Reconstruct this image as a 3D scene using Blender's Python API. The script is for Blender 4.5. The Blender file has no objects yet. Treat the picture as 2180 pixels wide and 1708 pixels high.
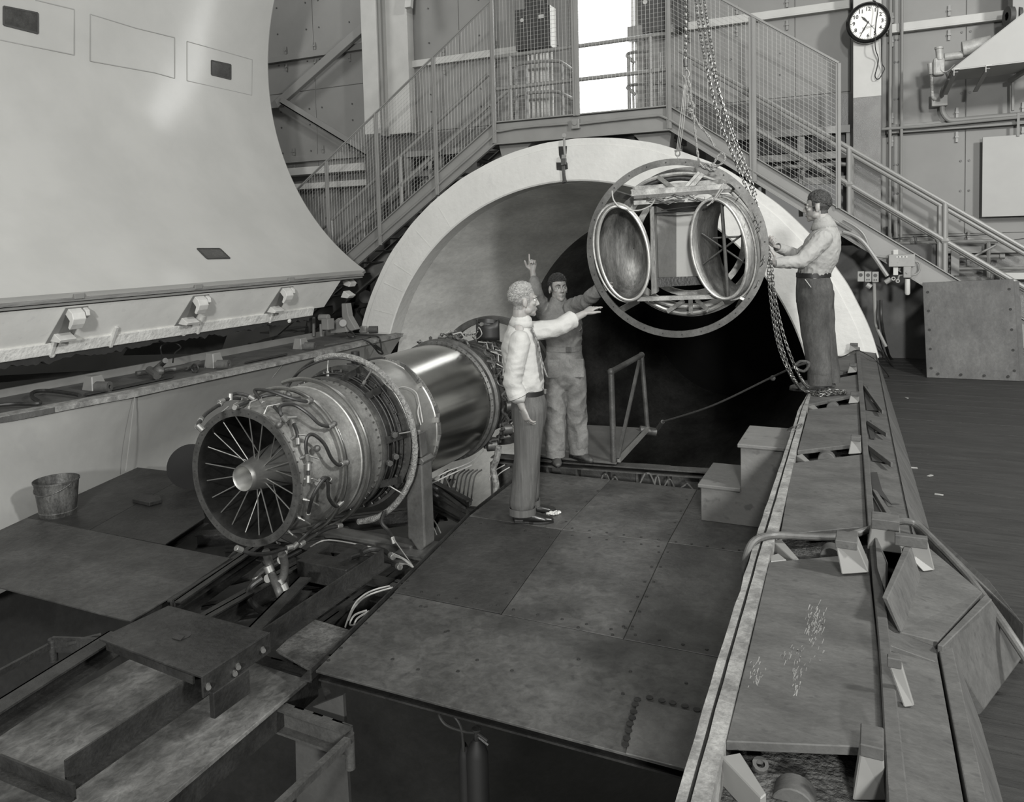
import bpy, bmesh, math, random
from mathutils import Vector, Matrix, noise
random.seed(7)
PI=math.pi
S=bpy.context.scene
COL=S.collection
V=Vector
# ---------------------------------------------------------------- camera
PX,PY=1090.0,610.0
VXp,VYp=(-2480.,600.),(1870.,490.)
FPX=math.sqrt(-((VXp[0]-PX)*(VYp[0]-PX)+(VXp[1]-PY)*(VYp[1]-PY)))
CH=1.40
def _ray(x,y): return V((x-PX,-(y-PY),-FPX))
_ex=-_ray(*VXp); _ex.normalize()
_ey=_ray(*VYp); _ey.normalize()
_ez=_ex.cross(_ey); _ez.normalize()
RM=Matrix((_ex,_ey,_ez))            # camera -> world
CAM=V((0,0,CH))
cd=bpy.data.cameras.new('camera'); cam=bpy.data.objects.new('camera',cd); COL.objects.link(cam)
cam.matrix_world=Matrix.Translation(CAM)@RM.to_4x4()
cd.sensor_width=36; cd.lens=FPX/2180*36; cd.shift_y=-(854-PY)/2180; cd.clip_start=.05; cd.clip_end=200
S.camera=cam
# ---------------------------------------------------------------- world, lamps, exposure
w=bpy.data.worlds.new('world'); S.world=w; w.use_nodes=True
bg=w.node_tree.nodes['Background']; bg.inputs[0].default_value=(.97,.97,.94,1); bg.inputs[1].default_value=.19
def area(name,loc,target,size,power,label):
    l=bpy.data.lights.new(name,'AREA'); l.shape='DISK'; l.size=size; l.energy=power; l.color=(1,.995,.97)
    o=bpy.data.objects.new(name,l); COL.objects.link(o); o.location=loc
    o.rotation_euler=(V(target)-V(loc)).to_track_quat('-Z','Y').to_euler()
    return o
area('flood_lamp',(2.6,-6.0,7.4),(-2.2,7.5,.5),.9,650,'')
area('side_flood_lamp',(5.6,3.2,5.4),(-3.5,9.5,.8),.9,760,'')
area('rear_fill_light',(-10.5,7.5,8.5),(-9,12,3.5),2,130,'')  # unseen fill light added to brighten the left part of the back wall
area('low_flood_lamp',(3.0,-8.5,3.6),(-3.5,9,.5),.8,1500,'')
area('hall_lamp',(-3.0,0.0,9.0),(-4.5,7.5,0),3,200,'')
area('bay_lamp',(4.5,5.0,8.5),(1.0,10.5,1),1.6,60,'')
S.view_settings.view_transform='Standard'; S.view_settings.look='None'
S.view_settings.exposure=0.0; S.view_settings.gamma=1; S.view_settings.use_curve_mapping=False
# ---------------------------------------------------------------- pixel (2180x1708) to a point on a real plane
def _d(x,y): return RM@_ray(x,y)
def onz(x,y,z): v=_d(x,y); return CAM+v*((z-CH)/v.z)
def ony(x,y,Y): v=_d(x,y); return CAM+v*(Y/v.y)
def onx(x,y,X): v=_d(x,y); return CAM+v*(X/v.x)
def onpl(x,y,p,n): v=_d(x,y); return CAM+v*((p-CAM).dot(n)/v.dot(n))
# ---------------------------------------------------------------- materials
def M(name,g,rough=.6,metal=0.,var=.14,scale=3.,stretch=(1,1,1),bump=.0,bscale=40.,spots=0.,spotc=.3,tint=(1,1,.965),coat=0.,rand=0.,detail=5):
    m=bpy.data.materials.new(name); m.use_nodes=True; nt=m.node_tree; N=nt.nodes; L=nt.links
    b=N['Principled BSDF']; b.inputs['Roughness'].default_value=rough; b.inputs['Metallic'].default_value=metal
    if coat: b.inputs['Coat Weight'].default_value=coat; b.inputs['Coat Roughness'].default_value=.12
    tc=N.new('ShaderNodeTexCoord'); mp=N.new('ShaderNodeMapping'); mp.inputs['Scale'].default_value=stretch
    L.new(tc.outputs['Object'],mp.inputs[0])
    src=mp.outputs[0]
    if rand:
        oi=N.new('ShaderNodeObjectInfo'); ad=N.new('ShaderNodeVectorMath'); ad.operation='ADD'
        sc=N.new('ShaderNodeVectorMath'); sc.operation='SCALE'; cx=N.new('ShaderNodeCombineXYZ')
        L.new(oi.outputs['Random'],cx.inputs[0]); L.new(oi.outputs['Random'],cx.inputs[1])
        L.new(cx.outputs[0],sc.inputs[0]); sc.inputs['Scale'].default_value=37.
        L.new(src,ad.inputs[0]); L.new(sc.outputs[0],ad.inputs[1]); src=ad.outputs[0]
    n=N.new('ShaderNodeTexNoise'); n.inputs['Scale'].default_value=scale; n.inputs['Detail'].default_value=detail; n.inputs['Roughness'].default_value=.6
    L.new(src,n.inputs['Vector'])
    r=N.new('ShaderNodeValToRGB'); lo=g*(1-var); hi=min(1,g*(1+var))
    r.color_ramp.elements[0].position=.36; r.color_ramp.elements[1].position=.64
    r.color_ramp.elements[0].color=(lo*tint[0],lo*tint[1],lo*tint[2],1); r.color_ramp.elements[1].color=(hi*tint[0],hi*tint[1],hi*tint[2],1)
    L.new(n.outputs[0],r.inputs[0]); out=r.outputs[0]
    if var>.1:
        nf=N.new('ShaderNodeTexNoise'); nf.inputs['Scale'].default_value=scale*9; nf.inputs['Detail'].default_value=6; nf.inputs['Roughness'].default_value=.75; nf.inputs['Distortion'].default_value=.6
        L.new(src,nf.inputs['Vector']); mf=N.new('ShaderNodeMapRange'); mf.inputs[1].default_value=.35; mf.inputs[2].default_value=.65; mf.inputs[3].default_value=1-var*.7; mf.inputs[4].default_value=1+var*.7
        xf=N.new('ShaderNodeMixRGB'); xf.blend_type='MULTIPLY'; xf.inputs[0].default_value=1; L.new(nf.outputs[0],mf.inputs[0]); L.new(out,xf.inputs[1]); L.new(mf.outputs[0],xf.inputs[2]); out=xf.outputs[0]
    if spots:
        n2=N.new('ShaderNodeTexNoise'); n2.inputs['Scale'].default_value=bscale*.5; n2.inputs['Detail'].default_value=3
        L.new(src,n2.inputs['Vector'])
        r2=N.new('ShaderNodeValToRGB'); r2.color_ramp.elements[0].position=.62; r2.color_ramp.elements[1].position=.70
        L.new(n2.outputs[0],r2.inputs[0])
        mx=N.new('ShaderNodeMixRGB'); mu=N.new('ShaderNodeMath'); mu.operation='MULTIPLY'; mu.inputs[1].default_value=spots
        L.new(r2.outputs[0],mu.inputs[0]); L.new(mu.outputs[0],mx.inputs[0]); L.new(out,mx.inputs[1])
        mx.inputs[2].default_value=(g*spotc,g*spotc,g*spotc,1); out=mx.outputs[0]
    if rand:
        hs=N.new('ShaderNodeMixRGB'); hs.blend_type='MULTIPLY'; hs.inputs[0].default_value=1
        mr=N.new('ShaderNodeMapRange'); mr.inputs[3].default_value=1-rand; mr.inputs[4].default_value=1+rand
        L.new(oi.outputs['Random'],mr.inputs[0]); L.new(mr.outputs[0],hs.inputs[2]); L.new(out,hs.inputs[1]); out=hs.outputs[0]
    L.new(out,b.inputs['Base Color'])
    if bump:
        n3=N.new('ShaderNodeTexNoise'); n3.inputs['Scale'].default_value=bscale; n3.inputs['Detail'].default_value=4
        L.new(src,n3.inputs['Vector'])
        bu=N.new('ShaderNodeBump'); bu.inputs['Strength'].default_value=bump; bu.inputs['Distance'].default_value=.02
        L.new(n3.outputs[0],bu.inputs['Height']); L.new(bu.outputs[0],b.inputs['Normal'])
    return m
def EM(name,s,c=(1,1,.98)):
    m=bpy.data.materials.new(name); m.use_nodes=True; nt=m.node_tree; nt.nodes.clear()
    e=nt.nodes.new('ShaderNodeEmission'); e.inputs[0].default_value=(*c,1); e.inputs[1].default_value=s
    o=nt.nodes.new('ShaderNodeOutputMaterial'); nt.links.new(e.outputs[0],o.inputs[0]); return m
WHITE=M('white_gloss_paint',.45,.30,var=.05,scale=1.2,bump=.05,bscale=3.,coat=.6)
RINGW=M('white_matt_paint',.53,.6,var=.05,scale=2,bump=.3,bscale=14,spots=.25,spotc=.75)
WALLP=M('grey_wall_paint',.20,.6,var=.05,scale=1.5)
WALLD=M('dark_wall_paint',.12,.32,var=.08,scale=4,bump=.05,bscale=60)
COLW=M('white_column_paint',.42,.55,var=.05)
STAIR=M('grey_structural_paint',.20,.42,var=.06,scale=3)
STAIRD=M('dark_steel_treads',.05,.6,var=.2)
SILL=M('scuffed_grey_sill_board',.075,.7,var=.22,scale=3.5,stretch=(1,1.8,1),bump=.10,bscale=34,spots=.5,spotc=.5,rand=.06,detail=9)
SILLW=M('flaked_white_sill_paint',.20,.75,var=.35,scale=9,bump=.35,bscale=26,spots=.6,spotc=.35)
SILLD=M('dark_gap_tone',.025,.8)  # near-black tone for gaps, slots, holes and other dark parts
FLOORW=M('worn_floor_boards',.028,.55,var=.25,scale=4,stretch=(1,9,1),bump=.2,bscale=40,spots=.2,spotc=.6,rand=.12)
PLATE=M('worn_steel_deck_plate',.058,.42,var=.45,scale=1.9,bump=.12,bscale=30,spots=.5,spotc=.45,rand=.12,detail=9)
PLATE2=M('dark_steel_deck_plate',.022,.5,var=.38,scale=2.0,bump=.25,bscale=26,spots=.4,spotc=.45,rand=.10)
WOODT=M('worn_plywood_table',.095,.6,var=.6,scale=2.4,stretch=(1,.6,1),bump=.3,bscale=24,spots=.3)
STEELD=M('dark_oily_steel',.022,.45,var=.35,scale=7,bump=.2,bscale=50)
STEELM=M('mid_grey_steel',.07,.45,.2,var=.25,scale=8,bump=.15,bscale=50)
PIT=M('pit_shell_paint',.04,.65,var=.25,scale=1.5)
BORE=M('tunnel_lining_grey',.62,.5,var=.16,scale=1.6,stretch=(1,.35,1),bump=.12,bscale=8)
BORED=M('unlit_tunnel_lining',.09,.6,var=.4,scale=1.4,stretch=(1,.4,1))  # low albedo puts the deep tunnel's lack of light into the colour
INNERW=M('pale_chamber_lining',.30,.5,var=.07,scale=2,bump=.12,bscale=9,spots=.15,spotc=.7)
BLACK=M('black_paint',.010,.5,var=.1)
BLACKR=M('black_rubber_hose',.02,.45,var=.3,scale=20)
GREYR=M('grey_rubber_hose',.09,.5,var=.2,scale=12)
# ---------------------------------------------------------------- mesh builder
class B:
    def __init__(s): s.v=[]; s.f=[]; s.m=[]
    def add(s,vs,fs,mi=0):
        o=len(s.v); s.v+= [tuple(v) for v in vs]; s.f+=[tuple(i+o for i in f) for f in fs]; s.m+=[mi]*len(fs); return s
    def box(s,c,size,rot=None,mi=0):
        x,y,z=[q/2 for q in size]; R=rot if rot is not None else Matrix.Identity(3)
        vs=[V(c)+R@V((a*x,b*y,d*z)) for a in(-1,1) for b in(-1,1) for d in(-1,1)]
        return s.add(vs,[(0,1,3,2),(4,6,7,5),(0,4,5,1),(2,3,7,6),(0,2,6,4),(1,5,7,3)],mi)
    def box2(s,a,b,mi=0): return s.box([(a[i]+b[i])/2 for i in range(3)],[abs(a[i]-b[i]) for i in range(3)],mi=mi)
    def hexa(s,a,b,mi=0):   # a,b: matching quads
        n=len(a); vs=list(a)+list(b)
        fs=[tuple(range(n))[::-1],tuple(range(n,2*n))]+[(i,(i+1)%n,n+(i+1)%n,n+i) for i in range(n)]
        return s.add(vs,fs,mi)
    def prism(s,poly,d,mi=0):
        d=V(d); return s.hexa([V(p) for p in poly],[V(p)+d for p in poly],mi)
    def beam(s,a,b,wd,ht,up=(0,0,1),mi=0):
        a=V(a);b=V(b);t=(b-a).normalized();sd=t.cross(V(up)); 
        if sd.length<1e-4: sd=t.cross(V((0,1,0)))
        sd.normalize(); n=sd.cross(t)
        q=lambda p:[p+sd*wd/2+n*ht/2,p-sd*wd/2+n*ht/2,p-sd*wd/2-n*ht/2,p+sd*wd/2-n*ht/2]
        return s.hexa(q(a),q(b),mi)
    def chan(s,a,b,wd,ht,th=.012,up=(0,0,1),kind='I',side=1,mi=0):
        a=V(a);b=V(b);t=(b-a).normalized();sd=t.cross(V(up)).normalized(); n=sd.cross(t)
        if kind=='I':
            s.beam(a,b,th,ht,up,mi); 
            for k in(-1,1): s.beam(a+n*k*(ht-th)/2,b+n*k*(ht-th)/2,wd,th,up,mi)
        elif kind=='C':
            o=sd*side*(wd-th)/2
            s.beam(a-o,b-o,th,ht,up,mi)
            for k in(-1,1): s.beam(a+n*k*(ht-th)/2,b+n*k*(ht-th)/2,wd,th,up,mi)
        else: # L
            o=sd*side*(wd-th)/2
            s.beam(a-o,b-o,th,ht,up,mi); s.beam(a-n*(ht-th)/2,b-n*(ht-th)/2,wd,th,up,mi)
        return s
    def tube(s,pts,r,n=8,closed=False,mi=0,cap=True,rr=None,flat=None,side=None):
        pts=[V(p) for p in pts]; k=len(pts); base=len(s.v); prev=None
        for i,p in enumerate(pts):
            if closed: t=pts[(i+1)%k]-pts[i-1]
            else: t=pts[min(i+1,k-1)]-pts[max(i-1,0)]
            if t.length<1e-9: t=V((0,0,1))
            t.normalize()
            if side is not None: u=V(side)-t*V(side).dot(t)
            elif prev is None:
                u=V((0,0,1)).cross(t)
                if u.length<.2: u=V((1,0,0))-t*t.x
            else: u=prev-t*prev.dot(t)
            u.normalize(); prev=u; w2=t.cross(u)
            rad=rr[i] if rr else r
            f=flat if flat else 1
            for j in range(n):
                a=2*PI*j/n; s.v.append(tuple(p+u*math.cos(a)*rad+w2*math.sin(a)*rad*f))
        seg=k if closed else k-1
        for i in range(seg):
            for j in range(n):
                a=base+i*n+j; b2=base+i*n+(j+1)%n; c=base+((i+1)%k)*n+(j+1)%n; d=base+((i+1)%k)*n+j
                s.f.append((a,b2,c,d)); s.m.append(mi)
        if not closed and cap:
            s.f.append(tuple(base+j for j in range(n))[::-1]); s.f.append(tuple(base+(k-1)*n+j for j in range(n))); s.m+=[mi,mi]
        return s
    def lathe(s,prof,o,ax,n=48,ref=None,mi=0,a0=0,a1=2*PI,eu=1.):
        # prof: (dist along axis, radius)
        o=V(o);ax=V(ax).normalized(); u=V(ref) if ref else (V((0,0,1)) if abs(ax.z)<.9 else V((1,0,0)))
        u=(u-ax*u.dot(ax)).normalized(); w2=ax.cross(u); base=len(s.v); full=abs(a1-a0-2*PI)<1e-6
        m=n if full else n+1
        for d,r in prof:
            for j in range(m):
                a=a0+(a1-a0)*j/n; s.v.append(tuple(o+ax*d+u*math.cos(a)*r+w2*math.sin(a)*r*eu))
        for i in range(len(prof)-1):
            for j in range(n):
                j2=(j+1)%m if full else j+1
                s.f.append((base+i*m+j,base+i*m+j2,base+(i+1)*m+j2,base+(i+1)*m+j)); s.m.append(mi)
        return s
    def cyl(s,a,b,r,n=16,r2=None,mi=0):
        a=V(a);b=V(b);L=(b-a).length; r2=r if r2 is None else r2
        return s.lathe([(0,0.0001),(0,r),(L,r2),(L,0.0001)],a,b-a,n,mi=mi)
    def ball(s,c,r,n=10,mi=0,sc=(1,1,1),R=None):
        base=len(s.v); c=V(c); R=R if R is not None else Matrix.Identity(3)
        for i in range(n//2+1):
            ph=PI*i/(n//2)
            for j in range(n):
                th=2*PI*j/n
                s.v.append(tuple(c+R@V((math.sin(ph)*math.cos(th)*r*sc[0],math.sin(ph)*math.sin(th)*r*sc[1],math.cos(ph)*r*sc[2]))))
        for i in range(n//2):
            for j in range(n):
                s.f.append((base+i*n+j,base+(i+1)*n+j,base+(i+1)*n+(j+1)%n,base+i*n+(j+1)%n)); s.m.append(mi)
        return s
    def build(s,name,mats,parent=None,smooth=None,bevel=0,label=None,seg=2,auto=35,clean=False):
        me=bpy.data.meshes.new(name); me.from_pydata(s.v,[],s.f)
        if not isinstance(mats,(list,tuple)): mats=[mats]
        for m in mats: me.materials.append(m)
        if len(mats)>1: me.polygons.foreach_set('material_index',s.m)
        bm=bmesh.new(); bm.from_mesh(me)
        if clean: bmesh.ops.remove_doubles(bm,verts=bm.verts,dist=2e-4)
        bmesh.ops.recalc_face_normals(bm,faces=bm.faces)
        bm.to_mesh(me); bm.free()
        if smooth:
            me.polygons.foreach_set('use_smooth',[True]*len(me.polygons))
            try: me.set_sharp_from_angle(angle=math.radians(auto))
            except Exception: pass
        o=bpy.data.objects.new(name,me); COL.objects.link(o)
        if parent is not None: o.parent=parent
        if bevel:
            b=o.modifiers.new('bevel','BEVEL'); b.width=bevel; b.segments=seg; b.limit_method='ANGLE'; b.angle_limit=math.radians(40)
        if label: o['label']=label
        return o
def thing(name,label,cat,group=None,loc=(0,0,0)):
    o=bpy.data.objects.new(name,None); COL.objects.link(o); o.location=loc; o.empty_display_size=.1
    o['label']=label; o['category']=cat
    if group: o['group']=group
    bpy.context.view_layer.update() if any(loc) else None
    return o
def tag(o,label,cat,group=None):
    o['label']=label; o['category']=cat
    if group: o['group']=group
    return o
def struct(o): o['kind']='structure'; return o
def stuff(o): o['kind']='stuff'; return o
def inst(o,loc=None,rot=None,parent='same',scale=None,name=None):
    c=o.copy(); COL.objects.link(c)
    if loc is not None: c.location=loc
    if rot is not None: c.rotation_euler=rot
    if scale is not None: c.scale=scale
    if parent!='same': c.parent=parent
    return c
def smoothpath(pts,k=6):
    pts=[V(p) for p in pts]; out=[]
    n=len(pts)
    for i in range(n-1):
        p0=pts[max(i-1,0)];p1=pts[i];p2=pts[i+1];p3=pts[min(i+2,n-1)]
        for j in range(k):
            t=j/k
            out.append(.5*((2*p1)+(p2-p0)*t+(2*p0-5*p1+4*p2-p3)*t*t+(3*p1-p0-3*p2+p3)*t*t*t))
    out.append(pts[-1]); return out
def lerp(a,b,t): return a+(b-a)*t
# ================================================================ HALL: back wall, columns, girts
WY=12.2
def wz(x,y,Y=WY): return ony(x,y,Y)
wb=B()
dL,dR=-4.45,-3.43
wb.box2((-16,WY,-1.5),(-7.3,WY+.25,9.5)); wb.box2((-.5,WY,-1.5),(6.5,WY+.25,9.5)); wb.box2((-7.3,WY,2.35),(dL,WY+.25,9.5)); wb.box2((dR,WY,2.35),(-.5,WY+.25,9.5))
wb.box2((dL,WY,2.35),(dR,WY+.25,3.2)); wb.box2((dL,WY,7.2),(dR,WY+.25,9.5))
wall=struct(wb.build('wall_back',WALLP))
struct(B().box2((-16.2,-4,-1.5),(-16,12.4,9.5)).build('wall_left',WALLP))
# dark dado paint on the lower wall, as a thin sheet lining
d=B(); d.box2((-8.05,WY-.02,-1.5),(-7.3,WY-.001,3.33)); d.box2((-.5,WY-.02,-1.5),(-.32,WY-.001,3.33)); d.box2((-7.3,WY-.02,2.35),(-.5,WY-.001,3.33)); struct(d.build('trim_1',WALLD))
# wall sheets: joint battens and panels proud of the wall
def panel(x0,x1,z0,z1,m=WALLP):
    o=B().box2((x0+.006,WY-.018,z0+.006),(x1-.006,WY,z1-.006)).build('wall_panel',m,wall,bevel=.003,seg=1); return o
for x0,x1 in ((-10.9,-9.75),(-9.75,-8.5)):
    for z0,z1 in ((-.3,2.75),(2.75,4.35),(4.35,6.3)): panel(x0,x1,z0,z1)
for x0,x1 in ((-7.85,-6.6),(-6.6,-5.5),(-5.5,-4.75)):
    for z0,z1 in ((3.36,4.55),(4.55,7.4)): panel(x0,x1,z0,z1)
for x0,x1 in ((-3.2,-2.1),(-2.1,-1.1),(-1.1,-.36)):
    for z0,z1 in ((3.36,4.5),(4.5,7.2)): panel(x0,x1,z0,z1)
for x0,x1 in ((.16,1.05),(1.05,1.95),(1.95,3.0)):
    for z0,z1 in ((1.32,2.72),(2.84,4.08),(4.2,6.4)): panel(x0,x1,z0,z1)
gb=B()
def girt(xa,xb,z,h=.12,dp=.10): return B().box2((xa,WY-.02-dp,z-h/2),(xb,WY-.018,z+h/2)).box2((xa,WY-.03-dp,z-h/2),(xb,WY-.02-dp,z-h/2+.025))
k=0
for xa,xb,z in ((-11,-8.45,6.55),(-11,-8.45,5.0),(-11,-8.45,3.05),(-7.8,-4.8,4.55),(-3.35,-.36,4.55),(.1,6,4.14),(.1,6,2.78),(.1,6,1.12)):
    o=girt(xa,xb,z).build('wall_girt',COLW if z in(4.55,4.14) else WALLP,wall,bevel=.004,seg=1)
# lower pale rail of the left bay
B().box2((-11,WY-.35,2.72),(-8.45,WY-.03,2.86)).box2((-11,WY-.3,2.45),(-8.45,WY-.03,2.56)).build('wall_girt',COLW,wall,bevel=.004,seg=1)
# clips on the girts
cl=B().box2((-.015,-.02,-.07),(.015,0,.07)).box2((-.02,-.035,-.01),(.02,0,.015)).build('girt_clip',STAIR,wall)
first=True
for z,xs in ((4.14,(.17,.85,1.62,2.3)),(2.78,(.17,.95,1.7,2.4)),(1.12,(.17,1.1)),(4.55,(-6.9,-5.9,-2.6,-1.9,-1.2)),(5.0,(-10.4,-9.7,-8.9)),(3.05,(-10.3,-9.6,-9.0))):
    for x in xs:
        for s in(1,-1):
            c=cl if first else inst(cl); first=False
            c.location=(x,WY-.03,z+s*.16)
# bolts on the wall sheets
bl=B()
for x in (-10.6,-9.9,-9.6,-8.9,-7.2,-6.2,-5.2,-2.9,-2.0,-1.3,.2,.24,1.0,1.1,1.9,2.0):
    for z in (1.5,1.9,2.3,3.2,3.7,4.0,4.9,5.5,6.0):
        if -8<x<-.3 and z<3.4: continue
        bl.cyl((x,WY-.03,z),(x,WY-.01,z),.016,6)
stuff(bl.build('panel_bolts',STEELM,wall))
# diagonal braces of the left bay with gusset
B().beam(ony(592,222,11.95),ony(787,48,11.95),.16,.10,(0,1,0)).build('diagonal_brace',WALLP,wall,bevel=.006,seg=1)
B().chan(ony(602,214,11.9),ony(800,334,11.9),.12,.12,.02,(0,1,0),'L').build('diagonal_brace',WALLP,wall)
B().prism([ony(560,205,12.0),ony(604,200,12.0),ony(604,228,12.0),ony(560,232,12.0)],(0,.03,0)).build('gusset_plate',WALLP,wall)
# columns (wide flange steel)
def column(xc,wd,name,mw,zs=None):
    r=thing(name,'','column')
    b=B().box2((xc-wd/2,WY-.5,-1.5),(xc+wd/2,WY-.47,9.5)); 
    return b
b=B(); b.box2((-8.30,11.7,3.33),(-7.98,11.74,9.5)); b.box2((-8.16,11.74,3.33),(-8.12,12.12,9.5)); b.box2((-8.30,12.12,3.33),(-7.98,12.18,9.5))
b.box2((-7.95,11.95,3.33),(-7.5,12.15,9.5))
b2=B(); b2.box2((-8.30,11.7,-1.5),(-7.98,11.74,3.33)); b2.box2((-8.16,11.74,-1.5),(-8.12,12.12,3.33))
r=thing('steel_column','wide steel column left of the stairs, pale above and dark grey below','column')
b.build('upper_shaft',COLW,r,bevel=.004,seg=1,label='pale painted upper shaft'); b2.build('lower_shaft',WALLD,r,bevel=.004,seg=1,label='dark grey painted lower shaft')
b=B(); b.prism([ony(787,0,11.72),ony(802,78,11.72),ony(770,-60,11.72)],(0,.02,0)); b.build('knee_gusset',COLW,r)
b=B().beam((-7.9,11.8,5.9),(-7.25,11.9,6.6),.1,.16).beam((-7.3,11.7,5.4),(-7.3,12.1,7.5),.12,.08).build('roof_brace',COLW,r)
r=thing('steel_column','wide steel column under the wall clock, white top and glossy dark base','column')
x0,x1=-.315,.03
B().box2((x0,11.7,3.19),(x1,11.74,9.5)).box2(((x0+x1)/2-.02,11.74,3.19),((x0+x1)/2+.02,12.15,9.5)).build('upper_shaft',COLW,r,bevel=.004,seg=1,label='white painted upper shaft')
GLOSSD=M('glossy_dark_column_paint',.15,.22,var=.1,scale=5,bump=.22,bscale=170,coat=.5)
B().box2((x0,11.7,.9),(x1,11.74,3.19)).box2(((x0+x1)/2-.02,11.74,-1),((x0+x1)/2+.02,12.15,3.19)).build('lower_shaft',GLOSSD,r,bevel=.004,seg=1,label='glossy dark painted lower shaft')
B().box2((x0-.1,11.66,.80),(x1-.06,11.9,.90)).box2((x0+.02,11.7,-.4),(x1-.02,11.9,.80)).build('base_box',STAIRD,r)
# daylight opening behind the walkway: door frame, bright sky glass
r=struct(B().box2((dL-.07,WY-.06,3.15),(dL,WY+.1,7.3)).box2((dR,WY-.06,3.15),(dR+.12,WY+.1,7.3)).box2((dL,WY-.05,3.15),(dR,WY+.1,3.22)).build('door_1',WALLP))
struct(B().box2((dL,WY+.12,3.2),(dR,WY+.14,7.2)).build('window_1',EM('daylight_outside',6.0)))
struct(B().box2((-10.7,WY-.04,6.85),(-8.9,WY-.03,7.9)).build('window_2',EM('daylight_frosted',1.1)))
mu=B()
for i in range(9): mu.box2((-10.7+i*.225,WY-.07,6.8),(-10.67+i*.225,WY-.04,7.9))
mu.box2((-10.8,WY-.09,6.72),(-8.8,WY-.03,6.85)); struct(mu.build('trim_2',STAIRD))
# vertical conduits right of the clock column
for xc,rr in ((.14,.022),(.28,.02)):
    t=tag(B().tube([(xc,WY-.19,-.3 if rr>.021 else 1.16),(xc,WY-.19,8)],rr,8).build('conduit_pipe',WALLP,smooth=True),'slim vertical pipe on the wall %s the clock column'%('just right of' if rr>.021 else 'second to the right of'),'pipe')
tag(B().tube([ony(1878,275,12.0),ony(1967,269,12.0),ony(2240,243,12.0)],.02,8).build('conduit_pipe',WALLP,smooth=True),'thin horizontal pipe running under the heater conduit along the wall','pipe')
# floor of the hall
fl=struct(B().box2((-.45,-1,-.55),(6.5,12.2,-.36)).build('floor',BLACK))
pl=None
for i in range(118):
    y0=1.35+i*.092
    if pl is None:
        pl=B().box2((0,.0008,0),(5.4,.0912,.035)).build('floor_plank',FLOORW,fl); c=pl
    else: c=inst(pl)
    c.location=(-.30+random.uniform(-.05,.05)-(.0),y0,-.357+random.uniform(-.0012,.0012))
# chamber pit floor of the hall to the left (dark)
struct(B().box2((-16,-1,-1.7),(-7.9,12.2,-1.5)).build('floor_left',BLACK))
# louvre recesses behind the stairs
for (xa,xb,za,zb,lab) in ((-7.62,-5.6,2.3,2.95,'left'),(-2.3,-.36,2.2,2.82,'right')):
    r=thing('equipment_recess','dark equipment frame of bars and channels behind the %s stair flight'%lab,'machinery')
    f=B()
    for z in (zb,zb-.35,zb-.70): f.box2((xa,11.95,z-.05),(xb,12.05,z+.05))
    for x in (xa,(xa*2+xb)/3,(xa+2*xb)/3,xb): f.box2((x-.05,12.0,za-.3),(x+.05,12.1,zb))
    f.build('frame',STAIR,r); 
    g=B()
    for z in (zb-.17,zb-.55): g.box2((xa,12.1,z-.1),(xb,12.15,z+.1))
    g.build('dark_slot',BLACK,r)
    h=B(); 
    for i in range(3): h.tube(smoothpath([(xa+.3+i*.5,11.9,zb-1.2),(xa+.3+i*.5,11.9,zb-.65),(xa+.45+i*.5,11.88,zb-.5),(xa+.9+i*.5,11.88,zb-.5)],5),.03,8)
    h.build('bent_pipe',STAIR,r,smooth=True)

# ================================================================ CHAMBER: bulkhead ring, tunnel, shell
ch=thing('test_chamber','huge round white-faced tunnel mouth with dark bore and sunken lower shell','wind tunnel')
RY=10.15; OC=(-3.72,-1.12); OR=3.87; IC=(-3.85,-.98); IR=3.155
n=120; b=B(); vs=[];fs=[]
for i in range(n+1):
    a=math.radians(15.2+150.0*i/n); c,s_=math.cos(a),math.sin(a)
    jr=OR+noise.noise((c*9,s_*9,0))*.012
    po=V((OC[0]+c*jr,RY,OC[1]+s_*jr)); pi=V((IC[0]+c*IR,RY,IC[1]+s_*IR))
    pl_=V((IC[0]+c*(IR+.02),RY-.015,IC[1]+s_*(IR+.02)))
    vs+=[po+V((0,.16,0)),po,lerp(po,pi,.16)-V((0,.0,0)),lerp(po,pi,.17)-V((0,.012,0)),pl_,pi,pi+V((0,.3,0))]
for i in range(n):
    for j in range(6): fs.append((i*7+j,i*7+j+1,(i+1)*7+j+1,(i+1)*7+j))
b.add(vs,fs); b.build('bulkhead_ring',RINGW,ch,smooth=True,auto=30)
# weld ribs across the ring face
rb=B()
for a in (.70,.745,.80,.83,.87,.90,.93,.955,.975,.52):
    c,s_=math.cos(a*PI),math.sin(a*PI)
    if a==.52: continue
    rb.beam((OC[0]+c*OR*.965,RY-.012,OC[1]+s_*OR*.965),(IC[0]+c*IR*1.01,RY-.012,IC[1]+s_*IR*1.01),.012,.012,(0,1,0))
stuff(rb.build('weld_seams',RINGW,ch))
# bore: near grey lining then throat darkened in colour for the unlit depth
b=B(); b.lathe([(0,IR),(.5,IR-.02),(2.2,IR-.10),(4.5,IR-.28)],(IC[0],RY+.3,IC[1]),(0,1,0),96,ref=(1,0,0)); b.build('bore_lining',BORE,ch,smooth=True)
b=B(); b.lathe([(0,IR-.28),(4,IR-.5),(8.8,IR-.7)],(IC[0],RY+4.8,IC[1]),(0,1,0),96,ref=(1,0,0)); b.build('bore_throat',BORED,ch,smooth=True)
B().lathe([(8.75,IR-.6),(8.75,.01)],(IC[0],RY+4.8,IC[1]),(0,1,0),96,ref=(1,0,0)).build('dark_end_disc',M('unlit_end_black',.008,.9),ch)  # near-black disc paints the tunnel end as unlit
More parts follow.
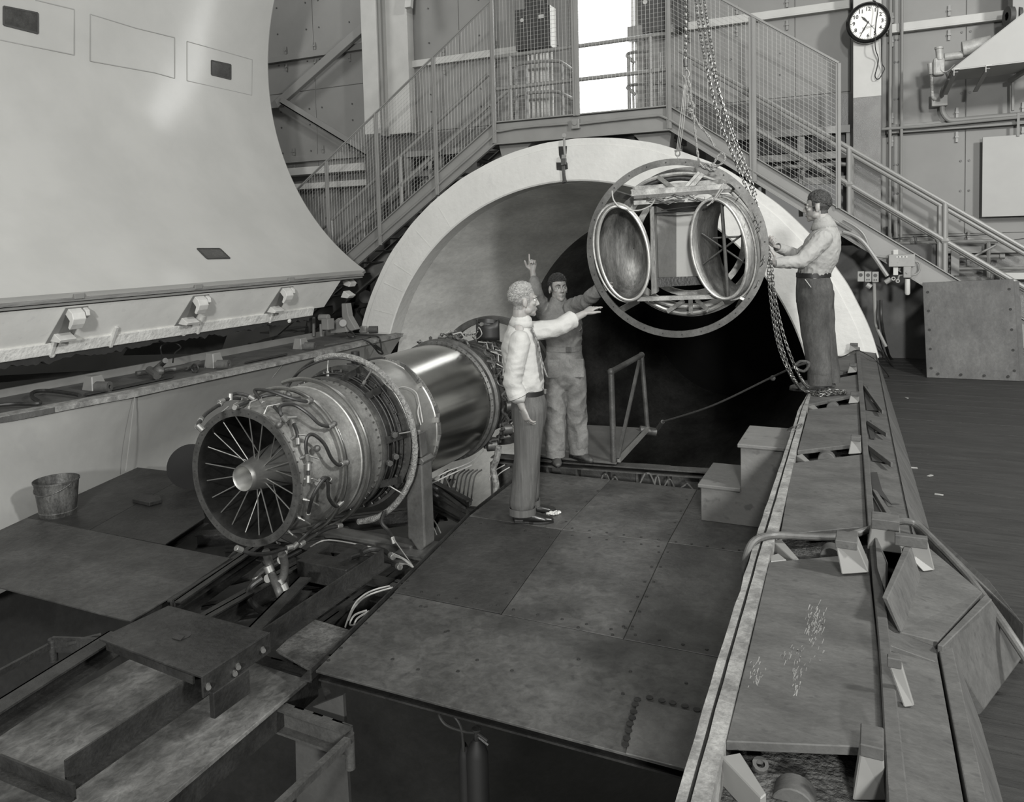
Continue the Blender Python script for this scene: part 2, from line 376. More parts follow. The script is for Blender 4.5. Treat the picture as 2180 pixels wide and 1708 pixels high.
# lower shell
SC=(-3.72,-1.0); SR=3.22
b=B(); b.lathe([(0,SR),(9.95,SR)],(SC[0],.2,SC[1]),(0,1,0),72,ref=(1,0,0),a0=PI*.55-PI*.45,a1=PI*.55+PI*.42)
sh=B()
prof=[]
for i in range(61):
    a=math.radians(-172+ (172-8)*i/60)     # from left wall foot, under, to right side
    prof.append((SC[0]+SR*math.cos(a),SC[1]+SR*math.sin(a)))
vs=[];fs=[]
for (x,z) in prof:
    for y in (.2,3,6,RY): vs.append((x,y,z))
for i in range(60):
    for j in range(3): fs.append((i*4+j,i*4+j+1,(i+1)*4+j+1,(i+1)*4+j))
sh.add(vs,fs); sh.build('lower_shell',PIT,ch,smooth=True)
b=B(); b.lathe([(0,SR),(0,SR+.02)],(SC[0],.2,SC[1]),(0,1,0),60); b.add([(SC[0]+SR*math.cos(t*PI/30),.2,SC[1]+SR*math.sin(t*PI/30)) for t in range(60)],[tuple(range(60))]); 
# left inner wall (pale), following sill edge down to the deck plates
topL=[onz(-260,950,0),onz(0,888,0),onz(284,836,0),onz(450,800,0),onz(615,765,0),onz(836,715,0)]
zb=-.82
botL=[onz(-260,1250,zb),onz(0,1130,zb),onz(57,1103,zb),onz(150,1060,zb),onz(293,995,zb),onz(450,925,zb)]
def edgeX(P,Y):
    for i in range(len(P)-1):
        if P[i+1].y>=Y or i==len(P)-2:
            t=(Y-P[i].y)/(P[i+1].y-P[i].y); return P[i].x+(P[i+1].x-P[i].x)*t
    return P[-1].x
rows=[1.5,2.5]+[3.2+i*.5 for i in range(14)]+[RY]
vs=[];fs=[]; K=8
for Y in rows:
    xt=edgeX(topL,max(Y,3.2)); xb=edgeX(botL,min(max(Y,3.2),6.5)); xb=min(xb,-6.4)
    for j in range(K+1):
        t=j/K; z=lerp(0,-1.35,t); x=lerp(xt,xb,min(1,t*1.6)) - .10*math.sin(PI*t)
        vs.append((x,Y,z))
for i in range(len(rows)-1):
    for j in range(K): fs.append((i*(K+1)+j,i*(K+1)+j+1,(i+1)*(K+1)+j+1,(i+1)*(K+1)+j))
B().add(vs,fs).build('inner_wall',INNERW,ch,smooth=True)
b=B()
for Y in (5.3,7.4):
    xt=edgeX(topL,Y)+.006; xb=edgeX(botL,Y)+.006
    b.beam((xt,Y,-.02),(xb+.0,Y,-.8),.006,.006,(0,1,0))
stuff(b.build('wall_weld',INNERW,ch))
# transition between inner wall / ring on left
b=B()
b.prism([ony(836,715,RY-.02),ony(800,1000,RY-.02),ony(1000,1100,RY-.02),ony(1000,900,RY-.02),ony(848,712,RY-.02)],(0,.02,0))
# dark rusty latch bracket at the crown of the ring
br=thing('ring_latch','rusty latch bar with dark flaked paint at the crown of the white ring','latch')
def rp(x,y,off=.03): return ony(x,y,RY-off)
pp=[(1189,312),(1207,311),(1206,326),(1203,340),(1208,348),(1209,360),(1202,362),(1207,390),(1197,392),(1199,364),(1185,362),(1184,346),(1196,346),(1190,330)]
b=B(); b.prism([rp(x,y,.016) for x,y in pp],(0,.004,0)); b.build('bare_patch',SILLD,br,label='dark bare patch in the white paint')
b=B(); b.tube([rp(1201,286,.05),rp(1201,312,.06),rp(1203,332,.06)],.018,8); b.cyl(rp(1201,288,.08),rp(1201,288,.0),.03,10); b.prism([rp(1198,330,.05),rp(1204,330,.05),rp(1206,350,.05),rp(1197,352,.05)],(0,-.04,0)); b.build('latch_arm',WALLP,br,smooth=True)
b=B(); b.prism([rp(1196,352,.03),rp(1203,352,.03),rp(1205,388,.03),rp(1199,389,.03)],(0,-.02,0)); b.box(rp(1200,344,.07),(.07,.04,.09)); b.build('latch_plate',STEELM,br,bevel=.004)

# ================================================================ LID (open, leaning over the left sill)
LC=(-4.99,3.99); LR=3.505; LY0,LY1=.6,9.5
a_s=math.atan2(.957-LC[1],-6.86-LC[0]); a_e=a_s-math.radians(165)   # from foot, over left, to the top
lid=thing('chamber_lid','enormous open half-round chamber lid with glossy pale inside, on the left','lid')
holes_px=[((8,14),(80,28),(80,71),(8,53)),((450,129),(491,138),(491,169),(450,159)),((420,530),(468,530),(489,550),(441,551))]
def lidhit(x,y,R=LR):
    v=_d(x,y); a=v.x**2+v.z**2; o=(CAM.x-LC[0],CAM.z-LC[1]); bb=2*(o[0]*v.x+o[1]*v.z); c=o[0]**2+o[1]**2-R*R
    D=bb*bb-4*a*c; t=(-bb+math.sqrt(D))/(2*a); return CAM+v*t
NA=110; NYl=24
def lp(a,y,r=LR): return V((LC[0]+r*math.cos(a),y,LC[1]+r*math.sin(a)))
vs=[];fs=[]
for i in range(NA+1):
    a=lerp(a_s,a_e,i/NA)
    for r in (LR,LR+.10):
        for j in range(NYl+1): 
            vs.append(lp(a,lerp(LY0,LY1,j/NYl),r+noise.noise((a*2.5,j*.35,0))*.006))
W=NYl+1
for i in range(NA):
    for j in range(NYl):
        o=i*2*W
        fs.append((o+j,o+j+1,o+2*W+j+1,o+2*W+j)); fs.append((o+W+j,o+W+j+1,o+3*W+j+1,o+3*W+j))
    o=i*2*W; fs.append((o+NYl,o+W+NYl,o+3*W+NYl,o+2*W+NYl)); fs.append((o,o+W,o+3*W,o+2*W))
o=NA*2*W
for j in range(NYl): fs.append((j,j+1,W+j+1,W+j)); fs.append((o+j,o+j+1,o+W+j+1,o+W+j))
B().add(vs,fs).build('shell',WHITE,lid,smooth=True,auto=40)
# outer end angle of the lid (thin edge strip)
b=B(); pth=[lp(lerp(a_s,a_e,i/80),LY1+.01,LR+.05) for i in range(81)]
b.tube(pth,.05,4); b.build('end_rim',WALLP,lid)
# window openings: dark recessed panes with thin frames
WIND=M('dark_lid_window_glass',.05,.15,var=.3,scale=5,coat=.5)
for q in holes_px:
    P=[lidhit(x,y,LR-.004) for x,y in q]; cen=sum(P,V())/4; nrm=(V((LC[0],cen.y,LC[1]))-cen).normalized()
    fr=B()
    for i in range(4): fr.beam(P[i],P[(i+1)%4],.02,.014,nrm)
    f=fr.build('window_frame',STAIRD,lid)
    B().prism(P,nrm*.004).build('window_pane',WIND,f)
# thin welded patch outlines
def outline(px,mat=WALLP,t=.010):
    P=[lidhit(x,y,LR-.002) for x,y in px]; b=B()
    for i in range(len(P)-1):
        nrm=(V((LC[0],P[i].y,LC[1]))-P[i]).normalized(); m=8
        for k in range(m):
            x0=lerp(V((*px[i],0)),V((*px[i+1],0)),k/m); x1=lerp(V((*px[i],0)),V((*px[i+1],0)),(k+1)/m)
            b.beam(lidhit(x0.x,x0.y,LR-.002),lidhit(x1.x,x1.y,LR-.002),t,.006,nrm)
    return b
for px in (((0,85),(158,117),(158,20),(75,0)),((192,30),(192,130),(330,155),(372,167),(372,80),(290,60),(192,30)),((398,172),(536,203),(537,127),(398,88),(398,172))):
    outline(px).build('patch_weld',INNERW,lid)
# lid lip: layered strip, slanted sealing face, ragged gasket
foot=lambda Y:lp(a_s,Y)
def strip(a,b2,c,d2,name,mat,y0=LY0,y1=LY1-.02,**k):  # section quad in x,z swept along Y
    return B().hexa([V((p[0],y0,p[1])) for p in (a,b2,c,d2)],[V((p[0],y1,p[1])) for p in (a,b2,c,d2)]).build(name,mat,lid,**k)
fx,fz=-6.86,.957
strip((fx+.03,fz),(fx+.03,fz-.035),(fx-.2,fz-.045),(fx-.2,fz+.01),'lip_strip',M('wooden_lip_strip',.17,.6,var=.3,scale=3,stretch=(20,1,20)),bevel=.004)
strip((fx+.005,fz-.04),(fx+.005,fz-.066),(fx-.2,fz-.08),(fx-.2,fz-.045),'lip_strip',WALLP,bevel=.004)
lx,lz=-7.20,.50
strip((fx-.03,fz-.08),(lx,lz),(lx-.3,lz+.05),(fx-.3,fz-.02),'sealing_face',M('white_sealing_face',.78,.65,var=.05,scale=3,bump=.06,bscale=30,spots=.15,spotc=.6),y1=9.0)
strip((lx+.04,lz+.02),(lx+.0,lz-.10),(lx-.12,lz-.10),(lx-.12,lz+.02),'gasket_board',M('flaking_white_board',.6,.75,var=.12,scale=6,bump=.5,bscale=26,spots=.4,spotc=.4),y1=8.75,bevel=.008)
rg=B(); vs=[];fs=[]; n=260
for i in range(n+1):
    Y=lerp(2.0,8.7,i/n); e=.05+.05*noise.noise((Y*3,0,0))+.04*noise.noise((Y*14,3,0))
    vs+=[(lx-.02,Y,lz-.08),(lx-.03,Y,lz-.11-e),(lx-.10,Y,lz-.11-e),(lx-.10,Y,lz-.08)]
for i in range(n):
    for j in range(4): fs.append((i*4+j,i*4+(j+1)%4,(i+1)*4+(j+1)%4,(i+1)*4+j))
rg.add(vs,fs).build('ragged_gasket',SILLD,lid)
for Y in (4.9,5.55,6.7,7.9):
    B().box((lx+.03,Y,lz+.0),(.05,.035,.24),Matrix.Rotation(.5,3,'Y')).build('clip',RINGW,lid,bevel=.004)
for px in ((110,755),(390,710),(615,683)):
    p=onx(px[0],px[1],lx-.03); B().ball(p,.035,10).build('lug_ball',RINGW,lid,smooth=True)
# clamp recesses with rounded hooks in the sealing face
def faceat(Y,t): return V((lerp(fx-.03,lx,t),Y,lerp(fz-.08,lz,t)))
LUG=M('lug_white_paint',.55,.5,var=.08,scale=8)
for cx,cy in ((157,660),(422,635),(607,615)):
    v=_d(cx,cy); p0=V((fx-.03,0,fz-.08)); p1=V((lx,0,lz)); nn=V((-(p1-p0).z,0,(p1-p0).x)).normalized()
    P=onpl(cx,cy,p0,nn); Y=P.y
    if nn.x<0: nn=-nn
    h=B(); 
    q=[faceat(Y-.10,.03),faceat(Y+.13,.03),faceat(Y+.13,.97),faceat(Y-.13,.97)]
    h.prism([x+nn*.004 for x in q],nn*.003); rc=h.build('clamp_recess',STAIR,lid,label='grey recess in the sealing face')
    up=(p0-p1).normalized()
    h=B(); 
    prof=[(.0,.0),(.10,.0),(.17,-.05),(.19,-.13),(.19,-.22),(.15,-.22),(.12,-.12),(.0,-.1)]
    base=faceat(Y,.06)
    P0=[base+nn*a*.7+up*bq*.7+V((0,-.07,0)) for a,bq in prof]
    h.prism(P0,(0,.135,0)); h.build('hook',LUG,rc,bevel=.006)
    h=B(); P0=[base+nn*a*.7+up*bq*.7+V((0,.085,0)) for a,bq in ((0,0),(.07,0),(.12,-.05),(.10,-.12),(0,-.12))]
    h.prism(P0,(0,.045,0)); h.build('hook_end',LUG,rc,bevel=.006)
    h=B(); base=faceat(Y,.70); P0=[base+nn*a*.7+up*bq*.7+V((0,-.09,0)) for a,bq in ((0,.0),(.16,.02),(.16,-.03),(.0,-.14))]
    h.prism(P0,(0,.17,0)); h.build('shelf_lug',LUG,rc,bevel=.004)
for cx in (168,422,620): 
    B().box(onx(cx,641-(641-582)*cx/773-2,fx+.03)+V((0,0,-.02)),(.02,.10,.05)).build('lip_tab',WALLP,lid,bevel=.003)
# hinge arm and end hook at the far corner
hb=thing('hinge_arm','grey cast hinge arm with round pivot at the far left end of the sill','hinge')
P=lambda x,y,Y=9.6:ony(x,y,Y)
B().prism([P(737,645),P(748,645),P(752,672),P(768,700),P(756,704),P(745,690),P(738,672)],(0,-.12,0)).build('arm',STAIR,hb,bevel=.01)
B().prism([P(715,700),P(722,682),P(732,675),P(742,684),P(752,705),P(716,708)],(0,-.14,0)).cyl(P(730,688,9.42),P(730,688,9.5),.06,14).build('pivot_plate',STAIR,hb,bevel=.008)
B().box(P(698,690,9.2),(.12,.15,.16)).tube([P(680,676,9.2),P(700,676,9.2)],.05,8).tube([P(668,676,9.3),P(668,716,9.3)],.025,8).tube([P(683,690,9.3),P(684,716,9.3)],.025,8).build('motor_block',STAIR,hb,bevel=.01)
B().prism([P(742,598,9.5),P(752,594,9.5),P(760,602,9.5),P(756,610,9.5),P(744,606,9.5)],(0,-.15,0)).prism([P(744,618,9.5),P(758,628,9.5),P(752,634,9.5),P(738,632,9.5)],(0,-.15,0)).build('end_hook',LUG,hb,bevel=.008,label='white end hook')
# dark machinery behind lid end
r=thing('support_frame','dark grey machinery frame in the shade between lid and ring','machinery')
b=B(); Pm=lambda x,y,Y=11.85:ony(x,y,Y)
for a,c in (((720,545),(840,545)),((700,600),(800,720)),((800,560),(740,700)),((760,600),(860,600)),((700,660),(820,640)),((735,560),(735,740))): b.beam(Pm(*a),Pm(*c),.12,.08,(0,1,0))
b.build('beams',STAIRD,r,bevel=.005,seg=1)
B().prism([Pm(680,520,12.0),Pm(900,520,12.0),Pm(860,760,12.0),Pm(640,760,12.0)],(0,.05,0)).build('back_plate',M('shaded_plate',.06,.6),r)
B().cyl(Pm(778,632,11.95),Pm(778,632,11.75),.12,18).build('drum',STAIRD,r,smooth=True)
# sheets lying in the dark gap between lid and sill
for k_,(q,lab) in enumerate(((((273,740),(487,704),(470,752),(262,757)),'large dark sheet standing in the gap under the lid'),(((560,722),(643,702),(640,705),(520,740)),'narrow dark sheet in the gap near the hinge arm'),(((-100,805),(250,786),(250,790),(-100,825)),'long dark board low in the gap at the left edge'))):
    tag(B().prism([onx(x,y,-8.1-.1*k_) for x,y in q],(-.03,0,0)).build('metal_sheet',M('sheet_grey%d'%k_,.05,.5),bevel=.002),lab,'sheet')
# ================================================================ RIGHT SILL (top of the lower shell flange)
def ip(tab,y):
    if y<=tab[0][0]: (a,b),(c,d)=tab[0],tab[1]
    else:
        for i in range(len(tab)-1):
            (a,b),(c,d)=tab[i],tab[i+1]
            if y<=c: break
    return b+(d-b)*(y-a)/(c-a)
def tabz(px,z): 
    P=sorted((onz(x,y,z) for x,y in px),key=lambda p:p.y); return [(p.y,p.x) for p in P]
T_in=tabz(((1462,1624),(1520,1430),(1581,1237),(1616,1122),(1676,945),(1700,870),(1718,839)),0)
T_rr=tabz(((1515,1705),(1575,1450),(1644,1165),(1660,1122),(1697,955),(1726,840)),0)
T_cl=tabz(((1885,1640),(1872,1400),(1846,1110),(1836,960),(1822,748)),0)
T_cr=tabz(((1925,1640),(1898,1400),(1862,1110),(1848,960),(1831,748)),0)
T_rg=tabz(((2046,1640),(1995,1370),(1934,1100),(1905,960),(1869,775)),-.05)
T_bs=tabz(((2118,1640),(2080,1506),(1979,1122),(1925,940),(1867,756)),-.34)
YS=[1.7,2.0,2.5,3,3.5,4,4.6,5.2,6,7,8,9,10.13]
sill=thing('right_sill','long board-covered sill on the right with flaked white inner rail, running to the ring','sill')
def sweep(fa,fb,name,mat,ys=YS,t=.05,parent=None,**k):   # fa(Y),fb(Y): top edges; thickness t down
    vs=[];fs=[]
    for Y in ys:
        a=fa(Y); b_=fb(Y); vs+=[a,b_,b_-V((0,0,t)),a-V((0,0,t))]
    n=len(ys)
    for i in range(n-1):
        for j in range(4): fs.append((i*4+j,i*4+(j+1)%4,(i+1)*4+(j+1)%4,(i+1)*4+j))
    fs+= [(0,1,2,3),(n*4-4,n*4-3,n*4-2,n*4-1)]
    return B().add(vs,fs).build(name,mat,parent or sill,**k)
def E2(T,z,dx=0): return lambda Y:V((ip(T,Y)+dx,Y,z))
def mixT(A,C,t,z): return lambda Y:V((lerp(ip(A,Y),ip(C,Y),t),Y,z))
YF=[1.7+i*.14 for i in range(61)]
def jag(f,amp,s): return lambda Y:f(Y)+V((noise.noise((Y*6,s,0))*amp,0,noise.noise((Y*8,s+4,0))*amp*.6))
sweep(jag(mixT(T_in,T_rr,-.02,-.005),.006,1),mixT(T_in,T_rr,.30,-.005),'rail_strip',SILLW,YF,t=.16,bevel=.004,seg=1)
sweep(mixT(T_in,T_rr,.30,-.022),mixT(T_in,T_rr,.45,-.022),'rail_groove',SILL,YF,t=.12)
sweep(jag(mixT(T_in,T_rr,.45,.006),.003,2),mixT(T_in,T_rr,1.,.006),'rail_cap',SILLW,YF,t=.14,bevel=.006,seg=2)
sweep(mixT(T_in,T_rr,0.02,-.15),mixT(T_in,T_rr,.6,-.15),'rail_web',STAIR,t=.7)
sweep(E2(T_rr,-.10),E2(T_cl,-.10),'trough',M('gritty_trough',.07,.9,var=.5,scale=40,bump=1.,bscale=60),t=.02)
sweep(E2(T_cl,.02),E2(T_cr,.02),'center_rail',SILL,YF,t=.13,bevel=.004,seg=1)
sweep(E2(T_cr,-.03),lambda Y:V((ip(T_rg,Y),Y,-.05)),'outer_board',SILL,[y for y in YS if y>=4.0],t=.03)
sweep(E2(T_cr,-.03,.0),lambda Y:V((ip(T_rg,Y)*.96,Y,-.05)),'outer_board',SILL,[1.7,2.0,2.5,3,3.3],t=.03)
sweep(lambda Y:V((ip(T_rg,Y),Y,-.04)),lambda Y:V((ip(T_bs,Y),Y,-.34)),'side_board',SILL,[y for y in YS if y>=4.0],t=.03)
sweep(lambda Y:V((ip(T_rg,Y),Y,-.04)),lambda Y:V((ip(T_rg,Y)+.045,Y,-.04)),'edge_board',SILL,[1.7,2.2,2.7,3.0],t=.05,bevel=.004)
sweep(lambda Y:V((ip(T_rg,Y)+.045,Y,-.05)),lambda Y:V((ip(T_bs,Y),Y,-.34)),'side_board',SILL,[1.7,2.2,2.7,3.05],t=.02)
def Pz(z,*px): return [onz(x,y,z) for x,y in px]
def slab(px,z,t,name,mat,parent,**k):
    return B().prism([p-V((0,0,t)) for p in Pz(z,*px)],(0,0,t)).build(name,mat,parent,**k)
for q in (((1637,1197),(1846,1178),(1872,1400),(1884,1592),(1545,1578),(1590,1400)),
          ((1687,986),(1836,967),(1846,1121),(1661,1138)),
          ((1721,873),(1829,858),(1834,944),(1698,960)),
          ((1729,815),(1826,797),(1829,838),(1720,862)),
          ((1738,775),(1822,752),(1825,786),(1733,806))):
    slab(q,-.002,.028,'cover_board',SILL,sill,bevel=.003,seg=1)
# pale paint scuffs on the nearest board
b=B(); random.seed(21)
for cx,cy,sx,sy,n_ in ((1735,1340,22,55,70),(1690,1400,30,30,30),(1612,1430,18,32,34),(1695,1445,10,40,26),(1740,1320,14,24,30)):
    for k in range(n_):
        x=random.gauss(cx,sx*.5); y=random.gauss(cy,sy*.5); L_=random.uniform(3,12); p=onz(x,y,-.0012); q=onz(x-L_*.35+random.uniform(-2,2),y+L_,-.0012); t_=(q-p).normalized().cross(V((0,0,1)))*random.uniform(.0006,.0022)
        b.add([p-t_,p+t_,q+t_*.4,q-t_*.4],[(0,1,2,3)])
stuff(b.build('paint_scuffs',M('scuff_white',.22,.8,var=.2),sill))
# lug brackets standing between the boards (vertical plates with thick caps)
def lug(top,bot,name='lug_bracket',h=None,thk=.05,mat=STAIR,parent=None,z=0.0):
    bl=[onz(x,y,z) for x,y in bot]; Y0=(bl[0].y+bl[1].y)/2
    tl=[ony(x,y,Y0) for x,y in top]
    b=B(); b.prism([bl[0],bl[1],tl[1],tl[0]],(0,thk,0)); 
    o=b.build(name,mat,parent or sill,bevel=.004,seg=1)
    c=B(); c.box2((min(tl[0].x,tl[1].x)-.002,Y0-.004,tl[0].z-.012),(max(tl[0].x,tl[1].x)+.002,Y0+thk+.004,max(tl[0].z,tl[1].z)+.006)); c.build('lug_cap',SILL,o,bevel=.003,seg=1)
    return o
lug(((1856,1120),(1914,1114)),((1846,1170),(1921,1180)),thk=.10)
lug(((1779,1160),(1824,1158)),((1792,1224),(1850,1220)),thk=.11,z=.01)
lug(((1812,935),(1832,933)),((1806,968),(1834,966)),thk=.05)
lug(((1811,840),(1829,838)),((1806,860),(1829,858)),thk=.05)
lug(((1809,778),(1823,776)),((1804,795),(1824,793)),thk=.05)
lug(((1810,734),(1826,733)),((1807,750),(1828,748)),thk=.05)
lug(((1832,1600),(1880,1598)),((1815,1706),(1888,1706)),thk=.09,z=-.08)
lug(((1906,1155),(1974,1150)),((1966,1218),(1990,1215)),thk=.03,name='inner_bracket')
# rollers
def roller(x0,x1,yt,yb,z,lab=None):
    a=onz((x0+x1)/2,yb,z); pr=(onz(x1,yb,z)-onz(x0,yb,z)).length/2
    b=B(); c=a+V((0,.03,pr*.35)); b.lathe([(0,.001),(0,pr),(.07,pr),(.07,.001)],c,(0,-1,0),22,ref=(1,0,0)); b.lathe([(.072,.0),(.072,pr*.38)],c,(0,-1,0),14,ref=(1,0,0))
    return b.build('roller',SILL,sill,smooth=True,bevel=.003,seg=1)
roller(1742,1778,955,984,-.04); roller(1760,1786,856,872,-.04); roller(1748,1792,1146,1188,-.05); roller(1646,1738,1618,1720,-.14)
# white angled brackets on the inner side of each gap
for q in (((1642,1150),(1664,1148),(1701,1190),(1690,1194)),((1639,1183),(1657,1178),(1675,1192),(1640,1196)),((1695,970),(1708,966),(1725,982),(1715,984)),((1534,1610),(1576,1602),(1632,1690),(1620,1700)),((1720,866),(1733,861),(1742,870),(1733,873))):
    slab(q,-.015,.08,'corner_bracket',STAIR,sill,bevel=.003,seg=1)
b=B(); p=onz(1618,1632,-.07); b.lathe([(-.01,.012),(.0,.022),(.012,.022),(.012,.012)],p,(.2,-.4,1),12); b.build('loose_nut',SILL,sill,smooth=True)
# dark wedge openings with gusset fins on the outer board
for q in (((1838,822),(1847,823),(1854,853),(1879,874),(1845,872)),((1844,897),(1855,895),(1864,933),(1853,933)),((1859,901),(1888,921),(1863,919)),((1847,949),(1898,984),(1857,980)),((1853,1006),(1867,1005),(1878,1044),(1897,1072),(1915,1073),(1898,1074),(1857,1041))):
    slab(q,-.022,.004,'wedge_slot',SILLD,sill)
for q in (((1838,820),(1842,820),(1881,874),(1877,874)),((1845,895),(1849,895),(1890,922),(1886,922)),((1846,946),(1850,947),(1901,985),(1896,985)),((1856,1040),(1867,1045),(1898,1092),(1888,1094))):
    slab(q,.012,.03,'gusset_fin',SILL,sill,bevel=.002,seg=1)
# built-up hatch box by the near end
hx=thing('sill_hatch_box','slanted wooden hatch box with upright fin board beside the nearest roller gap','hatch')
def Pq(*a): return [onz(x,y,z) for x,y,z in a]
B().hexa(Pq((1877,1271,.09),(1889,1276,.09),(1940,1165,.09),(1931,1148,.09)),Pq((1912,1345,-.03),(1920,1348,-.03),(1965,1245,-.03),(1958,1235,-.03))).build('fin_board',SILL,hx,bevel=.003,seg=1)
B().prism([p-V((0,0,.03)) for p in Pq((1936,1145,.02),(1960,1150,.02),(2092,1262,-.03),(1996,1366,-.03),(1914,1345,-.03))],(0,0,.03)).build('hatch_lid',SILL,hx,bevel=.003,seg=1)
B().prism([p-V((0,0,.03)) for p in Pq((1995,1372,-.02),(2008,1376,-.02),(2112,1276,-.02),(2098,1264,-.02))],(0,0,.03)).build('edge_board',SILL,hx,bevel=.003,seg=1)
B().hexa(Pq((2013,1378,-.03),(2110,1279,-.03),(2178,1398,-.26),(2096,1510,-.30)),[p-V((.03,.0,.05)) for p in Pq((2013,1378,-.03),(2110,1279,-.03),(2178,1398,-.26),(2096,1510,-.30))]).build('side_flap',SILL,hx,bevel=.003,seg=1)
B().hexa(Pq((1944,1110,-.04),(1955,1106,-.04),(2105,1235,-.1),(2180,1330,-.16)),[p-V((.0,.0,.2)) for p in Pq((1944,1110,-.04),(1955,1106,-.04),(2105,1235,-.1),(2180,1330,-.16))]).build('edge_batten',SILL,hx,bevel=.003,seg=1)
B().prism([p-V((0,0,.02)) for p in Pq((1880,1330,-.005),(1882,1370,-.005),(1994,1410,-.045))],(0,0,.02)).build('corner_gusset',SILL,hx,bevel=.002,seg=1)
lug(((1890,1412),(1918,1408)),((1925,1508),(1947,1505)),thk=.02,name='bent_bracket',parent=hx,z=-.03)
B().hexa(Pq((1862,1130,.06),(1885,1200,.05),(1885,1262,.05),(1868,1210,.05)),Pq((1866,1130,-.03),(1890,1200,-.03),(1890,1262,-.03),(1872,1210,-.03))).build('inner_cheek',SILL,hx)
# grey hose laid over the sill
hp=[(1584,1236,-.16),(1588,1190,-.05),(1606,1152,.02),(1650,1140,.02),(1720,1143,.02),(1790,1143,.02),(1850,1128,.03),(1884,1118,.10),(1922,1110,.03),(1955,1120,0),(2000,1163,-.02),(2058,1225,-.05),(2108,1290,-.08),(2150,1350,-.12),(2200,1425,-.2)]
tag(B().tube(smoothpath([onz(*q) for q in hp],8),.0165,10).build('hose',GREYR,smooth=True),'thick grey hose lying across the right sill and over the hatch box','hose')
# thin black cable along the far end of the sill, coil on the hall floor
hp=[(1770,766,.02),(1800,757,.02),(1822,746,.03),(1842,753,.0),(1865,768,-.03),(1888,795,-.25),(1895,803,-.34),(1915,795,-.34),(1900,790,-.34),(1890,802,-.34),(1920,808,-.34),(1935,800,-.34),(1915,785,-.33)]
tag(B().tube(smoothpath([onz(*q) for q in hp],6),.006,6).build('cable',BLACKR,smooth=True),'thin black cable crossing the far end of the right sill and coiled on the floor','cable')
t=tag(B().tube(smoothpath([onz(*q) for q in ((1676,916,-.04),(1690,908,.015),(1704,903,.015),(1708,905,.015),(1700,912,.012),(1680,921,-.02))],6),.005,6).build('tie_wire',GREYR,smooth=True),'loop of wire tied round the white inner rail above the step box','wire')
# ================================================================ LEFT SILL
ls=thing('left_sill','far left sill shelf with row of lug blocks above the pale chamber wall','sill')
T_l=[(3.2,edgeX(topL,3.2))]+[(Y,edgeX(topL,Y)) for Y in (4.1,5.3,6.2,7.5,9.8,10.1)]
YL=[2.6,3.2,4,5,6,7,8,9,10.0]
sweep(lambda Y:V((ip(T_l,Y),Y,.0)),lambda Y:V((ip(T_l,Y)-1.02,Y,.0)),'shelf',SILL,YL,t=.05,parent=ls)
sweep(jag(lambda Y:V((ip(T_l,Y)+.012,Y,.004)),.006,5),lambda Y:V((ip(T_l,Y)-.12,Y,.012)),'edge_crust',SILLW,YF,t=.05,parent=ls)
sweep(lambda Y:V((-7.66,Y,.075)),lambda Y:V((-7.70,Y,.075)),'outer_flange',STAIR,YL,t=.3,parent=ls,bevel=.004,seg=1)
for q in (((690,735),(730,728),(790,716),(740,716)),):
    slab(q,.022,.02,'loose_board',SILL,ls,bevel=.003,seg=1)
b=B(); 
for q in (((522,771),(612,752),(610,756),(520,774)),((180,838),(369,799),(369,804),(182,843))): b.prism(Pz(.012,*q),(0,0,.004))
b.build('dark_slot',SILLD,ls)
for i,(x,yt,yb,w_) in enumerate(((189,802,832,26),(447,753,784,22),(634,721,744,19),(773,695,708,15))):
    bb=onz(x,yb,0); tt=ony(x,yt,bb.y); hw=(onz(x+w_/2,yb,0)-onz(x-w_/2,yb,0)).length/2
    b=B(); H=tt.z; b.hexa([bb+V((-hw*1.2,-.02,0)),bb+V((hw*1.2,-.02,0)),bb+V((hw*1.2,.16,0)),bb+V((-hw*1.2,.16,0))],[bb+V((-hw*.85,0,H)),bb+V((hw*.85,0,H)),bb+V((hw*.85,.12,H)),bb+V((-hw*.85,.12,H))])
    o=b.build('lug_block',STAIR,ls,bevel=.006,seg=1)
    r_=B(); c=bb+V((hw*2.2,-.02,.05)); r_.lathe([(0,.02),(0,.055),(.14,.055),(.14,.02),(0,.02)],c,(.9,.3,0),16); r_.build('roller',SILL,o,smooth=True)
# pipes and valve lying on the left sill
v=thing('valve_fitting','dark pipe fittings with small handwheel lying on the left sill shelf','valve')
Pl=lambda x,y,z=.06:onz(x,y,z)
B().tube([Pl(290,796),Pl(330,790),Pl(372,786),Pl(408,778)],.028,10).tube([Pl(396,781),Pl(423,774)],.04,10).tube([Pl(325,791),Pl(345,775,.14),Pl(352,768,.2)],.03,8).tube([Pl(335,800),Pl(318,788,.1)],.045,10).build('pipe_run',STEELM,v,smooth=True)
c=Pl(415,785,.05)
t_=[c+V((.05*math.cos(a*PI/8),0,.05*math.sin(a*PI/8))) for a in range(16)]
B().tube(t_,.009,6,closed=True).tube([c+V((-.05,0,0)),c+V((.05,0,0))],.006,6).tube([c+V((0,0,-.05)),c+V((0,0,.05))],.006,6).build('handwheel',STEELD,v,smooth=True)
B().ball(Pl(338,790,.1),.07,12,sc=(1.1,.8,.8)).build('valve_body',STEELM,v,smooth=True)
B().tube(smoothpath([Pl(350,770,.18),onx(343,750,-7.3),onx(345,735,-7.35),onx(370,730,-7.4),onx(385,740,-7.35),onx(372,752,-7.3),Pl(368,772,.12)],6),.008,6).build('thin_line',BLACKR,v,smooth=True)
tag(B().tube(smoothpath([Pl(-20,865,.04),Pl(30,860,.04),Pl(60,860,.04),Pl(85,858,.04),Pl(68,845,.05),Pl(72,835,.06),Pl(100,832,.05),Pl(150,838,.04),Pl(170,842,.04)],8),.018,8).build('hose',BLACKR,smooth=True),'black hose looping on the left sill at the left edge of the picture','hose')
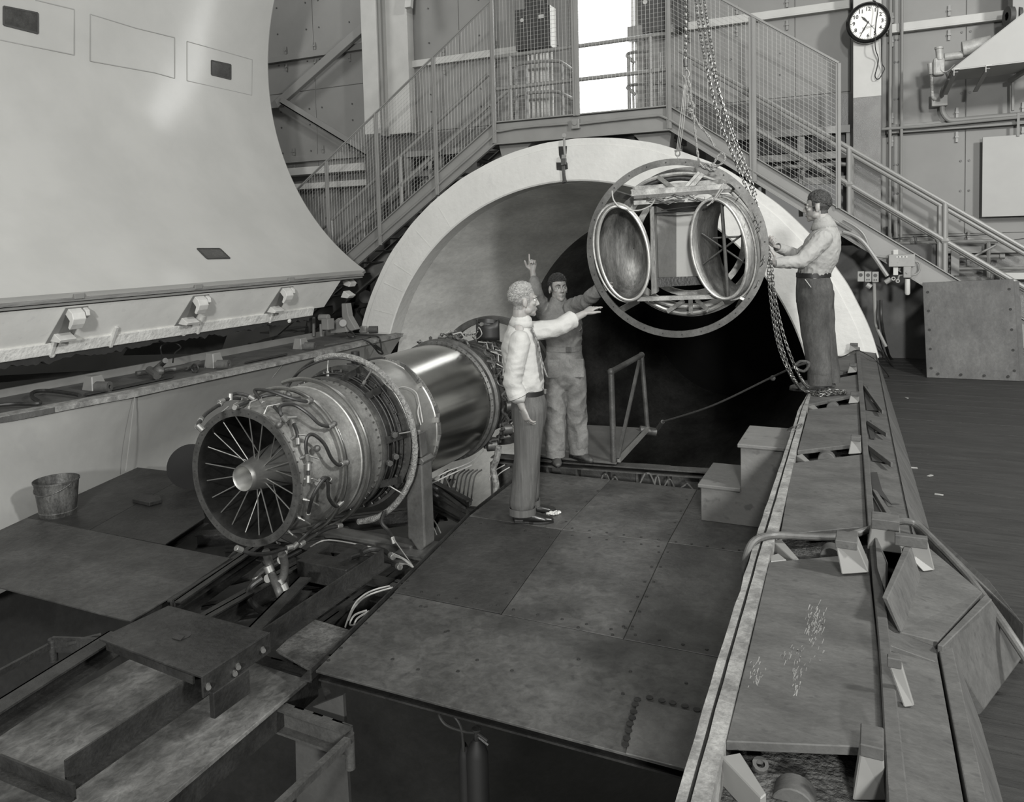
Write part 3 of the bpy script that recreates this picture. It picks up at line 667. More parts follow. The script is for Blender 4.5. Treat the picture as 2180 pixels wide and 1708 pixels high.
tag(B().tube(smoothpath([Pl(735,708),Pl(745,704,.1),Pl(755,716,.06),Pl(742,716,.06),Pl(741,707,.08),Pl(760,712,.06),Pl(785,714,.05),Pl(803,716,.03),onx(810,728,-6.55),onx(811,745,-6.5),onx(803,742,-6.5),onx(797,734,-6.5),onx(808,742,-6.5),onx(815,753,-6.5),onx(807,752,-6.5),onx(797,740,-6.5),onx(785,728,-6.53),onx(772,722,-6.6)],7),.013,7).build('knotted_rope',BLACKR,smooth=True),'dark knotted rope hanging over the far end of the left sill','rope')

# ================================================================ DECK PLATES
ZD=-.70; ZL=-.80
deck=thing('steel_deck','work deck of worn grey steel plates beside the engine, under the two standing men','deck')
def plate(px,z,mat,parent,t=.012,name='deck_plate',shr=.004,**k):
    P=Pz(z,*px); c=sum(P,V())/len(P); P=[p+(c-p).normalized()*shr for p in P]
    return B().prism([p-V((0,0,t)) for p in P],(0,0,t)).build(name,mat,parent,bevel=.002,seg=1,**k)
plate(((670,1428),(838,1262),(1067,1308),(1327,1361),(1570,1408),(1560,1666),(1457,1639)),ZD,PLATE,deck)
PLATEB=M('brighter_patch_plate',.085,.4,var=.3,scale=2.6,bump=.2,bscale=30,spots=.3,spotc=.5)
plate(((1357,1487),(1330,1604),(1480,1643),(1540,1640),(1540,1528)),ZD+.012,PLATEB,deck,t=.008,label='lighter patch plate')
plate(((838,1261),(998,1099),(1196,1128),(1067,1307)),ZD,M('darker_deck_plate',.032,.45,var=.3,scale=2.6,bump=.2,bscale=30,spots=.3,spotc=.5),deck)
plate(((1067,1308),(1196,1128),(1422,1155),(1327,1361)),ZD,PLATE,deck)
plate(((1327,1361),(1422,1155),(1660,1188),(1620,1417)),ZD,PLATE,deck)
plate(((998,1099),(1089,1028),(1130,1003),(1300,1021),(1196,1128)),ZD,PLATE,deck)
plate(((1196,1128),(1300,1021),(1484,1042),(1422,1155)),ZD,PLATE,deck)
plate(((1422,1155),(1484,1042),(1720,1068),(1670,1188)),ZD,PLATE,deck)
eg=B()
for a,c in (((660,1432),(832,1262)),((832,1262),(994,1100)),((994,1100),(1085,1028))):
    A=onz(*a,ZD-.02);C=onz(*c,ZD-.02); eg.chan(A+V((-.03,0,-.02)),C+V((-.03,0,-.02)),.07,.07,.01,kind='L',side=-1)
stuff(eg.build('edge_angle',STEELD,deck))
eg=B()
for a,c in (((672,1434),(1457,1644)),): 
    A=onz(*a,ZD-.07);C=onz(*c,ZD-.07); eg.chan(A+V((0,.06,0)),C+V((.4,.06,0)),.08,.10,.01,kind='C')
for a,c in (((838,1262),(1327,1361)),((998,1099),(1422,1155)),): eg.chan(onz(*a,ZD-.09),onz(*c,ZD-.09),.08,.14,.01)
stuff(eg.build('under_beam',STEELD,deck))
# screws on the plates
sc=B()
def dots(pts,z,r=.009,h=.003):
    for x,y in pts: p=onz(x,y,z); sc.cyl(p,p+V((0,0,h)),r,8)
def seam(a,c,n,off=(0,0)):
    return [(lerp(a[0],c[0],(i+.5)/n)+off[0],lerp(a[1],c[1],(i+.5)/n)+off[1]) for i in range(n)]
L=[]
L+=seam((838,1258),(1060,1300),6,(4,-8))+seam((1067,1300),(1327,1352),5,(0,-7))+seam((1327,1355),(1530,1396),4,(0,-8))+seam((1060,1300),(1190,1132),7,(-9,0))+seam((1330,1350),(1420,1160),6,(-10,0))+seam((1330,1350),(1420,1160),6,(9,0))
L+=seam((1000,1104),(1190,1133),4,(0,8))+seam((1200,1130),(1420,1158),6,(0,-7))+seam((1200,1130),(1420,1158),6,(0,8))+seam((1422,1158),(1590,1180),5,(0,-6))+seam((672,1420),(832,1262),6,(14,0))+seam((845,1250),(995,1104),6,(10,0))+seam((1290,1035),(1200,1122),4,(-6,0))+seam((1475,1052),(1425,1150),4,(-7,0))
L+=[(1231,1336),(1304,1352),(1332,1338),(1345,1340),(836,1404),(896,1291),(907,1293),(1016,1406),(975,1430),(1090,1428),(1232,1404),(1342,1430),(1461,1455),(1326,1478),(948,1346),(954,1344),(890,1426)]
dots(L,ZD+.0005)
stuff(sc.build('screw_heads',STEELD,deck))
sc=B(); dots([(1357,1490),(1383,1486),(1409,1492),(1432,1497),(1458,1504),(1484,1512),(1352,1500),(1349,1516),(1346,1529),(1341,1541),(1338,1556),(1334,1572),(1331,1586)],ZD+.0125,r=.017)
stuff(sc.build('patch_bolts',STEELD,deck))
# left deck
ld=thing('left_deck','lower left work deck of dark steel plates carrying the bucket','deck')
plate(((-320,1228),(0,1128),(57,1102),(499,1190),(278,1323),(-320,1175+0))[:5]+((-320,1168),),ZL,M('pale_worn_deck_plate',.042,.45,var=.4,scale=2.0,bump=.25,bscale=30,spots=.4,spotc=.45),ld) if False else plate(((-320,1170),(0,1251),(278,1323),(499,1190),(57,1102),(-60,1156)),ZL,M('pale_worn_deck_plate',.042,.45,var=.4,scale=2.0,bump=.25,bscale=30,spots=.4,spotc=.45),ld,label='lighter worn plate')
plate(((57,1102),(293,995),(407,1008),(190,1129)),ZL,PLATE2,ld)
plate(((190,1129),(407,1008),(438,1102),(352,1159)),ZL,PLATE2,ld)
B().chan(onz(499,1193,ZL-.05),onz(278,1326,ZL-.05),.06,.08,.01,kind='L').chan(onz(352,1162,ZL-.05),onz(438,1106,ZL-.05),.06,.08,.01,kind='L').chan(onz(370,1292,ZL-.03),onz(560,1165,ZL-.03),.05,.06,.01,kind='L').build('edge_angle',STEELD,ld)['kind']='stuff'
b=B(); b.prism(Pz(ZL+.003,(300,1058),(340,1062),(345,1071),(318,1078),(282,1070)),(0,0,.03)).build('raised_patch',PLATE2,ld,bevel=.003)
# rear edge beam of the pit with hoses behind the deck, small end platform
eb=thing('pit_end_beam','dark channel beam across the pit behind the deck, with bays and thin hose loops','beam')
A=onz(1040,975,-.72);C=onz(1560,1012,-.72)
B().chan(A+V((0,.1,-.03)),C+V((0,.1,-.03)),.14,.06,.012,kind='C').beam(A+V((0,.16,-.32)),C+V((0,.16,-.32)),.02,.5).build('top_flange',STEELM,eb)
b=B()
for i in range(9):
    p=lerp(A,C,i/8)+V((0,.10,-.27)); b.box(p,(.02,.1,.42))
b.build('stiffeners',STEELM,eb)
b=B()
for (x0,x1,yt) in ((1272,1305,1010),(1296,1322,1016),(1357,1400,1008),(1391,1408,1014),(1411,1440,1021),(1446,1480,1030)):
    pp=[onz(x0,1042,-.75),ony((x0*2+x1)/3,yt+4,6.55),ony((x0+x1)/2,yt,6.55),ony((x0+2*x1)/3,yt+5,6.55),onz(x1,1048,-.75)]
    b.tube(smoothpath(pp,6),.007,6)
stuff(b.build('hose_loops',GREYR,eb,smooth=True))
ep=tag(B().prism([p-V((0,0,.02)) for p in Pz(-.68,(1160,898),(1235,904),(1370,911),(1312,985),(1190,974),(1120,965))],(0,0,.02)).build('end_platform',M('end_platform_plate',.09,.5,var=.15,scale=3,spots=.2),bevel=.003),'small grey platform in the tunnel mouth under the worker\'s feet','platform')
# pipe guard rail standing on the end platform
gr=thing('guard_rail','bare pipe guard frame with diagonal brace standing at the platform edge','railing')
f0=onz(1311,984,-.68); f1=onz(1369,915,-.68)
t0=ony(1301,792,f0.y); t1=ony(1366,756,f1.y)
B().tube([f0+V((-.02,0,0)),t0],.028,12).build('post',STEELM,gr,smooth=True); B().tube([f1+V((.05,0,.0)),t1],.024,12).build('post',STEELM,gr,smooth=True)
B().tube([t0,t1],.028,12).ball(t0,.036,10).ball(t1,.034,10).build('top_rail',STEELM,gr,smooth=True)
B().beam(f0+V((.02,0,.03)),t1+V((-.02,0,-.04)),.03,.03).build('diagonal_brace',STEELM,gr)
B().beam(f0+V((.03,0,.02)),f1+V((.06,0,.02)),.03,.04).build('foot_bar',M('bright_bar',.3,.4,.6),gr)
B().cyl(f1+V((-.02,-.05,.01)),f1+V((.14,.02,-.02)),.045,14).build('clamp',STEELM,gr,smooth=True,bevel=.003)
rp0=f1+V((.14,.05,.0)); rp1=ony(1411,898,8.0); rp2=ony(1640,805,7.2); rp3=ony(1690,782,6.9); rp4=ony(1720,772,6.8)
tag(B().tube([rp0,rp1],.022,8).tube(smoothpath([rp1,lerp(rp1,rp2,.5)+V((0,0,-.04)),rp2,rp3,rp4],8),.009,7).tube(smoothpath([rp3,rp3+V((.05,0,.05)),rp3+V((.12,0,.04)),rp3+V((.08,0,-.03)),rp3],5),.012,7).ball(rp2+V((.02,0,0)),.025,8).build('tie_rope',M('dull_rope',.05,.8,var=.3,scale=60),smooth=True),'taut thin rope from the guard rail clamp up to the right sill','rope')
# step box
sb=thing('step_box','scuffed grey two-step wooden box standing on the deck against the right sill','steps')
BX=M('scuffed_grey_box',.14,.6,var=.10,scale=3,bump=.2,bscale=20,spots=.55,spotc=.35)
q=lambda x,y,z:onz(x,y,z)
fy=onz(1493,1108,ZD).y; Lx=onz(1493,1108,ZD).x; z1=ony(1489,1030,fy).z; mx=ony(1577,1033,fy).x; z2=ony(1575,945,fy).z; rx=-.30
by=fy+.56
B().prism([(Lx,fy,ZD),(rx,fy,ZD),(rx,fy,z2-.02),(mx,fy,z2-.02),(mx,fy,z1-.02),(Lx,fy,z1-.02)],(0,.02,0)).build('side_panel',BX,sb,bevel=.004)
B().prism([(Lx,by,ZD),(rx,by,ZD),(rx,by,z2-.02),(mx,by,z2-.02),(mx,by,z1-.02),(Lx,by,z1-.02)],(0,-.02,0)).build('side_panel',BX,sb,bevel=.004)
B().box2((Lx+.001,fy+.021,ZD),(Lx+.02,by-.021,z1-.026)).build('riser',BX,sb,bevel=.003)
B().box2((mx+.001,fy+.021,z1-.1),(mx+.02,by-.021,z2-.026)).build('riser',BX,sb,bevel=.003)
B().box2((Lx-.02,fy-.02,z1-.025),(mx+.0,by+.01,z1+.003)).build('tread',BX,sb,bevel=.006); B().box2((mx-.02,fy-.02,z2-.025),(rx,by+.01,z2+.003)).build('tread',BX,sb,bevel=.006)

# ================================================================ CART, RAILS, TABLE (bottom left)
cart=thing('square_plate_cart','square rusty plate cart with bolted skirt riding on the two long rails','cart')
zc=-.50
P=Pz(zc,(210,1359),(359,1289),(572,1346),(427,1440)); 
RUST=M('mottled_dark_plate',.022,.5,var=.45,scale=3,bump=.3,bscale=30,spots=.3)
B().prism([p-V((0,0,.012)) for p in P],(0,0,.012)).build('top_plate',RUST,cart,bevel=.003)
B().prism([P[2],P[3],P[3]-V((0,0,.10)),P[2]-V((0,0,.10))],(.01,0,0)).build('side_skirt',STEELD,cart,bevel=.002)
B().prism([P[0]-V((-.05,0,.012)),P[3]-V((.05,0,.012)),P[3]-V((.05,0,.05)),P[0]-V((-.05,0,.05))],(0,.012,0)).build('front_skirt',STEELD,cart)
dv=(P[2]-P[3])
bt=B(); 
for t in (.08,.45,.50,.88): p=lerp(P[3],P[2],t)-V((0,0,.055+.02*(t==.45))); bt.cyl(p,p+V((.03,-.02,0)),.012,8)
bt.build('bolts',M('bright_bolt',.4,.3,.8),cart)
p=lerp(P[3],P[2],.34); B().box(p+V((.02,0,-.15)),(.03,.22,.12)).build('bolt_bracket',STEELD,cart,bevel=.004)
c=onz(387,1353,zc+.001); B().lathe([(.001,.001),(.001,.045)],c,(0,0,1),20).build('finger_hole',SILLD,cart); B().box(c+V((.01,-.03,.006)),(.055,.028,.004),Matrix.Rotation(.3,3,'X')).build('flap',RUST,cart)
zr=-.60
rails=[]
a=onz(149,1650,zr); c=onz(823,1187,zr)
t=tag(B().chan(a,c,.06,.10,.010,kind='L',side=1).build('angle_rail',STEELD),'long dark angle rail running from the lower left corner up to the deck edge','rail'); rails.append(t)
a2=onz(-130,1610,zr); c2=onz(222,1384,zr); dr=(c2-a2)
t=tag(B().chan(a2,c2+dr*.1,.10,.10,.010,kind='C',side=1).build('channel_rail',STEELD),'dark channel rail left of the square plate cart','rail')
tag(B().chan(onz(-10,1628,zr-.04),onz(149,1694,zr-.04),.05,.06,.01,kind='L').build('end_bar',STEELD),'short dark crossbar joining the rail ends at lower left','beam')
# support of the square plate: continuing beams
fr=thing('engine_bed','dark steel beam grid in the pit beneath the engine','machinery')
ZB=-.95
def pb(a,c,w_,h,z=ZB,kind='I'): B().chan(onz(a[0],a[1],z),onz(c[0],c[1],z),w_,h,.012,kind=kind).build('beam',STEELD,fr)
pb((372,1300),(560,1168),.10,.12,-.86); pb((430,1335),(700,1180),.10,.12,-.92); pb((540,1360),(650,1245),.09,.10,-.80,'C')
pb((620,1400),(860,1222),.10,.14,-1.0); pb((430,1310),(850,1245),.12,.12,-1.05); pb((560,1200),(830,1260),.14,.12,-.95)
pb((420,1150),(700,1130),.12,.12,-1.1); pb((700,1120),(950,1090),.12,.12,-1.0); pb((860,1040),(985,1100),.08,.10,-.9); pb((880,1010),(1000,1075),.06,.08,-.85)
pb((480,1180),(900,1160),.1,.1,-1.2); pb((560,1290),(760,1330),.1,.1,-1.15); pb((900,1140),(960,1030),.1,.1,-1.0); pb((700,1400),(640,1290),.08,.1,-1.1)
B().box(onz(700,1215,-.85),(.42,.16,.14)).box(onz(672,1185,-.84),(.1,.3,.1)).box(onz(745,1190,-.84),(.1,.3,.1)).build('saddle_block',STEELD,fr,bevel=.006)
plate(((590,1140),(740,1120),(790,1165),(770,1180),(650,1172)),-.84,STEELD,fr,name='cover_plate')
plate(((585,1385),(660,1315),(760,1345),(672,1426),(655,1425)),-.76,M('streaked_plate',.07,.45,var=.6,scale=4,bump=.3),fr,name='side_plate',label='streaked pale corner plate')
plate(((360,1420),(520,1150),(980,1060),(1100,1240),(650,1480)),-1.5,PIT,fr,name='bottom_tray')
tb=thing('plank_table','worn pale board table top under the rails at lower left','table')
zt=-.86
B().prism([p-V((0,0,.022)) for p in Pz(zt,(655,1447),(546,1412),(286,1398),(0,1560),(-300,1745),(250,1790))],(0,0,.022)).build('table_top',WOODT,tb,bevel=.003)
B().chan(onz(664,1456,zt-.09),onz(300,1765,zt-.09),.08,.12,.012,kind='C').build('edge_beam',STEELD,tb)
B().chan(onz(480,1405,zt-.08),onz(664,1456,zt-.08),.08,.12,.012,kind='C').build('edge_beam',STEELD,tb)
A=onz(582,1524,zt-.10);C=onz(744,1580,zt-.10)
B().chan(A,C,.06,.13,.012,kind='C').build('cross_beam',STEELM,tb)
p=onz(744,1580,zt-.10); B().cyl(p+V((0,0,.04)),p+V((0,0,-.13)),.024,14).build('pipe_socket',STEELM,tb,smooth=True)
B().beam(onz(740,1578,zt-.05),onz(590,1720,zt-.05),.035,.035).build('side_bar',STEELM,tb)
B().beam(onz(690,1455,zt-.12),onz(722,1562,zt-.10),.03,.02).build('strut',STEELM,tb)
B().prism([ony(628,1520,3.0),ony(730,1480,3.0),ony(745,1740,3.0),ony(632,1740,3.0)],(0,.02,0)).build('leg_plate',M('grey_leg_plate',.06,.6),tb)
lb=thing('left_bracket','dark bracket arm with short tube socket left of the channel rail','bracket')
p=onz(112,1372,-.66); B().cyl(p+V((0,0,.03)),p+V((0,0,-.09)),.022,14).build('socket',STEELD,lb,smooth=True)
B().beam(p,onz(215,1375,-.66),.015,.08).beam(onz(140,1371,-.64),onz(215,1352,-.64),.02,.015).beam(onz(-30,1448,-.66),p,.02,.03).build('arm',STEELD,lb)
# gas cylinders under the deck front
for i,(x,yt,r_,lab) in enumerate(((1015,1575,.052,'front black gas cylinder with brass valve in the dark under the deck'),(988,1582,.03,'slim black cylinder tube behind the larger gas cylinder'))):
    g=thing('gas_cylinder',lab,'cylinder')
    t=ony(x,yt,3.10+.08*i); prof=[(0,.006),(.0,r_*.3),(.03,r_*.75),(.07,r_),(1.3,r_),(1.3,.01)]
    B().lathe(prof,t,(0,0,-1),20).build('bottle',M('cylinder_black',.006,.7),g,smooth=True)
    if i==0: B().cyl(t,t+V((0,0,.05)),.012,10).cyl(t+V((0,0,.045)),t+V((0,0,.055)),.022,12).tube([t+V((0,0,.02)),t+V((.06,0,-.01))],.008,6).build('valve',STEELD,g,smooth=True)
tag(B().tube(smoothpath([ony(x,y,3.10) for x,y in ((1038,1578),(1015,1562),(990,1558),(952,1545),(936,1525),(940,1515),(958,1518),(975,1535),(984,1560),(987,1600))],6),.008,8).build('cylinder_hose',BLACKR,smooth=True),'black hose looping over the gas cylinders under the deck','hose')
# bucket
bk=thing('bucket','stained metal bucket with wire handle standing on the left deck by the wall','bucket')
p=onz(124,1094,ZL); top=ony(121,1015,p.y); hh=(top.z-p.z)*.93; rt=.170; rb_=.136
BKM=M('stained_galvanised_bucket',.07,.5,.2,var=.6,scale=9,stretch=(1,1,.5),bump=.2)
B().lathe([(0,.001),(0,rb_),(.012,rb_+.003),(hh*.12,rb_+.01),(hh*.14,rb_+.006),(hh,rt),(hh,rt+.006),(hh-.012,rt+.006),(hh,rt-.004),(.01,rb_-.005),(.01,.001)],p,(0,0,1),40).build('pail',BKM,bk,smooth=True)
hd=[]
for i in range(17):
    a=PI*i/16; hd.append(p+V((-rt*math.cos(a)*1.04,-rt*.95*math.sin(a),hh*.93-rt*.45*math.sin(a))))
B().tube(hd,.0045,6).build('bail_handle',STEELM,bk,smooth=True)
B().box(p+V((-rt,0,hh*.9)),(.012,.03,.04)).build('ear',STEELM,bk); B().box(p+V((rt,0,hh*.9)),(.012,.03,.04)).build('ear',STEELM,bk)
# crumpled rag by the shoe
rg=B(); c=onz(1176,1096,ZD)
for i in range(26):
    a=random.uniform(0,6.28); r_=random.uniform(0,.05); rg.ball(c+V((math.cos(a)*r_*1.2,math.sin(a)*r_,.008+random.uniform(0,.012))),random.uniform(.012,.02),6,sc=(1.2,.9,.7))
tag(rg.build('rag',M('white_rag',.6,.9,var=.4,scale=50,bump=.8,bscale=90),smooth=True),'small crumpled white rag on the deck beside the shoe','rag')
t=tag(B().tube(smoothpath([onz(x,y,ZD+.01) for x,y in ((1148,1088),(1155,1083),(1162,1088),(1157,1096))],4),.004,5).build('rag_tail',STEELD),'thin dark twist lying between the shoe and the white rag','string')
# ================================================================ ENGINE
AX,AZ=-3.55,-.03
METAL=M('satin_stainless_casing',.36,.46,.85,var=.14,scale=3,stretch=(1,.5,1),bump=.06,bscale=12)
POL=M('polished_casing',.40,.20,1.,var=.08,scale=2.5,bump=.03,bscale=4)
METALW=M('worn_tail_casing',.34,.50,.8,var=.28,scale=4,bump=.1,bscale=14)
FL=M('dull_flange_metal',.10,.45,.6,var=.25,scale=14)
DARKM=M('dark_cable_ring',.03,.5,.3,var=.4,scale=12)
CHR=M('bright_fitting',.22,.5,.7,var=.1)
PIPEM=M('steel_manifold_pipe',.30,.28,.95,var=.15,scale=10)
GLS=M('woven_glass_sleeve',.20,.85,var=.4,scale=45,bump=.8,bscale=90)
INNER=M('heat_stained_liner',.03,.5,.5,var=.35,scale=3,stretch=(1,.6,1))
WIRE=M('light_wire',.32,.6,.3,var=.2)
eng=thing('jet_engine','long horizontal jet engine with spoked exhaust nozzle facing the camera','jet engine')
prof=[(3.60,.425),(3.66,.405),(3.75,.412),(4.0,.448),(4.2,.462),(4.40,.470),(4.46,.48),(4.62,.50),(4.75,.515),(5.12,.517),(6.02,.522),(6.12,.50),(7.2,.42)]
def RR(Y):
    for i in range(len(prof)-1):
        if Y<=prof[i+1][0]: 
            (a,b),(c,d)=prof[i],prof[i+1]; return b+(d-b)*max(0,(Y-a))/(c-a)
    return .42
def hit(x,y,off=.0):
    v=_d(x,y); Yg=4.5; P=None
    for _ in range(25):
        R=RR(Yg)+off; a=v.x**2+v.z**2; o=(CAM.x-AX,CAM.z-AZ); bb=2*(o[0]*v.x+o[1]*v.z); c=o[0]**2+o[1]**2-R*R
        D=bb*bb-4*a*c
        if D<0: D=0
        t=(-bb-math.sqrt(D))/(2*a); P=CAM+v*t; Yg=.5*Yg+.5*P.y
    return P
def ep(deg,Y,off=0): 
    a=math.radians(deg); r=RR(Y)+off; return V((AX+r*math.cos(a),Y,AZ+r*math.sin(a)))
def elathe(p,name,mat,n=96,parent=None,**k):
    return B().lathe(p,(AX,0,AZ),(0,1,0),n,ref=(1,0,0)).build(name,mat,parent or eng,smooth=True,**k)
elathe([(3.63,.405),(3.75,.412),(4.0,.448),(4.18,.461),(4.185,.467),(4.20,.467),(4.205,.462),(4.40,.470),(4.43,.470)],'tail_casing',METALW)
nf=elathe([(3.60,.385),(3.60,.432),(3.615,.434),(3.62,.407),(3.66,.405)],'nozzle_flange',FL)
elathe([(3.60,.386),(3.66,.378),(3.8,.385),(4.3,.40),(4.9,.40)],'nozzle_liner',INNER)
elathe([(4.9,.401),(4.95,.2),(4.9,.001)],'turbine_face',SILLD)
elathe([(4.41,.472),(4.41,.489),(4.425,.490),(4.44,.488),(4.445,.478),(4.48,.478)],'rivet_flange',FL)
elathe([(4.44,.452),(4.46,.438),(4.64,.445),(4.66,.50)],'dark_gap_ring',DARKM)
elathe([(4.655,.46),(4.655,.535),(4.67,.538),(4.68,.52),(4.70,.47)],'large_flange',FL)
elathe([(4.70,.46),(4.71,.508),(4.74,.528),(4.755,.528),(4.76,.514),(5.06,.516),(5.065,.523),(5.11,.523),(5.115,.517)],'mid_casing',METAL)
elathe([(5.115,.517),(5.13,.515),(5.60,.522),(5.98,.522)],'polished_casing',POL)
elathe([(5.97,.52),(5.98,.545),(5.995,.547),(6.0,.53),(6.05,.53),(6.06,.555),(6.09,.555),(6.10,.50)],'compressor_flange',FL)
elathe([(6.10,.49),(6.25,.44),(6.5,.42),(7.05,.40)],'compressor_case',M('ribbed_compressor_case',.16,.5,.6,var=.2,scale=8))
b=B()
for i in range(9): b.lathe([(6.2+i*.09,.43),(6.2+i*.09,.452),(6.215+i*.09,.452),(6.215+i*.09,.43)],(AX,0,AZ),(0,1,0),64,ref=(1,0,0))
b.build('case_ribs',FL,eng,smooth=True)
# front frame ring with truss bars
b=B(); b.lathe([(7.05,.60),(7.05,.66),(7.12,.66),(7.12,.60),(7.05,.60)],(AX,0,AZ),(0,1,0),72,ref=(1,0,0)).build('front_ring',FL,eng,smooth=True,auto=30)
for i in range(14):
    a=i*2*PI/14; c1=V((AX+.42*math.cos(a),7.0,AZ+.42*math.sin(a))); c2=V((AX+.62*math.cos(a+.16*(1 if i%2 else -1)),7.08,AZ+.62*math.sin(a+.16*(1 if i%2 else -1))))
    B().beam(c1,c2,.03,.05,(0,1,0)).build('truss_bar',FL,eng)
# exhaust cone
cone=B().lathe([(3.78,.001),(3.78,.03),(3.60,.070),(3.59,.080),(3.60,.083),(4.25,.205),(4.5,.21)],(AX,0,AZ),(0,1,0),48,ref=(1,0,0)).build('exhaust_cone',METAL,eng,smooth=True)
# radial probe rods
rod=None
for i in range(21):
    a=i*2*PI/21+.05; dy=.06 if i%3 else .14
    o=B().tube([(AX+.095*math.cos(a+.0),3.64+dy,AZ+.095*math.sin(a)),(AX+.382*math.cos(a),3.66,AZ+.382*math.sin(a))],.0042,6).build('probe_rod',CHR,eng)
for i in range(8):
    a=i*2*PI/8+.2
    B().beam((AX+.19*math.cos(a),4.45,AZ+.19*math.sin(a)),(AX+.40*math.cos(a+.5),4.6,AZ+.40*math.sin(a+.5)),.05,.01,(0,1,0)).build('cone_strut',SILLD,eng)
# bolts on every flange
def bolts(Y,r,n,s,name,mat=CHR,dy=-.012,a0=0):
    b=B()
    for i in range(n):
        a=2*PI*i/n+a0; p=V((AX+r*math.cos(a),Y,AZ+r*math.sin(a))); b.cyl(p,p+V((0,dy,0)),s,6)
    return stuff(b.build(name,mat,eng))
bolts(3.60,.410,40,.006,'flange_holes',SILLD,-.002); bolts(4.655,.500,44,.009,'flange_bolts',FL); bolts(5.98,.536,64,.006,'flange_bolts',FL)
def rbolts(Y,n,s,h,mat,name='rivets'):
    b=B()
    for i in range(n):
        a=2*PI*i/n; r=RR(Y); u=V((math.cos(a),0,math.sin(a))); p=V((AX,Y,AZ))+u*(r-.002)
        b.cyl(p,p+u*h,s,6)
    return stuff(b.build(name,mat,eng))
rbolts(4.38,56,.007,.012,FL); rbolts(5.09,130,.004,.012,FL); rbolts(4.60,40,.008,.02,FL); rbolts(3.64,40,.005,.012,CHR)
# manifold pipes round the tail (two rings) with clamps
def arc(Y,off,d0,d1,n=40): return [ep(lerp(d0,d1,i/n),Y,off) for i in range(n+1)]
B().tube(arc(3.98,.045,-75,190),.014,10).build('manifold_pipe',PIPEM,eng,smooth=True)
B().tube(arc(4.20,.05,-70,112),.0155,10).build('manifold_pipe',PIPEM,eng,smooth=True)
B().tube(arc(4.02,.02,-75,80),.007,8).build('thin_line',PIPEM,eng,smooth=True)
# wrapped harness hoop
def off(px,o): return [hit(x,y,o) for x,y in px]
hoop=[]
for i in range(61):
    d=lerp(-80,200,i/60); hoop.append(V((AX+.615*math.cos(math.radians(d)),4.60,AZ+.615*math.sin(math.radians(d)))))
rr=[.022+.005*noise.noise((i*1.7,0,0)) for i in range(61)]
B().tube(hoop[:42],.02,10,rr=rr[:42]).build('wrapped_harness',GLS,eng,smooth=True,label='pale cloth-wrapped harness hoop')
B().tube(hoop[40:],.012,8).build('harness_tail',BLACKR,eng,smooth=True)
for d in (100,62,10,-35):
    a=math.radians(d); u=V((math.cos(a),0,math.sin(a))); p=V((AX,4.6,AZ))
    B().tube([p+u*.47+V((0,-.05,0)),p+u*.54+V((0,-.03,0)),p+u*.615],.006,6).tube([p+u*.47+V((0,-.05,0)),p+u*.51+V((0,-.04,0))],.013,8).build('sensor_lead',CHR,eng,smooth=True)
# hoses with bright ends, on the tail casing
def hose(px,o,r=.011,mat=BLACKR,name='hose',ends=True):
    P=[hit(x,y,oo) for (x,y),oo in zip(px,o)]; SP=smoothpath(P,7)
    h=B().tube(SP,r,9).build(name,mat,eng,smooth=True)
    if ends:
        for k in (0,-1):
            a=SP[k]; c=SP[3] if k==0 else SP[-4]; dd=(c-a).normalized()
            B().cyl(a-dd*.01,a+dd*.035,r*1.45,10).build('hose_end',CHR,h,smooth=True,bevel=.002,seg=1)
    return h
hose([(560,858),(545,838),(545,830),(575,833),(620,848),(650,855),(658,853)],[.05,.08,.1,.1,.08,.07,.06])
hose([(607,895),(597,880),(598,865),(625,862),(655,880),(680,903),(700,908),(708,906)],[.05,.08,.1,.1,.09,.07,.06,.06])
hose([(655,978),(651,950),(655,930),(668,926),(690,945),(705,975),(720,990),(733,986)],[.03,.06,.09,.10,.09,.07,.06,.05])
hose([(675,1030),(690,1018),(698,1030),(700,1060),(715,1078),(727,1070)],[.04,.07,.08,.07,.06,.05])
hose([(655,1100),(665,1060),(682,1030),(695,1018),(705,1025)],[.03,.05,.07,.08,.06])
hose([(580,862),(592,875),(610,895)],[.04,.05,.04]); hose([(622,895),(632,920),(634,945)],[.03,.04,.03]); hose([(657,990),(656,1025)],[.03,.03])
hose([(468,856),(485,850),(500,848),(520,850)],[.05,.06,.07,.05]); hose([(490,850),(492,842),(505,838),(525,842),(540,850)],[.05,.09,.09,.08,.05])
hose([(470,860),(440,880),(428,895),(420,908)],[.03,.04,.03,.03]); hose([(430,915),(422,905),(428,893)],[.04,.05,.04])
hose([(600,840),(570,842),(530,855),(500,868)],[.06,.05,.04,.03])
hose([(725,1120),(700,1125),(670,1140),(640,1160)],[.02,.05,.06,.04],r=.013); hose([(700,1108),(680,1115),(650,1140),(625,1165)],[.02,.05,.06,.04],r=.012)
hose([(505,1168),(540,1180),(575,1178),(600,1170),(620,1165)],[.0,.05,.06,.06,.05],r=.012)
# small stub fittings round the rim
k=0
for d in list(range(-70,200,18)):
    p0=ep(d,3.68,0); p1=ep(d,3.70,.045); p2=ep(d-5,3.76,.06)
    B().tube([p0,p1,p2],.0055,6).cyl(p0,lerp(p0,p1,.5),.010,8).build('stub_fitting',CHR,eng,smooth=True)
# manifold tee fittings and brackets
for (x,y) in ((614,842),(661,853),(594,905),(711,903),(675,955),(738,985),(690,1020)):
    B().ball(hit(x,y,.05),.022,10).tube([hit(x,y,0),hit(x,y,.05)],.012,8).build('tee_fitting',STEELM,eng,smooth=True)
B().beam(hit(600,850,.01),hit(640,848,.01),.06,.012,(0,0,1)).build('mount_pad',FL,eng)
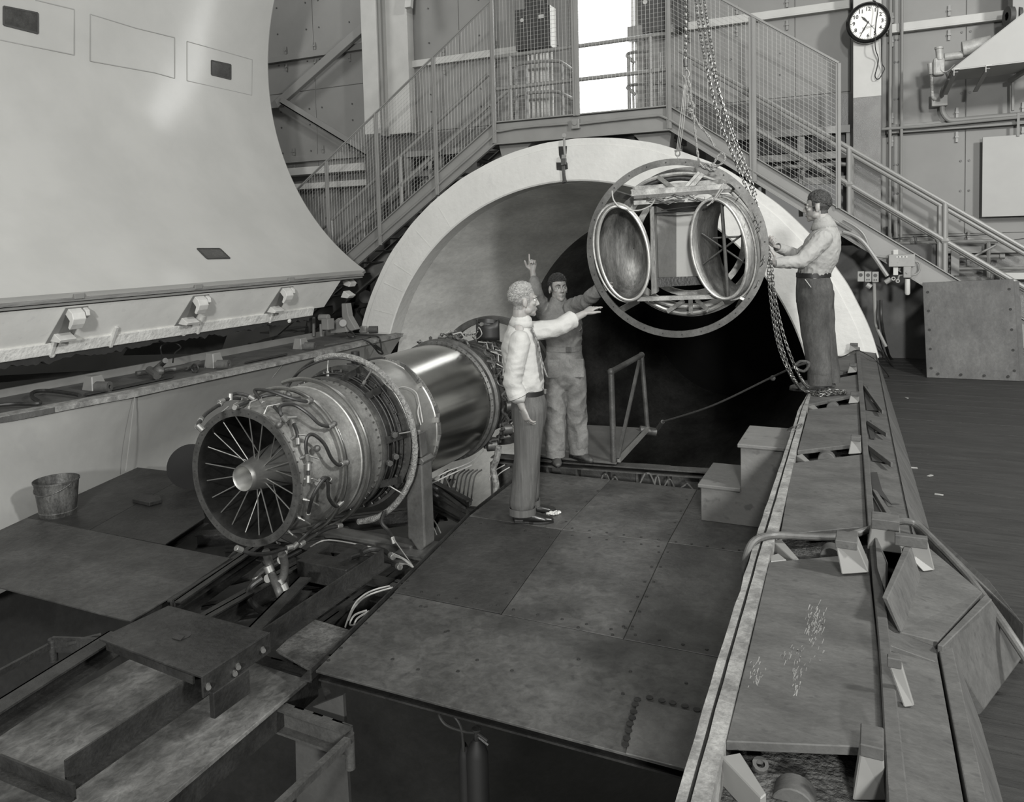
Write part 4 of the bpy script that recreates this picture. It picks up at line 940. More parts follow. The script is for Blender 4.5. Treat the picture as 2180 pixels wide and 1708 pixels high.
# long feed line rising left of the flange to the hoop
B().tube(smoothpath([hit(610,845,.06),ony(617,815,4.4),ony(640,790,4.45),ony(680,770,4.5),ony(720,763,4.55),ony(760,770,4.6)],7),.008,7).build('feed_line',BLACKR,eng,smooth=True)
# fan-side clips on the big flange, cable ties and lines
for d in (48,8,-30,75):
    B().beam(ep(d,4.44,.01),ep(d,4.66,.03),.05,.01,(1,0,0)).build('clamp_strap',DARKM,eng)
b=B()
for k in range(4): b.tube(arc(4.47+.045*k,.0+.01*(k%2),-60,120),.005,6)
b.build('cable_run',DARKM,eng,smooth=True)
b=B()
for (x,y) in ((837,925),(840,971),(827,985)): p=hit(x,y,.02); b.cyl(p,p+V((.03,-.02,0)),.022,6)
b.build('large_nuts',STEELM,eng,bevel=.002)
# lifting strap brackets on the polished case
def strap(px,w_=.045):
    P=[hit(x,y,.012) for x,y in px]; b=B()
    for i in range(len(P)-1): b.beam(P[i],P[i+1],w_,.012,(0,1,0))
    o=b.build('strap_bracket',STEELM,eng,bevel=.003,seg=1)
    for p in (P[0],P[-1]): B().beam(p,lerp(p,P[1] if p is P[0] else P[-2],.35)+V((0,0,.012)),w_*.9,.014,(0,1,0)).build('strap_end',CHR,o)
    return o
strap([(846,773),(862,782),(876,796),(888,812),(897,823)]); strap([(924,862),(930,880),(929,900)],.05); strap([(934,900),(936,925),(930,950)],.03)
# filter can, flag tag, thin wires
p=hit(757,772,.03); B().cyl(p,p+V((0,0,.085)),.032,18).build('filter_can',BLACK,eng,smooth=True,bevel=.004)
B().beam(p+V((-.05,-.04,-.01)),p+V((.1,.1,-.02)),.03,.015).beam(p+V((0,0,0)),p+V((.12,.02,-.05)),.012,.03).build('can_bracket',BLACK,eng)
p=hit(786,783,.03); B().prism([p,p+V((.09,.03,0)),p+V((.05,.05,-.05)),p+V((.01,.02,-.06))],(0,.002,0)).build('paper_tag',WIRE,eng)
for px,o in (([(838,838),(845,828),(862,824),(885,835),(893,860),(900,900)],[.03]*6),([(892,860),(890,880),(896,905)],[.02]*3),([(800,790),(818,815),(836,832)],[.06,.07,.04])):
    B().tube(smoothpath([hit(x,y,oo) for (x,y),oo in zip(px,o)],6),.0045,6).build('lead_wire',WIRE,eng,smooth=True)
hose([(760,770),(775,785),(800,810),(830,850),(845,880)],[.06,.07,.05,.03,.02],r=.007,ends=False)
hose([(765,772),(790,765),(812,762),(820,763)],[.04,.05,.05,.05],r=.009,ends=False)
# tangle of tubes and fittings on the compressor front
random.seed(11)
b=B(); c=B()
for k in range(46):
    d=random.uniform(-70,110); Y=random.uniform(6.13,6.6); L=random.uniform(8,26)
    P=[ep(d+L*t/4,Y+random.uniform(-.05,.05),.06+random.uniform(-.02,.04)) for t in range(5)]
    b.tube(smoothpath(P,4),random.choice((.006,.009,.013)),6)
    c.ball(P[0],.02,6); c.cyl(P[2],P[2]+(P[3]-P[2])*.4,.018,8)
stuff(b.build('accessory_tubing',STEELM,eng,smooth=True)); stuff(c.build('tube_fittings',FL,eng,smooth=True))
b=B()
for k in range(30):
    d=random.uniform(-60,100); Y=random.uniform(6.14,6.45); P=[ep(d,Y,.10),ep(d+6,Y+.05,.12),ep(d+12,Y+.02,.09)]; b.tube(P,.005,5)
stuff(b.build('bright_leads',WIRE,eng,smooth=True))
for d,Y in ((-5,6.2),(-32,6.3),(28,6.25),(-50,6.2)):
    B().lathe([(0,.001),(0,.05),(.09,.05),(.09,.001)],ep(d,Y,.06),(.6,.5,0),14).build('accessory_pump',FL,eng,smooth=True,bevel=.004)
# lower bundle of pipes under the tail
ub=thing('hose_bundle','bundle of ribbed dark hoses hanging below the exhaust nozzle into the pit','hose')
b=B()
pz=lambda x,y,z=-.7:onz(x,y,z)
for px in (((566,1175,-.52),(572,1195,-.6),(580,1225,-.68),(594,1260,-.75),(600,1290,-.85),(575,1330,-.9)),((600,1180,-.52),(606,1200,-.6),(604,1225,-.68),(596,1240,-.72))):
    b.tube(smoothpath([onz(*q) for q in px],7),.026,12)
b.build('ribbed_hose',STEELM,ub,smooth=True)
for k,px in enumerate((((640,1170,-.7),(585,1200,-.75),(550,1225,-.8),(540,1255,-.9),(555,1290,-1.0),(600,1310,-1.05)),((560,1230,-.8),(535,1250,-.85),(530,1275,-.9),(560,1300,-1.),(620,1285,-1.)),((500,1180,-.9),(470,1215,-.95),(480,1240,-1),(530,1230,-1)),((690,1150,-.85),(640,1160,-.85),(600,1175,-.85),(560,1200,-.9)))):
    B().tube(smoothpath([onz(*q) for q in px],7),.024,10).build('black_hose',BLACKR,ub,smooth=True)
for (x,y,z) in ((592,1235,-.7),(601,1244,-.72),(598,1273,-.78),(545,1228,-.8),(570,1205,-.6)):
    B().cyl(onz(x,y,z),onz(x,y,z)+V((.02,0,-.04)),.03,12).build('clamp_collar',CHR,ub,smooth=True,bevel=.003)
for (x,y,z) in ((606,1175,-.6),(598,1192,-.62),(570,1232,-.72)):
    p=onz(x,y,z); B().lathe([(0,.001),(0,.026),(.003,.026),(.003,.001)],p,(.2,-1,.3),16).build('paper_disc',WIRE,ub)
for k,(px,lab) in enumerate(((((745,1188,-.72),(780,1180,-.74),(830,1198,-.74),(850,1207,-.72)),'lower'),(((770,1178,-.66),(790,1170,-.66),(815,1172,-.66),(835,1185,-.66)),'upper'))):
    t=thing('hose_line','dark hose with bright end and white wires, %s one at the stand foot'%lab,'hose')
    S_=smoothpath([onz(*q) for q in px],7); B().tube(S_,.018,9).build('hose_body',BLACKR,t,smooth=True)
    B().cyl(S_[-3],S_[-1]+(S_[-1]-S_[-3])*.6,.021,10).build('metal_end',CHR,t,smooth=True,bevel=.003)
    for d in (0,.012,.024): B().tube(smoothpath([S_[-1]+V((0,0,d)),lerp(S_[-1],onz(878,1208,-.69),.5)+V((d,0,.02)),onz(878+d*80,1208,-.69)],5),.0035,5).build('white_wire',WIRE,t)
t=thing('hose_line','straight dark hose ending in a bright coupling just left of the stand foot','hose')
S_=smoothpath([onz(818,1090,-.5),onz(812,1112,-.55),onz(826,1130,-.6),onz(836,1145,-.62)],6); B().tube(S_,.014,8).build('hose_body',BLACKR,t,smooth=True); B().cyl(S_[-2],S_[-1]+V((.01,0,-.04)),.016,8).build('metal_end',CHR,t,smooth=True)
B().tube([S_[-1],onz(880,1207,-.69)],.004,5).build('white_wire',WIRE,t)
# loose light wires in the pit
wires=(((870,1240,-.75),(800,1255,-.8),(765,1275,-.85),(748,1300,-.9),(735,1335,-.9)),((868,1243,-.75),(790,1265,-.8),(757,1290,-.9),(742,1320,-.9)),((780,1300,-.75),(755,1310,-.8),(745,1330,-.85),(760,1330,-.8)),((785,1302,-.75),(760,1318,-.82),(752,1338,-.86)),((962,1000,-.8),(970,1030,-.9),(982,1060,-.95)),((945,1010,-.8),(960,1045,-.9),(965,1075,-.95)),((905,1095,-.8),(925,1110,-.85),(938,1135,-.9)),((905,1100,-.8),(920,1118,-.85),(930,1140,-.9)),((790,1165,-.8),(700,1150,-.8),(660,1165,-.8)),((1075,990,-.75),(1050,1005,-.8),(1040,1025,-.85)),((1085,995,-.75),(1062,1010,-.8),(1052,1030,-.85)),((905,1030,-.5),(950,1005,-.4),(1000,985,-.35),(1030,960,-.3)),((905,1036,-.5),(955,1012,-.42),(1005,990,-.36)))
wb_=thing('loose_wires','loose pale wires trailing through the pit between engine and deck','wire')
for q in wires: B().tube(smoothpath([onz(*a) for a in q],6),.006,5).build('wire',WIRE,wb_,smooth=True)
# cables along the engine underside
cb=thing('cable_loom','thick clipped cable loom hanging under the engine front behind the white-shirted man','cable')
B().tube(smoothpath([ony(x,y,6.1) for x,y in ((1062,950),(1058,975),(1050,1000),(1056,1030),(1055,1060))],6),.03,9).build('loom',M('taped_loom',.16,.6,var=.5,scale=30),cb,smooth=True)
for i in range(9): 
    x=940+i*9; B().tube(smoothpath([onz(x+14,1000,-.75),onz(x,1012,-.8),onz(x-6,1040,-.9),onz(x-10,1075,-1.)],5),.008,5).build('looped_wire',STEELM,cb,smooth=True)
t=thing('pit_hose_pair','two thick dark hoses sloping down from the stand leg to the deck edge','hose')
for o_ in (0,14,26): B().tube(smoothpath([onz(905,1030+o_,-.75),onz(940,1050+o_,-.85),onz(985,1085+o_*.6,-.85)],6),.03,10).build('thick_hose',BLACKR,t,smooth=True)
# engine stand
st=thing('engine_stand','dark box-section stand leg with bolted saddle holding the engine\'s near side','stand')
zbs=-.82
foot=onz(890,1170,zbs); Xs=foot.x; Ys=foot.y
def PL(x,y): return ony(x,y,Ys)
LEG=M('dark_painted_stand',.075,.38,var=.2,scale=6,spots=.2)
b=B(); b.prism([PL(862,985),PL(898,985),PL(905,1165),PL(892,1178),PL(874,1150),PL(868,1148)],(-.0,.14,0)); b.build('leg',LEG,st,bevel=.012)
B().prism([PL(860,984),PL(862,978),PL(896,976),PL(902,984),PL(898,992),PL(866,992)],(0,.15,0)).build('weld_collar',LEG,st,bevel=.006)
B().prism([PL(868,928),PL(893,924),PL(898,975),PL(866,975)],(-.02,.12,0)).build('saddle',LEG,st,bevel=.008)
B().prism([PL(857,915),PL(883,910),PL(883,928),PL(857,931)],(-.04,.14,0)).build('bearing_block',M('block_grey',.13,.4,.5),st,bevel=.004)
for (x,y) in ((885,933),(888,955),(893,920)):
    p=PL(x,y); B().cyl(p,p+V((0,-.03,0)),.018,6).build('bolt',CHR,st,bevel=.002)
B().beam((Xs-.05,Ys+.05,zbs-.05),(AX-.9,Ys+.05,zbs-.05),.14,.14).build('cross_beam',LEG,st,bevel=.01)
B().beam((Xs-.02,Ys+.06,-.02),(AX+.48,Ys+.06,-.0),.07,.09).build('trunnion',LEG,st,bevel=.006)
B().box((Xs,Ys+.05,zbs-.02),(.28,.30,.03)).build('base_plate',LEG,st,bevel=.004)
# black ring end behind the nozzle left (spare wheel-like rim)
p=onx(385,975,-6.2); t=thing('round_cover','dark round cover standing against the pale wall behind the nozzle','cover')
B().lathe([(0,.001),(0,.17),(.03,.20),(.05,.20),(.05,.001)],onx(404,992,-5.7),(.75,-.5,.1),36).build('disc',M('cover_black',.004,.8),t,smooth=True)
# face shield lying on the engine front
fs=thing('face_shield','dark welding face shield with head band resting on the engine top near the front','face shield')
c=ony(1040,690,6.35)
B().lathe([(0,.10),(.035,.10),(.035,.094),(0,.094),(0,.10)],c+V((0,0,.0)),(0,.25,1),32).build('head_band',BLACK,fs,smooth=True)
b=B(); vs=[];f_=[]
for i in range(17):
    a=math.radians(190+160*i/16); 
    for j in range(5): vs.append(tuple(c+V((.12*math.cos(a),.10*math.sin(a)+.0,.0-.035*j+ (.05*abs(math.cos(a))**4 if j==0 else 0)))))
for i in range(16):
    for j in range(4): f_.append((i*5+j,i*5+j+1,(i+1)*5+j+1,(i+1)*5+j))
o=b.add(vs,f_).build('visor',BLACK,fs,smooth=True); sm=o.modifiers.new('s','SOLIDIFY'); sm.thickness=.006
B().cyl(c+V((-.01,-.105,.01)),c+V((-.01,-.125,.01)),.018,12).build('knob',CHR,fs,smooth=True)
tag(B().tube(smoothpath([c+V((-.09,-.05,-.09)),c+V((-.05,-.1,-.02)),c+V((-.02,-.1,-.08)),c+V((-.08,-.08,-.13)),c+V((-.12,-.05,-.12)),c+V((-.06,-.1,-.06))],6),.005,6).build('safety_goggles',WIRE,smooth=True),'tangle of light wire frame lying beside the face shield','wire')
B_ring_done=True

# ================================================================ HANGING INLET ASSEMBLY
C0=ony(1435,531,6.15)
tocam=(CAM-C0).normalized()
Wn=(Matrix.Rotation(math.radians(-9),3,'Z')@tocam); Wn=(Wn+V((0,0,-.10))).normalized()
Un=V((0,0,1)).cross(Wn).normalized(); Vn=Wn.cross(Un)
def LP(x,y,d=0): return onpl(x,y,C0+Wn*d,Wn)     # point seen at a pixel on the assembly plane at depth d behind(-)
asm=thing('inlet_duct_assembly','large ring framework with two oval inlet ducts hanging from the hoist','duct assembly')
R0=(LP(1628,531)-LP(1242,531)).length/2; CC=LP(1435,531.5)
RIM=M('drilled_ring_steel',.17,.38,.75,var=.25,scale=6); BR=M('brushed_aluminium_duct',.20,.55,.55,var=.5,scale=9,stretch=(1,1,.15),bump=.1,bscale=20)
BRB=M('bright_trim_ring',.5,.45,.8,var=.15); GALV=M('bright_angle_iron',.36,.5,.6,var=.3,scale=10)
def ring(c,r0,r1,d,name,mat,n=96,ax=Wn):
    return B().lathe([(0,r0),(0,r1),(-d,r1),(-d,r0),(0,r0)],c,ax,n,ref=Un).build(name,mat,asm,smooth=True,auto=30)
fr_=ring(CC,R0-.052,R0,.02,'front_ring',RIM)
b=B()
for i in range(28):
    a=2*PI*(i+.3)/28; p=CC+(Un*math.cos(a)+Vn*math.sin(a))*(R0-.026); b.cyl(p,p+Wn*.004,.006,8)
stuff(b.build('ring_holes',SILLD,asm))
Rc=LP(1462,517,-.45); R1=(LP(1623,517,-.45)-LP(1300,517,-.45)).length/2
ring(Rc,R1-.06,R1,.02,'rear_ring',RIM); ring(Rc-Wn*.05,R1-.10,R1-.05,.02,'rear_ring',BRB); ring(Rc-Wn*.14,R1-.2,R1-.15,.02,'rear_ring',GALV)
b=B()
for i in range(26):
    a=2*PI*(i+.1)/26; p=Rc+(Un*math.cos(a)+Vn*math.sin(a))*(R1-.03); b.cyl(p,p+Wn*.004,.006,8)
stuff(b.build('ring_holes',CHR,asm))
for a,c in (((1296,407),(1338,420)),((1315,664),(1358,640)),((1582,637),(1572,655)),((1556,390),(1560,398))):
    B().beam(LP(*a,-.01),LP(*c,-.45),.05,.02,Wn).build('tie_bar',RIM,asm)
def oval(c,ru,rv,ax,path,name,mat,th=.012,rot=0,rim=BRB):
    # path: list of (centre, ru, rv)
    u=(Un-ax*Un.dot(ax)).normalized(); v=ax.cross(u); n=56; vs=[];f_=[]
    ring2=[]
    for k,(cc,a_,b_) in enumerate(path):
        for j in range(n): t=2*PI*j/n; vs.append(cc+u*math.cos(t)*a_+v*math.sin(t)*b_)
    for k in range(len(path)-1):
        for j in range(n): f_.append((k*n+j,k*n+(j+1)%n,(k+1)*n+(j+1)%n,(k+1)*n+j))
    o=B().add(vs,f_).build(name,mat,asm,smooth=True)
    s_=o.modifiers.new('s','SOLIDIFY'); s_.thickness=th; s_.offset=0
    cc,a_,b_=path[0]
    B().tube([cc+u*math.cos(2*PI*j/n)*a_+v*math.sin(2*PI*j/n)*b_ for j in range(n)],.014,8,closed=True).build('duct_rim',rim,o,smooth=True)
    return o,u,v
# left duct: mouth faces left of the camera, tube bends in behind
axL=(Matrix.Rotation(math.radians(4),3,'Z')@Wn).normalized()
# oval frame: use plane facing axL; place mouth centre
mL=LP(1327,540,.06)
scl=(LP(1425,531)-LP(1325,531)).length/100
def oframe(ax): 
    u=V((0,0,1)).cross(ax).normalized(); return u,ax.cross(u)
def odct(c,ax,segs,name,lean=0.,rimmat=BRB):
    u,v=oframe(ax); v2=(v+u*lean).normalized(); n=64; vs=[];f_=[]
    for (d,du,ru,rv) in segs:
        for j in range(n): t=2*PI*j/n; vs.append(c-ax*d+Un*du+u*math.cos(t)*ru+v2*math.sin(t)*rv)
    m=len(segs)
    for k in range(m-1):
        for j in range(n): f_.append((k*n+j,k*n+(j+1)%n,(k+1)*n+(j+1)%n,(k+1)*n+j))
    o=B().add(vs,f_).build(name,BR,asm,smooth=True); s_=o.modifiers.new('s','SOLIDIFY'); s_.thickness=.010; s_.offset=0
    d,du,ru,rv=segs[0]
    B().tube([c-ax*d+Un*du+u*math.cos(2*PI*j/n)*ru+v2*math.sin(2*PI*j/n)*rv for j in range(n)],.013,8,closed=True).build('duct_rim',rimmat,o,smooth=True)
    for kk,(d,du,ru,rv) in enumerate(segs[1:3]):
        B().tube([c-ax*d+Un*du+u*math.cos(2*PI*j/n)*(ru+.012)+v2*math.sin(2*PI*j/n)*(rv+.012) for j in range(n)],.010,6,closed=True).build('duct_band',GALV,o,smooth=True)
    return o,u,v2
rvL=101*scl; ruL=53*scl
odct(mL,axL,[(0,0,ruL,rvL),(.05,-.022,ruL*1.05,rvL*1.02),(.12,-.035,ruL*1.10,rvL*1.02),(.24,-.035,ruL*1.05,rvL*.96),(.33,-.01,ruL*.8,rvL*.8),(.38,.02,ruL*.45,rvL*.5),(.40,.03,ruL*.02,rvL*.02)],'left_duct',lean=-.10)
axR=(Matrix.Rotation(math.radians(-6),3,'Z')@Wn).normalized()
mR=LP(1530,531,.02); 
rvR=103*scl; ruR=55*scl
oR,uR,vR=odct(mR,axR,[(0,0,ruR,rvR),(.08,.03,ruR*1.06,rvR*1.02),(.16,.05,ruR*1.10,rvR*1.03),(.34,.05,ruR*.62,rvR*.86)],'right_duct',lean=-.10,rimmat=GALV)
# spider of tubes in the right duct
P=lambda x,y,d:LP(x,y,d)
B().tube([P(1536,428,-.02),P(1550,634,-.02)],.014,10).build('spider_tube',FL,asm,smooth=True)
for a,c in (((1494,497),(1586,560)),((1496,563),(1580,500)),((1518,507),(1575,504))):
    B().tube([P(*a,-.12),P(*c,-.12)],.008,8).build('spider_bar',FL,asm,smooth=True)
# centre box between the ducts
DG=M('grey_box_panel',.20,.5,.2,var=.12,scale=4); LG=M('light_box_panel',.40,.5,.1,var=.06)
B().prism([P(1382,440,-.12),P(1440,436,-.30),P(1440,600,-.30),P(1390,612,-.12)],-Wn*.01).build('side_panel',DG,asm)
B().prism([P(1428,452,-.30),P(1492,446,-.30),P(1492,592,-.30),P(1434,592,-.30)],-Wn*.01).build('centre_panel',LG,asm)
B().prism([P(1380,430,-.10),P(1500,428,-.10),P(1496,448,-.24),P(1384,450,-.24)],-Wn*.02).build('box_flange',STEELD,asm)
B().prism([P(1392,592,-.12),P(1500,588,-.12),P(1500,606,-.10),P(1392,612,-.10)],-Wn*.02).build('box_flange',STEELD,asm)
B().tube([P(1384,455,-.08),P(1500,446,-.08)],.008,6).tube([P(1408,448,-.06),P(1492,438,-.06)],.005,6).build('linkage_rod',BLACK,asm)
B().prism([P(1383,440,-.05),P(1392,440,-.05),P(1398,625,-.05),P(1386,628,-.05)],-Wn*.12).build('duct_cheek',BR,asm,bevel=.005)
# top and bottom rails
for (a,c,h) in (((1345,411),(1558,397),.05),((1350,420),(1556,405),.03),((1350,432),(1500,424),.035),((1357,637),(1532,631),.035)):
    B().beam(P(*a,-.10),P(*c,-.10),h,.04,Wn).build('frame_rail',GALV if h!=.03 else RIM,asm,bevel=.002,seg=1)
B().beam(P(1352,402,-.3),P(1545,386,-.3),.04,.04,Wn).build('frame_rail',GALV,asm)
for a,c in (((1400,376),(1436,403)),((1489,368),(1458,402)),((1496,370),(1470,400)),((1456,640),(1420,664)),((1470,638),(1471,666)),((1482,638),(1508,662))):
    B().beam(P(*a,-.30),P(*c,-.16),.035,.012,Wn).build('vee_strut',GALV,asm,bevel=.002,seg=1)
# curved inner hoops at crown and foot
for (pp,m_) in ((((1345,408),(1380,385),(1430,372),(1480,372),(1540,392)),GALV),(((1360,405),(1400,388),(1450,380),(1510,388)),STEELD),(((1380,642),(1420,660),(1460,668),(1510,660),(1540,645)),BRB),(((1395,640),(1440,652),(1500,652)),GALV)):
    B().tube(smoothpath([P(x,y,-.40) for x,y in pp],6),.018,8).build('inner_hoop',m_,asm,smooth=True)
# light hose loop, wires and clips
B().tube(smoothpath([P(x,y,.10) for x,y in ((1303,406),(1306,425),(1318,440),(1335,446),(1360,448),(1385,438),(1394,425))],6),.006,7).build('pale_hose',WIRE,asm,smooth=True)
B().tube(smoothpath([P(x,y,.05) for x,y in ((1540,390),(1530,408),(1515,430),(1505,438))],5),.006,6).tube(smoothpath([P(x,y,.02) for x,y in ((1546,392),(1540,402),(1528,418),(1516,432))],5),.005,6).build('sling_wire',WIRE,asm,smooth=True)
b=B(); random.seed(5)
for k in range(26):
    x=random.uniform(1375,1520); y=424-(x-1380)*.05+random.uniform(-6,8); b.tube([P(x,y,-.05),P(x+random.uniform(8,22),y+random.uniform(-6,6),-.04),P(x+random.uniform(20,34),y+random.uniform(-4,4),-.05)],.004,5)
for k in range(7):
    a=random.uniform(-.9,1.3); q=mR+Un*.09+uR*math.cos(a)*ruR*1.05+vR*math.sin(a)*rvR*1.02; b.tube([q,q+V((.02,-.02,.02)),q+V((.03,0,.05))],.004,5)
stuff(b.build('sensor_wiring',STEELM,asm))
b=B()
for k in range(40):
    a=-1.4+2.8*k/39; q=mR-axR*.05+Un*.012+uR*math.cos(a)*ruR*1.035+vR*math.sin(a)*rvR*1.035; b.cyl(q,q+uR*.006,.004,6)
stuff(b.build('rivets',CHR,asm))
# ================================================================ HOIST: chain, hook, ropes, shackle
CHN=M('galvanised_chain',.16,.4,.8,var=.3,scale=30)
def chain(path,name,lab,s=.030,wire=.0042,grp=None,parent=None):
    path=smoothpath(path,10); acc=[0]
    for i in range(1,len(path)): acc.append(acc[-1]+(path[i]-path[i-1]).length)
    Lt=acc[-1]; n=int(Lt/(s*.78)); b=B(); i=0
    for k in range(n):
        dd=(k+.5)*Lt/n
        while i<len(acc)-2 and acc[i+1]<dd: i+=1
        t=(dd-acc[i])/max(1e-6,acc[i+1]-acc[i]); p=lerp(path[i],path[i+1],t); tg=(path[i+1]-path[i]).normalized()
        sd=tg.cross(V((.3,-1,.1))).normalized(); up=tg.cross(sd)
        ax=(sd+up).normalized() if k%2 else (sd-up).normalized()
        w_=s*.34; h=s*.5-wire*.5; P_=[]
        for q in range(10):
            a=2*PI*q/10; P_.append(p+ax*math.cos(a)*w_*.9+tg*(math.sin(a)*w_*.7+(h-w_*.7)*(1 if math.sin(a)>0 else -1)*(abs(math.sin(a))>.01)))
        b.tube(P_,wire,5,closed=True)
    o=b.build(name,CHN,parent,smooth=True)
    if lab: tag(o,lab,'chain',grp)
    return o
hc=thing('hand_chain','loops of bright hand chain hanging from the hoist past the assembly to the right sill','chain')
YC=6.55
def CP(px,Y=YC): return [ony(x,y,Y) for x,y in px]
chain(CP(((1478,-20),(1492,80),(1508,160),(1530,250),(1560,330),(1597,420),(1618,480),(1632,520),(1638,560),(1642,610),(1652,680),(1668,750),(1690,805)))+[onz(1712,832,.03),onz(1745,836,.03),onz(1780,838,.02)],'chain_strand',None,s=.036,wire=.0045,parent=hc)
chain(CP(((1486,-20),(1502,80),(1520,160),(1545,250),(1575,340),(1606,420),(1624,480),(1634,520),(1643,570),(1648,620),(1662,690),(1680,750),(1702,800)))+[onz(1722,826,.03),onz(1760,830,.03),onz(1800,833,.02)],'chain_strand',None,s=.036,wire=.0045,parent=hc)
chain(CP(((1496,-20),(1508,60),(1517,110),(1530,190),(1552,260),(1582,340),(1610,415)),6.6),'chain_strand',None,s=.034,wire=.004,parent=hc)
chain(CP(((1634,540),(1637,600),(1646,680),(1660,745),(1684,800)),6.5)+[onz(1705,828,.02),onz(1735,841,.01),onz(1765,840,.02)],'chain_strand',None,s=.036,wire=.0045,parent=hc)
b=B(); random.seed(2)
pile=[onz(1740+random.uniform(0,60),826+random.uniform(0,12),.015+random.uniform(0,.015)) for _ in range(16)]
chain(pile,'chain_pile',None,s=.034,wire=.0045,parent=hc)
lc=thing('load_chain','load chain with hook and block hanging straight above the assembly','chain')
chain([ony(1459,-20,6.2),ony(1460,60,6.2),ony(1459,128,6.2)],'chain_strand',None,s=.034,wire=.0048,parent=lc)
B().cyl(ony(1459,126,6.2),ony(1460,142,6.2),.018,12).build('swivel',STEELM,lc,smooth=True,bevel=.003)
c=ony(1461,158,6.2); B().tube([c+V((.022*math.sin(a*.5),0,.035*math.cos(a*.5)-.0)) for a in range(-1,10)],.008,8).tube([ony(1460,142,6.2),c+V((0,0,.035))],.008,8).build('hook',CHR,lc,smooth=True)
ROPE=M('manila_rope',.24,.85,var=.35,scale=60,bump=.8,bscale=120)
rp_=thing('lifting_rope','doubled manila rope with knot hanging from the hook down to the ring','rope')
def rope(px,Y=6.2,r=.010,name='rope_strand'):
    S_=smoothpath(px if isinstance(px[0],V) else CP(px,Y),6); n=len(S_)
    b=B()
    for ph in (0,PI):
        P_=[]
        for i,p in enumerate(S_):
            P_.append(p)
        # twisted strands
    L=0; P0=[];P1=[]
    dens=[]
    for i in range(n-1):
        m=max(1,int((S_[i+1]-S_[i]).length/.012))
        for k in range(m): dens.append(lerp(S_[i],S_[i+1],k/m))
    dens.append(S_[-1])
    for s_ in range(2):
        Q=[]
        for i,p in enumerate(dens):
            t=(dens[min(i+1,len(dens)-1)]-dens[max(0,i-1)]).normalized(); u=t.cross(V((0,1,0.01))).normalized(); v=t.cross(u); a=i*.7+s_*PI
            Q.append(p+u*math.cos(a)*r*.5+v*math.sin(a)*r*.5)
        b.tube(Q,r*.62,5)
    return b.build(name,ROPE,rp_,smooth=True)
rope(((1458,162),(1462,190),(1468,225))); rope(((1463,162),(1470,190),(1471,222)))
rope(((1470,232),(1478,260),(1482,300),(1489,352)))
rope(((1472,234),(1485,262),(1505,285),(1522,312)))
rope(((1466,222),(1474,220),(1475,230),(1467,234),(1468,240),(1475,236)),r=.016,name='knot')
rope(((1489,350),(1505,358),(1520,362),(1515,352),(1500,350)),6.1,r=.013,name='knot'); rope(((1512,356),(1530,352),(1543,340),(1540,328),(1530,330),(1520,348),(1512,356)),6.1)
ww=thing('cable_sling','thin wire sling with shackle between hook and front ring','sling')
for dx in (0,3,6): B().tube([ony(1459+dx*.5,165,6.2),ony(1448+dx*1.5,255,6.18),ony(1441+dx,318,6.16)],.0028,5).build('wire_strand',WIRE,ww)
c=ony(1443,326,6.16); B().tube([c+V((.018*math.sin(a*.55),0,-.024*math.cos(a*.55))) for a in range(0,12)],.006,7).cyl(c+V((-.025,0,.02)),c+V((.03,0,.02)),.007,8).build('shackle',CHR,ww,smooth=True)
B().tube([c+V((0,0,-.02)),LP(1441,347)],.0035,5).build('wire_end',WIRE,ww)
# ================================================================ STAIRS, WALKWAY, FENCES
SF,SB=10.6,11.62; XL,XR=-5.17,-2.55; SLP=.69
def zt_(X):    # stringer top
    if X>XR: return 3.15-SLP*(X-XR)
    if X<XL: return 3.15-SLP*(XL-X)
    return 3.15
stw=thing('stair_walkway','grey steel stair with wire fences crossing over the round tunnel mouth','stairs')
def stringer(x0,x1,Y,name='stringer',side=1):
    A=V((x0,Y,zt_(x0)-.17)); C=V((x1,Y,zt_(x1)-.17))
    b=B(); b.chan(A,C,.09,.34 if x0<XL or x1>XR else .30,.014,kind='C',side=side); return b.build(name,STAIR,stw,bevel=.003,seg=1)
def chanz(x0,x1,Y,name):   # vertical-depth channel built from prisms so ends are plumb
    b=B(); d=.34
    z0,z1=zt_(x0),zt_(x1)
    b.prism([(x0,Y,z0),(x1,Y,z1),(x1,Y,z1-d),(x0,Y,z0-d)],(0,.015,0))
    b.prism([(x0,Y-.05,z0),(x1,Y-.05,z1),(x1,Y-.05,z1-.018),(x0,Y-.05,z0-.018)],(0,.06,0))
    b.prism([(x0,Y-.05,z0-d+.018),(x1,Y-.05,z1-d+.018),(x1,Y-.05,z1-d),(x0,Y-.05,z0-d)],(0,.06,0))
    return b.build(name,STAIR,stw,bevel=.002,seg=1)
for Y in (SF,SB):
    chanz(-9.7,XL,Y,'stringer'); chanz(XL,XR,Y,'walkway_channel'); chanz(XR,1.75,Y,'stringer')
B().box2((XL,SF,3.12),(XR,SB,3.15)).build('walkway_floor',STAIRD,stw)
td=None
for s in (-1,1):
    n=20 if s<0 else 19
    for i in range(1,n):
        z=3.15-.2*i; x=(XR+.2*i/SLP) if s>0 else (XL-.2*i/SLP)
        if z<-.30: break
        if td is None: td=B().box2((-.13,SF+.02,-.02),(.13,SB,0)).build('tread',STAIRD,stw,bevel=.003,seg=1); t=td
        else: t=inst(td)
        t.location=(x,0,z-.08)
